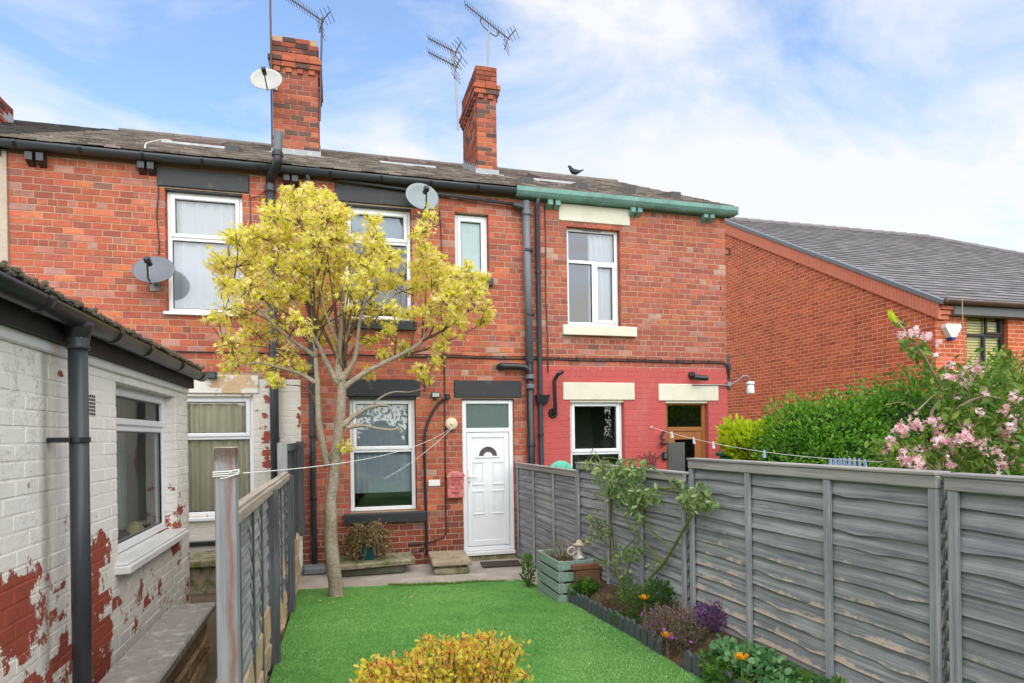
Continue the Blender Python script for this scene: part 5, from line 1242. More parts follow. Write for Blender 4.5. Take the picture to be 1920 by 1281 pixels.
r = fpost('tall weathered fence post with rust stain and clothes line tied round it', -.41, BP, -.02, onX(425, 841, -.41).z, .076, OLDPOST)
m = MB(); m.box(-.41-.038, -.41+.038, BP-.038, BP+.038, onX(425, 841, -.41).z+.0005, onX(425, 841, -.41).z+.006, .002); m.build('post_top', BAREW, r)
LF = -.455
fence_panel('grey lap fence panel with bare sagging top rail behind the tall weathered post', LF, BP+.06, 4.40, .28, 1.385, 11, [BP+.36, BP+.85, BP+1.25], face=1, wear=.05, seed=6, cap=BAREW, bat=DARKFENCE)
fpost('dark stained fence post rising from the lawn edge between two left panels', -.41, 4.46, .0, 1.36, .085, DARKFENCE)
fence_panel('short grey lap fence panel between two dark posts on the left', LF, 4.51, 6.02, .42, 1.38, 9, [4.9, 5.3, 5.7], face=1, wear=.05, seed=7, cap=BAREW, bat=DARKFENCE)
fpost('dark stained fence post standing at the lawn corner near the patio', -.41, 6.08, .02, 1.36, .085, DARKFENCE)
fpost('tall grey post where the left fence steps up towards the house', -.47, 6.2, .02, 1.655, .085, FENCEPOST)
fence_panel('raised dark fence panel between the house walls', LF-.01, 6.26, 7.98, .62, 1.63, 9, [6.6, 7.2, 7.7], face=1, wear=.02, seed=8, cap=DARKFENCE, bat=DARKFENCE, mat_=DARKFENCE)
fpost('dark fence post against the house wall hanging clear of the ground', -.41, 8.05, .52, 1.66, .085, DARKFENCE)
# low wall with a stone slab beside the outhouse
lw = root('low_stone_wall', (-1.03, 4, 0), 'low stone wall capped with worn grey slabs beside the outhouse', 'stone wall')
for i, (a, b) in enumerate(((1.6, 2.9), (2.905, 4.12), (4.125, 5.3))):
    m = MB(); m.box(-1.20, -.895, a, b, .385, .45, .012); o = m.build('coping_slab', SLABTOP, lw)
y = 1.65
while y < 5.2:
    L_ = rn.uniform(.28, .5); z = -.02
    for h_ in (.14, .13, .13):
        m = MB(); m.box(-1.18, -.935+rn.uniform(-.015, .012), y+.005, min(5.25, y+L_)-.005, z+.003, z+h_-.003, .018); o = m.build('stone', TANSTONE, lw); z += h_
        for v in o.data.vertices: v.co += Vector((noise.noise(v.co*7), noise.noise(v.co*7+Vector((3, 1, 0))), 0))*.02
    y += L_
ys = root('back_step', (-1.3, 7.8, 0), 'worn mossy stone step below the painted ground floor window', 'step')
m = MB(); m.box(-1.75, -.62, 7.55, FACE-.01, .30, .38, .012); m.build('step_slab', STONEMOSS, ys)
m = MB(); m.box(-1.7, -.68, 7.62, FACE-.01, -.02, .298, .02); m.build('step_riser', STONEMOSS, ys)
m = MB(); m.box(-1.72, -.66, FACE-.05, FACE-.008, .44, .50, .01); m.build('damp_strip', BLACKPVC, ys)

# ================================================================== patio things
sp5 = MB(); sp5.box(1.15, 1.45, 7.50, 8.1, .1255, .1545, .004)
ps = root('stone_bench', (.45, 7.9, .05), 'low mossy stone slab bench under the front window of the middle house', 'bench')
a, b = onZ(632, 1064, .215), onZ(775, 1050, .215)
m = MB(); n = 14; V = []
for i in range(n+1):
    f = i/n; x = lerp(-.02, .92, f); yf = lerp(7.60, 7.70, f)+.012*noise.noise(Vector((x*6, 0, 0)))
    V += [(x, yf+.01, .215), (x, FACE-.02, .222), (x, yf, .20), (x, yf+.015, .155), (x, FACE-.02, .155)]
m.add(V, [q for i in range(n) for q in ((5*i, 5*i+5, 5*i+6, 5*i+1), (5*i, 5*i+2, 5*i+7, 5*i+5), (5*i+2, 5*i+3, 5*i+8, 5*i+7), (5*i+3, 5*i+4, 5*i+9, 5*i+8))]+[(0, 1, 4, 3, 2), (5*n, 5*n+2, 5*n+3, 5*n+4, 5*n+1)])
m.build('slab', STONEMOSS, ps)
m = MB(); m.box(.05, .80, 7.72, FACE-.03, .046, .154, .02); m.build('plinth', mat('dark_mossy_block', (.10, .10, .07), .95, .4, 8, .7, 20, .1), ps)
ds = root('door_step_block', (1.37, 7.75, .05), 'sandstone slab step on a stone block left of the front door', 'step')
m = MB(); m.box(-.235, .235, -.36, .36, .155, .215, .012); m.build('slab', STONE, ds, M=Matrix.Translation((1.345, 7.78, 0)) @ Matrix.Rotation(R(-4), 4, 'Z'))
m = MB(); m.box(-.21, .21, -.32, .33, .046, .125, .015); m.build('support_block', STONEMOSS, ds, M=Matrix.Translation((1.345, 7.78, 0)) @ Matrix.Rotation(R(-4), 4, 'Z'))
tag(MB().box(-.25, .25, -.16, .16, .0, .014, .004).build('doormat', mat('brown_rubber_mat', (.085, .065, .055), .9, .3, 10, .8, 120, .1), None, M=Matrix.Translation((2.02, 7.83, .052)) @ Matrix.Rotation(R(-6), 4, 'Z')), 'worn brown doormat lying before the white front door', 'doormat')

# ================================================================== foliage helpers
SH = {
 'oval': (np.array([(0, 0, 0), (.22, .35, .05), (.2, .7, .03), (0, 1, -.06), (-.2, .7, .03), (-.22, .35, .05)]), [(0, 1, 2, 3), (0, 3, 4, 5)]),
 'slim': (np.array([(0, 0, 0), (.11, .4, .03), (0, 1, -.05), (-.11, .4, .03)]), [(0, 1, 2), (0, 2, 3)]),
 'maple': (np.array([(0, 0, 0), (.10, .12, 0), (.56, .16, -.10), (.17, .34, .03), (.44, .80, -.10), (.10, .50, .04), (0, 1.1, -.14), (-.10, .50, .04), (-.44, .80, -.10), (-.17, .34, .03), (-.56, .16, -.10), (-.10, .12, 0)]),
           [(0, 1, 3, 5, 7, 9, 11), (1, 2, 3), (3, 4, 5), (5, 6, 7), (7, 8, 9), (9, 10, 11)]),
 'round': (np.array([(0, 0, 0), (.36, .2, .04), (.46, .55, .02), (.2, .92, -.03), (-.2, .92, -.03), (-.46, .55, .02), (-.36, .2, .04)]), [(0, 1, 2, 3, 4, 5, 6)]),
 'flower': (np.array([(0, 0, 0)]+[(math.cos(k*math.pi/5)*(.5 if k % 2 == 0 else .26), math.sin(k*math.pi/5)*(.5 if k % 2 == 0 else .26), .14 if k % 2 == 0 else .06) for k in range(10)]), [(0, 1+k, 1+(k+1) % 10) for k in range(10)]),
}
def foliage(name, P, size, shape, mat_, parent, up=.4, seed=0, outc=None, droop=0.0):
    """scatter leaf shaped faces at the points P with mixed attitudes"""
    rg = np.random.default_rng(seed); P = np.asarray(P, float); n = len(P); V0, F0 = SH[shape]
    d = rg.normal(0, 1, (n, 3)); d[:, 2] += up-droop
    if outc is not None: o_ = P-np.asarray(outc); o_ /= np.linalg.norm(o_, axis=1)[:, None]+1e-6; d += o_*1.1
    d /= np.linalg.norm(d, axis=1)[:, None]
    a = rg.normal(0, 1, (n, 3)); a[:, 2] += .6; s_ = np.cross(d, a); s_ /= np.linalg.norm(s_, axis=1)[:, None]+1e-6; nrm = np.cross(s_, d)
    sz = (size*rg.uniform(.6, 1.25, n))[:, None, None]
    V = P[:, None]+sz*(V0[None, :, 0:1]*s_[:, None]+V0[None, :, 1:2]*d[:, None]+V0[None, :, 2:3]*nrm[:, None])
    k = len(V0); Fs = [tuple(q+j*k for q in f) for j in range(n) for f in F0]
    me = bpy.data.meshes.new(name); me.from_pydata(V.reshape(-1, 3).tolist(), [], Fs); me.materials.append(mat_); me.update()
    return link(bpy.data.objects.new(name, me), parent)
def ell(rg, n, c, r, shell=.55):
    d = rg.normal(0, 1, (n, 3)); d /= np.linalg.norm(d, axis=1)[:, None]
    k = rg.uniform(shell**3, 1, n)**(1/3); return np.asarray(c)+d*k[:, None]*np.asarray(r)
rg = np.random.default_rng(11)

# ================================================================== golden maple
TY = 6.95
TB = onZ(630, 1119, .07)
def tp(px, py, dy=0.0): return onY(px, py, TB.y+dy)
BARK = None
t = NT('maple_bark'); c = t.mix(t.ramp(t.noise(7, 6, .65, stretch=(1, 1, .5)), [(.3, 0), (.7, 1)]), (.25, .195, .145), (.44, .37, .28)); c = t.mix(t.ramp(t.noise(24, 5, .7, stretch=(1, 1, 2.6)), [(.5, 0), (.68, .75)]), c, (.12, .09, .065)); c = t.mix(t.ramp(t.noise(4.5, 5, .7), [(.5, 0), (.72, .55)]), c, (.23, .225, .15)); c = t.mix(t.ramp(t.noise(3, 6, .7), [(.58, 0), (.72, .6)]), c, (.52, .48, .41))
t.bump(t.noise(30, 5, .65, stretch=(1, 1, 1.6)), .9, .014); BARK = t.fin(c, .88, .2)
TWIG = mat('twig_brown', (.115, .07, .05), .85, .3, 10, .2, 40, .2)
tree = root('maple_tree', (TB.x, TB.y, .05), 'golden yellow leaved maple tree growing from the lawn edge before the house', 'tree')
def limb(pts, rads, name='branch', mt=None, sm=5):
    P = [tp(*p) for p in pts]; S = smooth_path(P, sm); n = len(S)
    rr = [float(np.interp(i/(n-1)*(len(rads)-1), range(len(rads)), rads)) for i in range(n)]
    S = [q+Vector((noise.noise(q*6), noise.noise(q*6+Vector((9, 0, 0))), 0))*min(.012, rr[i]*.35) for i, q in enumerate(S)]
    m = MB(); m.tube(S, rr, 10 if rads[0] > .02 else 7); m.build(name, mt or (BARK if rads[0] > .016 else TWIG), tree, True); return S
S = [limb([(632, 1128), (628, 1090), (620, 1000), (622, 930), (628, 880), (634, 820), (640, 750), (641, 700)], [.082, .071, .066, .056, .053, .050, .048, .044], 'trunk')]
S.append(limb([(616, 875), (604, 830), (597, 770), (595, 715), (592, 660), (588, 600, .05), (582, 540, .1)], [.042, .032, .029, .026, .022, .015, .007], 'limb'))
S.append(limb([(636, 735), (660, 715), (700, 690), (745, 668), (790, 640), (805, 600), (812, 560, -.1)], [.036, .029, .025, .022, .018, .011, .005], 'limb'))
S.append(limb([(640, 715), (634, 690), (636, 660), (640, 610), (642, 560, -.1), (640, 500, -.15)], [.05, .04, .03, .022, .016, .007], 'limb'))
S.append(limb([(641, 712), (655, 690), (668, 660), (675, 600), (690, 540, .1), (705, 470, .15)], [.04, .028, .022, .016, .012, .005], 'limb'))
S.append(limb([(638, 720), (622, 700), (598, 650, -.1), (570, 600, -.15), (545, 560, -.2), (520, 520, -.25)], [.04, .03, .02, .014, .010, .004], 'limb'))
S.append(limb([(597, 720), (560, 700), (525, 690, -.1), (480, 680, -.15), (440, 690, -.2)], [.026, .018, .013, .009, .004]))
S.append(limb([(594, 670), (550, 640, -.1), (510, 605, -.2), (470, 560, -.3), (440, 520, -.3)], [.026, .017, .012, .008, .003]))
S.append(limb([(640, 800), (665, 780), (690, 765), (718, 760), (730, 763)], [.035, .022, .018, .015, .011], 'branch', BARK))
S.append(limb([(650, 802), (680, 798), (705, 803), (735, 806), (752, 800)], [.026, .016, .013, .012, .008], 'branch', BARK))
S.append(limb([(690, 768), (715, 745), (740, 735), (770, 735), (805, 725)], [.014, .010, .008, .006, .003], 'branch', BARK))
S.append(limb([(790, 640), (830, 620, -.05), (870, 590, -.1), (905, 570, -.1)], [.016, .012, .008, .003]))
S.append(limb([(745, 668), (800, 655, .1), (850, 635, .1), (900, 610, .1)], [.014, .011, .008, .003]))
S.append(limb([(588, 610, .05), (570, 540, .1), (565, 470, .1), (568, 400, .1)], [.016, .012, .009, .003]))
S.append(limb([(582, 560, .1), (600, 500, 0), (618, 440, 0), (622, 390, 0)], [.014, .010, .007, .003]))
S.append(limb([(597, 770), (585, 740), (565, 725), (540, 722, -.1)], [.015, .010, .007, .003]))
S.append(limb([(626, 868), (618, 855, -.06), (630, 838, -.1), (645, 832, -.12)], [.02, .012, .008, .004]))
S.append(limb([(640, 690), (632, 640, -.2), (612, 590, -.3), (600, 540, -.4)], [.018, .013, .009, .004]))
S.append(limb([(642, 690), (652, 630, .25), (660, 580, .35), (672, 520, .4)], [.018, .013, .009, .004]))
rr = random.Random(77)
for k in range(22):      # the fan of fine upright shoots above the fork
    f0 = rr.choice([(640, 698), (636, 680), (648, 690), (592, 655), (590, 625), (660, 670)]); ex = f0[0]+rr.uniform(-1, 1)*rr.choice([60, 110, 150]); ey = rr.uniform(410, 540)+abs(ex-610)*.35; dy = rr.uniform(-.45, .45)
    S.append(limb([f0, (lerp(f0[0], ex, .22), lerp(f0[1], ey, .3), dy*.3), (lerp(f0[0], ex, .6), lerp(f0[1], ey, .65), dy*.7), (ex, ey, dy)], [.011, .009, .006, .0025], 'branch', TWIG))
for f0, e in (((790, 645), (800, 430)), ((795, 635), (822, 470)), ((805, 630), (850, 500)), ((830, 622), (885, 505)), ((850, 610), (915, 530)), ((770, 655), (775, 540)), ((740, 668), (735, 560)), ((560, 700), (450, 600)), ((550, 640), (430, 480)), ((520, 610), (415, 560)), ((545, 660), (420, 640))):
    S.append(limb([f0, (lerp(f0[0], e[0], .4)+4, lerp(f0[1], e[1], .4), 0), (e[0], e[1], rr.uniform(-.2, .2))], [.009, .006, .0025], 'branch', TWIG))
skel = [q for s_ in S for q in s_]
# clumps of the crown: photo position, radius in photo pixels
CL = [(560, 380, 30), (600, 378, 26), (520, 410, 30), (560, 420, 36), (605, 415, 36), (640, 405, 22), (500, 440, 28), (540, 460, 38), (590, 460, 40), (635, 450, 34), (470, 445, 22), (440, 460, 26), (425, 500, 26), (470, 490, 36),
      (510, 500, 38), (560, 510, 40), (610, 505, 40), (650, 490, 34), (690, 500, 30), (700, 450, 22), (705, 470, 26), (730, 490, 26), (430, 540, 26), (465, 545, 34), (410, 505, 16), (420, 585, 24), (455, 595, 30), (405, 605, 16), (500, 560, 34), (545, 560, 36),
      (600, 560, 36), (650, 545, 36), (700, 540, 34), (740, 530, 22), (440, 640, 28), (480, 630, 30), (520, 615, 28), (560, 610, 28), (610, 605, 26), (660, 595, 28), (700, 590, 26), (735, 580, 20), (430, 685, 22), (470, 675, 22), (500, 690, 22), (540, 665, 22), (560, 690, 14), (520, 720, 12),
      (800, 412, 16), (795, 440, 20), (800, 480, 26), (785, 500, 18), (820, 495, 24), (815, 530, 28), (780, 540, 22), (850, 520, 24), (880, 510, 20), (850, 550, 28), (895, 545, 24), (910, 520, 14), (905, 580, 22), (870, 585, 28), (830, 575, 28), (800, 590, 24), (860, 615, 24), (900, 608, 18), (825, 620, 22), (770, 590, 16),
      (790, 690, 14), (820, 680, 14), (830, 650, 14), (760, 655, 16), (700, 640, 18), (720, 665, 14), (690, 700, 10), (800, 715, 12), (645, 838, 13), (730, 618, 16), (640, 640, 14), (600, 640, 14), (700, 420, 14), (580, 362, 14)]
pts = []; tw = MB(); rr = random.Random(3)
for (cx_, cy_, rp) in CL:
    inner = 560 < cx_ < 720 and cy_ < 620
    for layer in range(2 if (rp > 20 and cy_ < 575) else 1):
        dy = rr.uniform(-.55, .55) if rp > 16 else rr.uniform(-.2, .2)
        c_ = tp(cx_+rr.uniform(-6, 6), cy_+rr.uniform(-5, 5), dy); R_ = rp*.0068
        # twig from the nearest limb below
        cand = min((q for q in skel if q.z < c_.z+.05), key=lambda q: (q-c_).length+.4*max(0, q.z-c_.z+.15), default=skel[0])
        if (cand-c_).length > .03:
            mid = lerp(cand, c_, .55)+Vector((rr.uniform(-.04, .04), rr.uniform(-.04, .04), rr.uniform(-.02, .03)))
            tw.tube(smooth_path([cand, mid, c_], 3), [.007, .006, .005, .005, .004, .003, .002][:7], 5)
        nt_ = int(6+rp*.40)
        for k in range(nt_):
            d = Vector((rr.gauss(0, 1), rr.gauss(0, 1), rr.gauss(.35, .8))).normalized(); e = c_+d*R_*rr.uniform(.55, 1.05)
            tw.tube([lerp(c_, e, .1), lerp(c_, e, .6)+Vector((0, 0, .01)), e], [.003, .0025, .0015], 4)
            for j in range(rr.randint(6, 11)):
                b_ = lerp(c_, e, rr.uniform(.45, 1.02)); pts.append(b_+Vector((rr.gauss(0, .022), rr.gauss(0, .022), rr.gauss(0, .018))))
o = tw.build('twigs', TWIG, tree, True, fix=False); o['kind'] = 'stuff'
MAPLE = leaf_mat('golden_maple_leaf', [(0, (.56, .60, .04)), (.22, (.78, .76, .07)), (.5, (.90, .83, .17)), (.70, (.93, .82, .33)), (.87, (.92, .72, .42)), (1, (.78, .50, .32))], .52, .5)
o = foliage('crown', pts, .052, 'maple', MAPLE, tree, up=-.25, seed=4); o['kind'] = 'stuff'
print('maple leaves', len(pts))
FP = []
for k in range(46):
    a = rr.uniform(0, 6.283); d = abs(rr.gauss(0, .75)); x_, y_ = TB.x+.15+math.cos(a)*d, TB.y-.15+math.sin(a)*d*.7
    if -.36 < x_ < 2.0 and y_ < 8.0: FP.append((x_, y_, (turf_z(y_)+.010) if y_ < patio_edge(x_) else .058))
o = foliage('fallen_leaves', FP, .04, 'maple', MAPLE, None, up=0, seed=91); tag(o, 'few fallen yellow leaves lying round the foot of the maple', 'leaves', kind='stuff')
for i, v in enumerate(o.data.vertices): v.co.z = FP[i//12][2]+.2*abs(v.co.z-FP[i//12][2])
tag(MB().box(-.06, .06, -.012, .012, -.04, .04, .004).build('yellow_tag', mat('yellow_wall_sign', (.68, .42, .03), .5, .1), None, M=Matrix.Translation(wallpt(466, 617, .02))), 'small yellow box on the brick wall behind the maple branches', 'box')

# ================================================================== pots and plants on the patio
pc = Vector((.37, 7.86, .222)); r = root('plant_pot', pc, 'square dark teal plastic pot holding a withered trailing plant on the stone bench', 'plant pot')
m = MB(); m.lathe([(.085, 0), (.09, .002), (.125, .19), (.14, .19), (.142, .225), (.122, .226), (.11, .19), (.07, .02)], 4, pc); m.xf(Matrix.Translation(pc) @ Matrix.Rotation(R(40), 4, 'Z') @ Matrix.Translation(-pc)); m.build('pot', mat('teal_plastic', (.012, .075, .085), .4, .2), r)
r = root('withered_plant', pc+Vector((0, 0, .2)), 'withered brown trailing plant spilling out of the teal pot', 'plant')
m = MB(); P = []; rr = random.Random(6)
for k in range(95):
    a = rr.uniform(0, 6.283); L_ = rr.uniform(.17, .31); c0 = pc+Vector((.05*math.cos(a), .05*math.sin(a), .2))
    hgt = rr.uniform(.06, .22); e = pc+Vector((math.cos(a)*L_, math.sin(a)*L_*.75, rr.uniform(-.0, .3)-.0)); e.z = max(e.z, .235); mid = lerp(c0, e, .5)+Vector((0, 0, hgt))
    S_ = smooth_path([c0, mid, e], 5); S_ = [q if q.y < FACE-.05 else Vector((q.x, FACE-.05, q.z)) for q in S_]; m.tube(S_, .0035, 4)
    for q in S_[3:]:
        for j in range(4): P.append((q.x+rr.gauss(0, .018), min(FACE-.04, q.y+rr.gauss(0, .018)), q.z+rr.gauss(0, .014)))
m.build('stems', mat('dry_stem', (.20, .14, .08), .9, .3), r, fix=False)['kind'] = 'stuff'
P = [q for q in P if not (q[1] < pc.y+.0 and abs(q[0]-pc.x-.03) < .075 and q[2] < pc.z+.19)]
foliage('dry_leaves', P, .042, 'oval', leaf_mat('dry_leaf', [(0, (.09, .06, .03)), (.4, (.19, .13, .06)), (.75, (.28, .21, .09)), (.93, (.30, .30, .08)), (1, (.38, .44, .05))], .15, .8), r, up=-.5, seed=8)['kind'] = 'stuff'

# crate planter
cr0 = onZ(1009, 1096, .13); y0, y1, x0, x1 = 5.47, 6.12, 1.955, 2.31
zt = onY(1055, 1052, y0).z; zb = .12
CRATE = wood_mat('sage_green_boards', (.20, .29, .235), (.32, .42, .35), (.42, .30, .18), axis=(40, 2, 40), wear=False)
cr = root('planter_crate', ((x0+x1)/2, (y0+y1)/2, zb), 'sage green slatted wooden planter crate at the end of the flower bed', 'planter')
nsl = 4; H_ = (zt-zb)/nsl
for i in range(nsl):
    za, zb2 = zb+i*H_+(.014 if i else 0), zb+(i+1)*H_-.006
    for (bx_) in ((x0, x0+.018, y0, y1), (x0+.0185, x1, y0, y0+.018), (x1-.018, x1, y0+.0185, y1), (x0+.0185, x1-.0185, y1-.018, y1)):
        m = MB(); m.box(bx_[0], bx_[1], bx_[2], bx_[3], za, zb2, .004); m.build('slat', CRATE, cr)
for (a, b) in ((x0+.02, y0+.02), (x0+.02, y1-.06), (x1-.06, y0+.02), (x1-.06, y1-.06)):
    m = MB(); m.box(a, a+.04, b, b+.04, zb, zt-.01, .003); m.build('corner_post', BAREW, cr)
m = MB(); m.box(x0+.03, x1-.03, y0+.03, y1-.03, zb+.03, zt-.08); m.build('crate_soil', SOIL, cr)
def clump(name, label, cat, c, r_, n, size, shape, mat_, seed, stems=12, up=.6, group=None, shell=.3, flowers=None, fshape='flower', fsize=.04, fn=0):
    rt = root(name, (c[0], c[1], c[2]), label, cat, group); g_ = np.random.default_rng(seed)
    P = ell(g_, n, (c[0], c[1], c[2]+r_[2]*.9), r_, shell); kz = np.array([noise.noise(Vector((q[0]*9, q[1]*9, seed))) for q in P]); P[:, 2] += kz*r_[2]*.9; P = P[(P[:, 2] > c[2]-.02) & (kz > -.42)]; P[:, 0] = np.minimum(P[:, 0], 2.345) if c[0] > 2 and c[0] < 2.38 else P[:, 0]
    foliage('leaves', P, size, shape, mat_, rt, up=up, seed=seed, outc=(c[0], c[1], c[2]))['kind'] = 'stuff'
    m = MB()
    for q in P[::max(1, len(P)//stems)]: m.tube([(c[0]+(q[0]-c[0])*.15, c[1]+(q[1]-c[1])*.15, c[2]-.02), ((q[0]+c[0])/2, (q[1]+c[1])/2, (c[2]+q[2])/2+.02), tuple(q)], [.005, .004, .002], 5)
    m.build('stems', TWIG, rt, fix=False)['kind'] = 'stuff'
    if fn:
        Q = ell(g_, fn*3, (c[0], c[1], c[2]+r_[2]*.95), np.asarray(r_)*1.03, .93); Q = Q[Q[:, 2] > c[2]+r_[2]*.9][:fn]
        foliage('blossom', Q, fsize, fshape, flowers, rt, up=.8, seed=seed+1)['kind'] = 'stuff'
    return rt
GREEN1 = leaf_mat('fresh_green_leaf', [(0, (.035, .10, .015)), (.5, (.07, .18, .025)), (1, (.16, .28, .05))], .3)
GREEN2 = leaf_mat('mid_green_leaf', [(0, (.02, .07, .012)), (.5, (.045, .13, .02)), (1, (.10, .21, .04))], .3)
LIME = leaf_mat('lime_leaf', [(0, (.20, .36, .01)), (.4, (.48, .62, .02)), (1, (.70, .76, .07))], .5)
OLIVE = leaf_mat('olive_dry_leaf', [(0, (.10, .09, .03)), (.5, (.22, .18, .06)), (1, (.30, .27, .09))], .2, .8)
clump('dry_plant', 'dry olive sprig growing in the green planter crate', 'plant', (2.10, 5.75, zt-.09), (.09, .12, .12), 240, .03, 'slim', OLIVE, 41)
clump('dry_plant', 'low dying plant in the far corner of the green planter crate', 'plant', (2.06, 6.0, zt-.09), (.07, .08, .06), 120, .03, 'slim', OLIVE, 42)
clump('red_flower_plant', 'green plant with red bloom squeezed beside the green planter crate', 'plant', (1.93, 6.35, .06), (.06, .10, .20), 170, .045, 'oval', GREEN1, 43, fn=3, flowers=leaf_mat('scarlet_petal', [(0, (.6, .02, .04)), (1, (.75, .06, .10))], .2), fsize=.05)
# ornament: seated garden figure with wide hat holding a ring
gx_, gy_, gz_ = 2.19, 5.57, zt-.03
gn = root('garden_ornament', (gx_, gy_, gz_), 'small pale painted garden figurine in a wide hat on the green planter crate', 'figurine')
FIG = mat('painted_resin', (.50, .44, .38), .6, .2, 25, .2, 60, .3)
m = MB(); m.tube([(gx_, gy_, gz_), (gx_, gy_, gz_+.03), (gx_+.004, gy_, gz_+.07), (gx_+.008, gy_, gz_+.095), (gx_+.01, gy_, gz_+.105), (gx_+.01, gy_, gz_+.13), (gx_+.012, gy_, gz_+.165)], [.045, .055, .042, .028, .017, .028, .012], 12); m.build('figure_body', FIG, gn, True)
m = MB(); m.lathe([(.001, .045), (.025, .04), (.03, .016), (.066, .006), (.064, .0), (.002, .0)], 16, (gx_+.012, gy_, gz_+.152)); m.build('hat', mat('straw_resin', (.52, .42, .28), .7, .2), gn, True)
m = MB(); m.tube([(gx_-.03, gy_-.03, gz_+.08), (gx_-.065, gy_-.045, gz_+.085)], .012, 7); m.build('arm', FIG, gn, True)
m = MB(); m.tube([(gx_-.085+.035*math.cos(a), gy_-.045, gz_+.105+.035*math.sin(a)) for a in np.linspace(0, 6.283, 18)], .009, 6); m.build('ring', mat('pale_pink_resin', (.62, .46, .42), .5, .1), gn, True)
m = MB(); m.tube([(gx_-.02, gy_-.05, gz_+.03), (gx_+.0, gy_-.06, gz_+.045), (gx_+.03, gy_-.055, gz_+.03)], .016, 7); m.build('legs', mat('white_resin', (.7, .68, .66), .5, .1), gn, True)
# bed, edging
grid('flower_bed', np.linspace(2.03, 2.375, 8), list(np.linspace(-2, 5.46, 46)), lambda x, y: turf_z(y)-.012+.20*min(1, (x-2.03)/.30)+.02*noise.noise(Vector((x*9, y*9, 2))), SOIL)
PICK = mat('dark_grey_picket_plastic', (.085, .095, .105), .5, .15, 8, .1, 40, .4)
def edging(label, y0, y1, X=2.045):
    r = root('border_edging', (X, (y0+y1)/2, turf_z((y0+y1)/2)), label, 'garden edging'); n_ = int((y0-y1)/.098)
    for i in range(n_):
        y = y0-i*.098; z = turf_z(y)-.03; hh = .155+.008*math.sin(i*2.1); w_ = .074; sl = .022*math.sin(i*.7)
        m = MB(); m.prism([(y-w_/2+0, z), (y+w_/2, z), (y+w_/2-.012, z+hh*.86), (y+w_/2-.028, z+hh*.97), (y-.006, z+hh), (y-w_/2+.006, z+hh*.95), (y-w_/2-.006, z+hh*.84)], X-.008+sl*.2, X+.008+sl*.2, 'x'); m.build('picket', PICK, r)
    m = MB(); m.box(X+.0085, X+.016, y1+.02, y0+.03, turf_z(y0)+.02, turf_z(y0)+.05, .002); m.build('rail', PICK, r)
sp5.build('spacer_stone', STONEMOSS, ds)
edging('run of dark grey plastic picket edging between lawn and flower bed', 5.44, 3.62)
edging('short run of dark grey picket edging sunk among green leaves', 3.42, 2.3)
# timber offcut and lattice crate in the bed
tag(MB().box(-.15, .15, -.03, .03, 0, .05, .006).build('timber_offcut', mat('brown_timber', (.20, .10, .055), .85, .3, 8, .5, 30, .2), None, M=Matrix.Translation((2.21, 5.40, .46))), 'brown timber offcut lying against the green planter crate', 'timber')
bs = root('brick_pile', (2.2, 5.4, .2), 'old brown timber block propping the offcut beside the planter crate', 'timber block')
m = MB(); m.box(2.09, 2.33, 5.375, 5.43, .16, .455, .008); m.build('prop_block', mat('brown_block', (.17, .09, .055), .9, .3, 8, .5, 20, .1), bs)
lt = root('lattice_basket', (2.30, 5.02, .3), 'grey plastic lattice basket leaning in the flower bed', 'basket')
p0 = onX(1112, 1100, 2.33); 
for i in range(9):
    m = MB(); m.tube([(2.335, 5.20-.045*i, .36), (2.345, 5.20-.045*i-.07, .50)], .0055, 4); m.tube([(2.335, 5.20-.045*i, .50), (2.345, 5.20-.045*i-.07, .36)], .0055, 4); m.build('lattice_strip', mat('blue_grey_plastic', (.20, .22, .25), .5, .1) if i == 0 else bpy.data.materials['blue_grey_plastic'], lt)
m = MB(); m.box(2.325, 2.347, 4.76, 5.22, .495, .51, .003); m.box(2.325, 2.347, 4.76, 5.22, .345, .36, .003); m.build('basket_rim', bpy.data.materials['blue_grey_plastic'], lt)

# ================================================================== climbing rose on the fence
ROSE = leaf_mat('rose_leaf', [(0, (.07, .15, .035)), (.35, (.15, .27, .075)), (.65, (.27, .38, .14)), (.85, (.40, .45, .22)), (1, (.42, .18, .10))], .35)
rs = root('climbing_rose', (2.27, 4.62, .35), 'climbing rose with bare arching canes tied up the grey fence', 'rose')
CANE = mat('rose_cane', (.14, .14, .05), .8, .4, 12, .3, 40, .2); CANEG = mat('green_rose_cane', (.16, .19, .045), .7, .3, 12, .2, 40, .2)
def rp(px, py, X=2.30): return onX(px, py, X)
canes = [([(1172, 1155), (1162, 1090), (1150, 1040), (1146, 990), (1147, 930), (1148, 890), (1140, 865)], .012), ([(1172, 1155), (1165, 1100), (1152, 1060), (1148, 1000), (1144, 950), (1150, 900)], .009), ([(1200, 1125), (1218, 1085), (1245, 1055), (1272, 1010), (1295, 970), (1305, 945), (1320, 930)], .012), ([(1242, 1057), (1215, 1025), (1190, 1000), (1172, 972), (1165, 945)], .008),
         ([(1258, 1032), (1232, 1005), (1212, 985), (1205, 960)], .006), ([(1150, 1035), (1128, 1010), (1112, 985), (1100, 970)], .007), ([(1160, 1085), (1140, 1062), (1125, 1040), (1110, 1030)], .005), ([(1295, 975), (1288, 958), (1282, 945), (1270, 915)], .006), ([(1165, 1035), (1190, 1010), (1205, 985)], .005), ([(1155, 880), (1170, 865), (1185, 860)], .004), ([(1128, 870), (1118, 850), (1112, 840)], .004), ([(1165, 1100), (1180, 1060), (1195, 1020), (1200, 1000)], .004)]
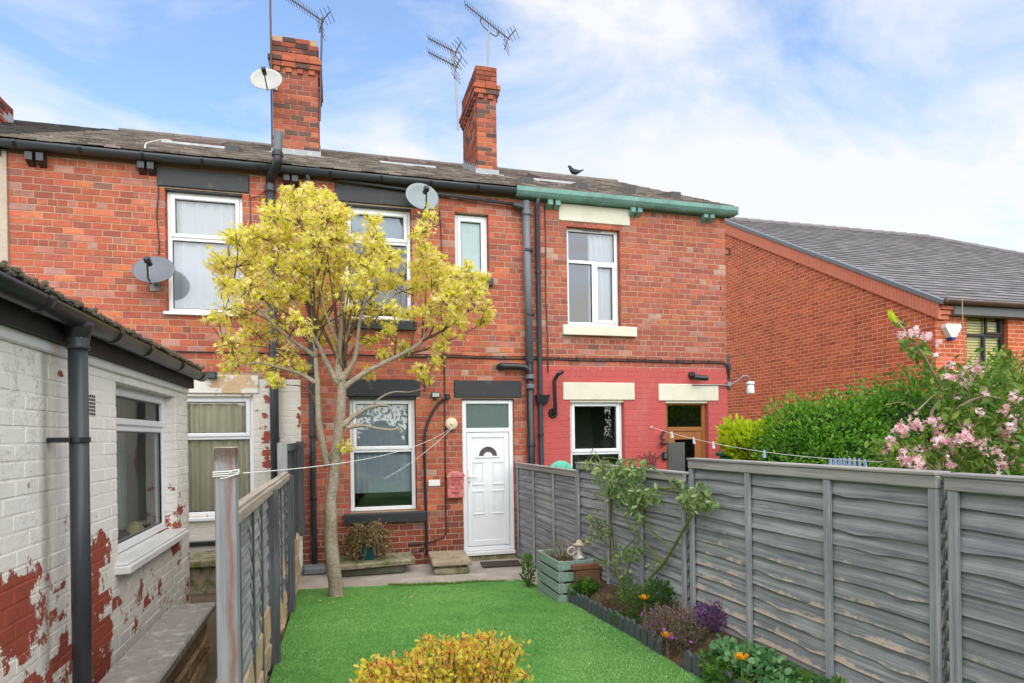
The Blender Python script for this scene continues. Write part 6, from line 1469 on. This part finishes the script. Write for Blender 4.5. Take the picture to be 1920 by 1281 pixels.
for i, (pp, r_) in enumerate(canes):
    P = smooth_path([rp(x, y, 2.29-.03*math.sin(j*1.3+i)) for j, (x, y) in enumerate(pp)], 5)
    m = MB(); m.tube(P, [lerp(r_*1.1, r_*.55, k/(len(P)-1)) for k in range(len(P))], 7); m.build('cane', CANE if i in (0, 1, 5, 6) else CANEG, rs, True)
RC = [(1125, 880, 20, 46), (1160, 885, 24, 60), (1190, 890, 20, 44), (1145, 905, 22, 56), (1180, 915, 22, 56), (1210, 925, 20, 50), (1165, 935, 22, 52), (1195, 945, 18, 40), (1225, 935, 14, 22), (1135, 925, 14, 22), (1195, 970, 12, 18), (1115, 980, 16, 30), (1105, 1010, 12, 16), (1130, 1000, 12, 18), (1170, 1042, 18, 34), (1190, 1035, 14, 22), (1135, 1055, 12, 16), (1170, 1075, 10, 12), (1220, 1057, 8, 8),
      (1285, 935, 16, 30), (1305, 925, 16, 30), (1325, 940, 16, 30), (1310, 950, 14, 24), (1268, 905, 10, 12), (1288, 950, 10, 12), (1335, 945, 8, 8), (1205, 875, 12, 16), (1100, 870, 10, 10)]
P = []; rr = random.Random(17)
for cx_, cy_, rad, n_ in RC:
    for k in range(int(n_*1.35)):
        P.append(onX(cx_+rr.gauss(0, rad*.55), cy_+rr.gauss(0, rad*.5), 2.26+rr.uniform(-.10, .06)))
foliage('leaves', P, .05, 'oval', ROSE, rs, up=-.1, seed=18)['kind'] = 'stuff'
m = MB()
for q in P[::4]: 
    c_ = min((rp(x, y, 2.29) for pp, _ in canes for x, y in pp), key=lambda a: (a-q).length); m.tube([c_, lerp(c_, q, .6)+Vector((0, 0, .015)), q], [.003, .002, .0015], 4)
m.build('shoots', CANEG, rs, fix=False)['kind'] = 'stuff'

# ================================================================== plants of the bed
def bz(x, y): return turf_z(y)-.012+.20*min(1, (x-2.03)/.30)
def bed(px, py, X): 
    q = onX(px, py, X); return q
def plant(name, label, px, X, y_off, r_, n, size, shape, mt, seed, cat='plant', **k):
    y = onX(px, 1150, X).y+y_off; return clump(name, label, cat, (X, y, bz(X, y)), r_, n, size, shape, mt, seed, **k)
plant('strawberry_plant', 'small fresh green plant at the crate end of the flower bed', 1095, 2.15, 0, (.10, .14, .07), 260, .045, 'round', GREEN1, 51)
plant('poppy_plant', 'feathery green poppy clump round the foot of the climbing rose', 1195, 2.2, 0, (.13, .25, .12), 1500, .03, 'slim', GREEN1, 52, up=.1, shell=.0)
plant('poppy_plant', 'green leafy clump under the fence beside the poppy', 1240, 2.28, 0, (.08, .16, .11), 360, .035, 'oval', GREEN2, 53)
PURP = leaf_mat('lavender_stock', [(0, (.07, .05, .04)), (.45, (.17, .14, .085)), (.75, (.24, .17, .13)), (.9, (.28, .12, .28)), (1, (.38, .10, .42))], .2, .7)
plant('wallflower', 'sprawling faded wallflower with mauve blooms and dry stalks', 1215, 2.12, -.28, (.13, .30, .12), 2600, .026, 'slim', PURP, 54, up=.0, shell=.2, fn=24, flowers=leaf_mat('mauve_petal', [(0, (.28, .05, .30)), (1, (.50, .16, .52))], .3), fsize=.03)
plant('wallflower', 'dry brown wallflower with pale stalks beside the picket edging', 1255, 2.16, -.12, (.12, .24, .12), 1900, .026, 'slim', leaf_mat('dry_wallflower', [(0, (.10, .06, .045)), (.5, (.22, .15, .09)), (.8, (.30, .22, .15)), (1, (.34, .16, .2))], .2, .8), 55, up=.0, shell=.2)
for i, (px, X, n_, lab) in enumerate(((1110, 2.22, 200, 'low green weeds beside the timber block in the flower bed'), (1140, 2.14, 260, 'thin scatter of weeds at the middle of the picket edging'), (1175, 2.10, 240, 'weeds growing behind the picket edging before the rose'), (1290, 2.22, 320, 'tangle of green weeds between wallflower and purple plant'), (1345, 2.12, 320, 'low bright weeds filling the gap in the picket edging'))):
    plant('weeds', lab, px, X, 0, (.10, .17, .045), n_, .03, ('oval', 'slim', 'maple', 'oval', 'maple')[i], (GREEN1, OLIVE, GREEN2, GREEN1, GREEN1)[i], 80+i, shell=.0, up=.1)
plant('purple_plant', 'deep purple leaved plant against the grey fence', 1322, 2.30, -.05, (.08, .16, .10), 900, .03, 'slim', leaf_mat('purple_leaf', [(0, (.04, .014, .05)), (.6, (.13, .04, .17)), (1, (.27, .13, .33))], .25), 56, up=.2, shell=.2)
GER = leaf_mat('geranium_leaf', [(0, (.05, .15, .045)), (.5, (.12, .29, .10)), (1, (.28, .45, .19))], .35)
plant('geranium', 'broad leaved green geranium patch below the tallest fence panel', 1400, 2.22, -.05, (.14, .34, .055), 800, .040, 'round', GER, 57, shell=.0, up=.1)
plant('geranium', 'pale green geranium patch spilling over the picket edging', 1470, 2.20, -.18, (.14, .34, .05), 800, .040, 'round', GER, 58, shell=.0, up=.1)
plant('fern_plant', 'bright ferny green plant spilling onto the lawn edge', 1305, 2.06, -.30, (.08, .18, .07), 420, .045, 'maple', GREEN1, 59, shell=.0, up=.2)
plant('bed_grass', 'trailing green weeds at the foot of the fence beneath bare boards', 1560, 2.26, -.0, (.10, .30, .05), 380, .038, 'oval', GREEN1, 60, shell=.0, up=.1)
ORANGE = leaf_mat('orange_petal', [(0, (.75, .26, .005)), (1, (.85, .36, .01))], .35)
for i, (px, py, lab) in enumerate(((1208, 1125, 'orange poppy flower beside the climbing rose canes'), (1250, 1196, 'orange poppy flower among the faded wallflowers'), (1390, 1238, 'large orange poppy flower over the broad leaved geranium'))):
    X = (2.15, 2.03, 2.04)[i]; q = onX(px, py, X); g_ = root('poppy', (q.x, q.y, bz(max(2.03, q.x), q.y)), lab, 'flower', 'orange poppies in the flower bed'); m = MB()
    for k in range(5):
        a = k*1.257; ca, sa = math.cos(a), math.sin(a)
        cup = [(0, 0, 0)]+[(ca*r1-sa*s1, sa*r1+ca*s1, z1) for r1, s1, z1 in ((.022, -.018, .012), (.036, -.014, .03), (.038, .012, .031), (.023, .018, .012))]
        m.add([(q.x+a_*1.0, q.y+b_*1.0, q.z+c_*1.0) for a_, b_, c_ in cup], [(0, 1, 2, 3, 4)])
    m.build('petals', ORANGE, g_, fix=False)
    m = MB(); m.tube([(q.x+.01, q.y, bz(q.x, q.y)), (q.x+.008, q.y+.01, (q.z+bz(q.x, q.y))/2), (q.x, q.y, q.z)], .0025, 5); m.build('stalk', CANEG, g_)

# ================================================================== golden spirea in the foreground
sc_ = onZ(800, 1281, .62); sx_, sy_ = onY(818, 1240, 2.45).x, 2.45
SPI = leaf_mat('golden_spirea_leaf', [(0, (.38, .40, .03)), (.3, (.62, .58, .05)), (.58, (.78, .64, .09)), (.80, (.82, .52, .14)), (.93, (.70, .24, .08)), (1, (.42, .08, .05))], .45)
sp3 = root('golden_spirea', (sx_, sy_, .25), 'golden yellow spirea bush with orange red tips in the foreground', 'shrub')
P = []; m = MB(); rr = random.Random(23); T_ = []
for k in range(340):
    a = rr.uniform(0, 6.283); rad = math.sqrt(rr.random())
    tx = sx_+math.cos(a)*rad*.36; ty = sy_+math.sin(a)*rad*.27
    px_ = proj((tx, ty, .8))[0]
    if not 662 < px_ < 978: continue
    topy = np.interp(px_, [655, 680, 720, 760, 790, 830, 870, 910, 945, 975, 985], [1268, 1252, 1240, 1228, 1200, 1196, 1200, 1192, 1202, 1222, 1255])
    zt_ = onY(px_, topy, ty).z-rr.random()**1.3*.30+rr.uniform(-.03, .02)
    b_ = Vector((sx_+(tx-sx_)*.3, sy_+(ty-sy_)*.3, .26)); e = Vector((tx, ty, zt_)); mid = lerp(b_, e, .6)+Vector((rr.gauss(0, .02), rr.gauss(0, .02), .0))
    S_ = smooth_path([b_, mid, e], 6); m.tube(S_, [lerp(.004, .0015, i/(len(S_)-1)) for i in range(len(S_))], 5)
    for i, q in enumerate(S_):
        if i < 3: continue
        for j in range(5 if i < len(S_)-2 else 8): P.append((q.x+rr.gauss(0, .014), q.y+rr.gauss(0, .014), q.z+rr.gauss(0, .010)))
    T_ += [(e.x+rr.gauss(0, .008), e.y+rr.gauss(0, .008), e.z+rr.gauss(.003, .006)) for _ in range(4)]
m.build('stems', TWIG, sp3, fix=False)['kind'] = 'stuff'
foliage('leaves', P, .026, 'oval', SPI, sp3, up=.7, seed=24)['kind'] = 'stuff'
foliage('red_tips', T_, .017, 'oval', leaf_mat('red_tip_leaf', [(0, (.50, .06, .03)), (.6, (.58, .16, .06)), (1, (.30, .03, .03))], .3), sp3, up=.9, seed=25)['kind'] = 'stuff'

# ================================================================== next garden: shrubs, bin, hose reel
def shrub(name, label, cat, blobs, n, size, shape, mt, seed, stems=24, up=.3, base=None, core=None):
    g_ = np.random.default_rng(seed); c0 = np.mean([b[0] for b in blobs], axis=0); base = base or (c0[0], c0[1], 0)
    rt = root(name, base, label, cat); P = []
    tot = sum(b[1][0]*b[1][2] for b in blobs)
    for c_, r_ in blobs:
        k = int(n*r_[0]*r_[2]/tot); Q = ell(g_, k, c_, r_, .66)
        nz_ = np.array([noise.noise(Vector(q)*3.1+Vector((seed, 0, 0))) for q in Q]); nz2 = np.array([noise.noise(Vector(q)*9.0+Vector((seed, 3, 0))) for q in Q]); Q = np.asarray(c_)+(Q-np.asarray(c_))*(1+.30*nz_+.22*nz2+.05*g_.random(len(Q))**6*6)[:, None]
        P.append(Q[Q[:, 2] > .05])
    P = np.concatenate(P); foliage('leaves', P, size, shape, mt, rt, up=up, seed=seed, outc=(c0[0], c0[1], c0[2]-.3))['kind'] = 'stuff'
    m = MB(); rr = random.Random(seed)
    for q in P[::max(1, len(P)//stems)]: m.tube(smooth_path([(base[0]+rr.gauss(0, .08), base[1]+rr.gauss(0, .08), base[2]), ((q[0]+base[0])/2+rr.gauss(0, .05), (q[1]+base[1])/2, q[2]*.6), tuple(q)], 3), [.016, .014, .012, .010, .008, .006, .004], 5)
    m.build('stems', TWIG, rt, fix=False)['kind'] = 'stuff'
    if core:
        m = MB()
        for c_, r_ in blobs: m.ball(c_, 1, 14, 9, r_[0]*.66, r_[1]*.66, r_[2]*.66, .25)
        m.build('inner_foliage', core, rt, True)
    return rt
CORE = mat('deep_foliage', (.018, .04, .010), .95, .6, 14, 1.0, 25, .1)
HED = leaf_mat('hedge_leaf', [(0, (.035, .12, .012)), (.4, (.085, .24, .025)), (.75, (.20, .42, .04)), (1, (.36, .56, .08))], .4)
def hp(px, py, Y): return tuple(onY(px, py, Y))
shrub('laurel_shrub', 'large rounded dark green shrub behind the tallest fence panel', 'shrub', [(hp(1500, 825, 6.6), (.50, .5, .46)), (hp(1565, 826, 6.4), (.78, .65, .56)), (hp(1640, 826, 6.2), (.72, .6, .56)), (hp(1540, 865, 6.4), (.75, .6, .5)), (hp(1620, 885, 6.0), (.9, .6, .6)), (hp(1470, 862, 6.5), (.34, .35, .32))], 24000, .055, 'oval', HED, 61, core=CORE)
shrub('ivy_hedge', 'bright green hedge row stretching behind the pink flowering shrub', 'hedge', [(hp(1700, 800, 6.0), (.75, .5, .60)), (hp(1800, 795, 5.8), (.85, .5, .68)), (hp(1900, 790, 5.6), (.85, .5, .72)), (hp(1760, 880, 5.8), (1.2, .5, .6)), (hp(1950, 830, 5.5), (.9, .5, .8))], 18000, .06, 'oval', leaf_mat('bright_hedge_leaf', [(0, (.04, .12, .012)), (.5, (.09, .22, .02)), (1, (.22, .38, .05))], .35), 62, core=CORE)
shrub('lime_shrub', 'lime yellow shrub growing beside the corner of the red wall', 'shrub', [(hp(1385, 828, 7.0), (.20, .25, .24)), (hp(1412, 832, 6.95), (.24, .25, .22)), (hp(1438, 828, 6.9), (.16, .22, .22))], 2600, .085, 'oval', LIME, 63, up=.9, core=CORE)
gb = onY(1372, 849, 7.2); gb2 = onY(1424, 851, 7.2)
r = root('garden_bin', (gb.x, 7.3, 0), 'dark green plastic garden trough below the lime yellow shrub', 'bin')
GBIN = mat('bottle_green_plastic', (.012, .13, .05), .4, .15)
m = MB(); m.box(gb.x, gb2.x, 7.1, 7.5, .0, gb.z-.05, .02); m.build('bin_body', GBIN, r); m = MB(); m.box(gb.x-.03, gb2.x+.03, 7.07, 7.53, gb.z-.05+.0006, gb.z, .012); m.build('bin_rim', GBIN, r)
p = onY(1050, 882, 7.0); r = root('hose_reel', (p.x, 7.0, 0), 'mint green round hose reel standing behind the lower fence', 'hose reel')
MINT = mat('mint_green_plastic', (.10, .42, .29), .4, .1)
T_ = Matrix.Translation((p.x, 7.0, p.z-.05)) @ Matrix.Rotation(R(90), 4, 'X')
m = MB(); m.lathe([(.02, 0), (.15, .0), (.165, .015), (.165, .03), (.14, .04), (.05, .05), (.02, .05)], 28); m.build('reel_side', MINT, r, True, M=T_)
m = MB(); m.lathe([(.10, -.10), (.12, -.1), (.12, 0), (.1, 0)], 20); m.build('hose_coil', GBIN, r, True, M=T_)
for k in range(6):
    a = k*1.047; m = MB(); m.tube([T_ @ Vector((.03*math.cos(a), .03*math.sin(a), .052)), T_ @ Vector((.14*math.cos(a), .14*math.sin(a), .042))], .008, 6); m.build('spoke', MINT, r)
m = MB(); m.box(p.x-.12, p.x-.08, 6.98, 7.12, 0, p.z-.06, .006); m.box(p.x+.08, p.x+.12, 6.98, 7.12, 0, p.z-.06, .006); m.build('stand', GBIN, r)
# pink weigela
WG = leaf_mat('weigela_leaf', [(0, (.045, .11, .018)), (.5, (.11, .21, .03)), (.85, (.25, .33, .06)), (1, (.40, .28, .10))], .35)
WF = leaf_mat('weigela_petal', [(0, (.70, .16, .30)), (.3, (.80, .38, .47)), (.6, (.86, .62, .66)), (1, (.90, .84, .80))], .35)
wg = root('weigela_shrub', (4.1, 3.7, 0), 'arching shrub with clusters of pink and white blossom over the fence', 'shrub'); rr = random.Random(31)
def wp(px, py, Y=3.6): return onY(px, py, Y)
br = [([(1760, 890), (1758, 840), (1745, 780), (1765, 740), (1745, 690), (1712, 640), (1690, 612), (1680, 600)], .013, 3.3), ([(1860, 900), (1840, 850), (1790, 780), (1840, 745), (1900, 755), (1950, 780)], .015, 3.4), ([(1800, 900), (1815, 830), (1818, 760), (1812, 700), (1805, 600), (1804, 556)], .007, 3.5),
      ([(1850, 900), (1870, 820), (1890, 760), (1915, 690)], .009, 3.6), ([(1780, 900), (1740, 870), (1700, 840), (1670, 830), (1655, 840)], .008, 3.3), ([(1720, 770), (1760, 735), (1800, 725)], .006, 3.3), ([(1800, 890), (1790, 840), (1770, 800), (1745, 775)], .01, 3.5), ([(1900, 900), (1905, 840), (1880, 780)], .01, 3.7),
      ([(1720, 770), (1690, 755), (1660, 760)], .005, 3.5), ([(1870, 735), (1850, 690), (1830, 665)], .005, 3.6)]
for i, (pp, r_, Y) in enumerate(br):
    S_ = smooth_path([wp(x, y, Y+.06*math.sin(j+i)) for j, (x, y) in enumerate(pp)], 6); m = MB(); m.tube(S_, [lerp(r_, r_*.4, k/(len(S_)-1)) for k in range(len(S_))], 7); m.build('branch', mat('weigela_bark', (.30, .22, .15), .85, .3) if i == 0 else bpy.data.materials['weigela_bark'], wg, True)
LC = [(1700, 640, 12, 10), (1720, 660, 16, 24), (1735, 690, 14, 18), (1750, 720, 14, 16), (1765, 705, 12, 10), (1690, 612, 8, 4), (1690, 845, 26, 40), (1720, 860, 30, 60), (1760, 850, 34, 60), (1800, 860, 36, 80), (1840, 850, 36, 80), (1880, 850, 36, 90), (1910, 830, 34, 90), (1780, 780, 30, 40), (1830, 790, 36, 60), (1880, 790, 36, 80), (1800, 720, 30, 50), (1850, 720, 34, 70), (1900, 730, 34, 80), (1880, 690, 24, 40), (1770, 750, 24, 30), (1915, 780, 30, 70), (1660, 850, 20, 30), (1700, 870, 24, 40), (1930, 860, 40, 90), (1860, 880, 40, 80), (1760, 885, 40, 60)]
P = []
for cx_, cy_, rad, n_ in LC:
    for k in range(int(n_*2.3)): P.append(onY(cx_+rr.gauss(0, rad*.62), cy_+rr.gauss(0, rad*.6), 3.5+rr.uniform(-.35, .45)))
foliage('leaves', P, .062, 'oval', WG, wg, up=.2, seed=32)['kind'] = 'stuff'
SPR = [onY(x, y, 3.3) for x, y in ((1676, 612), (1684, 605))]
foliage('young_leaves', [wp(1680, 606, 3.3)]*1+[wp(1678, 604, 3.3), wp(1682, 608, 3.3)], .14, 'oval', LIME, wg, up=1.5, seed=35)
FC = [(1692, 628, 8, 9), (1715, 622, 10, 14), (1738, 630, 9, 10), (1755, 665, 8, 6), (1782, 680, 8, 5), (1760, 640, 6, 5), (1780, 708, 10, 8), (1810, 710, 16, 26), (1830, 692, 10, 14), (1795, 745, 8, 5), (1845, 735, 8, 6), (1665, 840, 10, 14), (1690, 805, 14, 22), (1715, 795, 14, 18), (1675, 825, 10, 12), (1700, 860, 14, 20), (1730, 850, 14, 16), (1760, 825, 14, 16), (1780, 835, 16, 24), (1805, 820, 14, 22), (1835, 835, 14, 22), (1815, 800, 10, 10), (1880, 820, 14, 24), (1900, 835, 12, 16), (1870, 845, 12, 14), (1895, 800, 10, 10), (1885, 770, 10, 10), (1910, 790, 14, 20), (1840, 770, 8, 6), (1750, 790, 10, 8), (1905, 745, 10, 10), (1720, 875, 14, 16), (1880, 870, 14, 18), (1900, 865, 12, 14), (1780, 870, 12, 10), (1765, 800, 8, 8)]
Q = []
for cx_, cy_, rad, n_ in FC:
    Y = 3.15+rr.uniform(-.05, .25)
    for k in range(int(n_*2.0)): Q.append(onY(cx_+rr.gauss(0, rad*.55), cy_+rr.gauss(0, rad*.5), Y+rr.gauss(0, .03)))
foliage('blossom', Q, .040, 'flower', WF, wg, up=.3, seed=33)['kind'] = 'stuff'

# ================================================================== clothes lines and pegs
def sag(a, b, d, n=24): return [lerp(Vector(a), Vector(b), i/n)+Vector((0, 0, -4*d*(i/n)*(1-i/n))) for i in range(n+1)]
A = onX(431, 888, -.355); A = Vector((-.35, BP, onY(431, 888, BP).z))
cl = root('clothes_line', A, 'white clothes line from the tall weathered post to the cream reel', 'clothes line')
m = MB(); m.tube(sag(A, REEL, .10, 40), .0024, 6); m.build('line', ROPE, cl, True)
m = MB(); m.tube(sag(REEL+Vector((.01, 0, .0)), REEL+Vector((-.9, -.3, -.62)), .05, 20), .003, 5); m.build('loose_end', ROPE, cl, True)
for k in range(3):
    z = A.z-.008+.008*k; hw_ = .042; m = MB(); m.tube([(-.41-hw_, BP-hw_, z), (-.41+hw_, BP-hw_, z+.004), (-.41+hw_, BP+hw_, z+.006), (-.41-hw_, BP+hw_, z+.004), (-.41-hw_, BP-hw_, z)], .0025, 5); m.build('knot_turn', ROPE, cl)
m = MB(); m.tube(smooth_path([(-.40, BP-.046, A.z), (-.375, BP-.05, A.z+.015), (-.36, BP-.046, A.z+.012), (-.367, BP-.05, A.z), (-.40, BP-.052, A.z-.012), (-.425, BP-.05, A.z-.016)], 5), .0022, 5); m.build('bow', ROPE, cl)
B0 = wallpt(1222, 801, .03); B1 = onY(1700, 868, 4.2)
c2 = root('clothes_line', B0, 'thin clothes line strung from the red wall over the next garden', 'clothes line')
LN = sag(B0, B1, .10, 40); m = MB(); m.tube(LN, .003, 6); m.build('line', ROPE, c2, True)
m = MB(); m.tube([(B0.x, FACE-.005, B0.z), (B0.x, FACE-.03, B0.z)], .012, 8); m.build('wall_hook', WHITEPL, c2)
PEGB = mat('blue_grey_peg', (.34, .42, .58), .5, .15); PEGW = mat('white_peg', (.72, .74, .78), .5, .1)
def peg(p, mt, label, grp, ang):
    r = root('clothes_peg', p, label, 'clothes peg', grp); ca, sa = math.cos(ang), math.sin(ang)
    for sgn in (-1, 1):
        m = MB(); m.add([(p.x+ca*.006*sgn-.006, p.y+sa*.006*sgn, p.z+.02), (p.x+ca*.006*sgn+.006, p.y+sa*.006*sgn, p.z+.02), (p.x+ca*.016*sgn+.008+.012*sa, p.y+sa*.016*sgn, p.z-.065), (p.x+ca*.016*sgn-.008+.012*sa, p.y+sa*.016*sgn, p.z-.065),
                         (p.x+ca*.006*sgn-.006, p.y+.01, p.z+.02), (p.x+ca*.006*sgn+.006, p.y+.01, p.z+.02), (p.x+ca*.016*sgn+.008+.012*sa, p.y+.01, p.z-.065), (p.x+ca*.016*sgn-.008+.012*sa, p.y+.01, p.z-.065)],
                        [(0, 1, 2, 3), (4, 7, 6, 5), (0, 4, 5, 1), (2, 6, 7, 3), (0, 3, 7, 4), (1, 5, 6, 2)]); m.build('prong', mt, r)
def online(px): return min(LN, key=lambda q: abs(proj(q)[0]-px))
for px, lab in ((1256, 'white clothes peg on the thin line before the brown door transom'), (1302, 'white clothes peg on the thin line at the brown door glass'), (1336, 'white clothes peg on the thin line beside the brown door frame')):
    peg(online(px), PEGW, lab, None, rr.uniform(0, 3))
peg(online(1437), PEGB, 'single blue grey clothes peg hanging before the lime yellow shrub', None, .4)
o0 = online(1588)
for k in range(8): peg(o0+Vector(((k-3.5)*.026, (k-3.5)*-.03, -.002*abs(k-3))), PEGB, 'blue grey clothes peg bunched with others before the dark green shrub', 'bunch of clothes pegs', (k-3.5)*.35)

# ================================================================== hedge closing the end of the garden, behind the viewer
shrub('garden_hedge', 'tall green hedge closing the far end of the garden', 'hedge', [((x_, -5.0+.2*math.sin(x_*2), .9+.16*max(0, x_+1)), (1.1, .6, 1.0+.17*max(0, x_+1))) for x_ in np.arange(-4.5, 15, 1.5)], 12000, .16, 'oval', HED, 71, core=CORE)
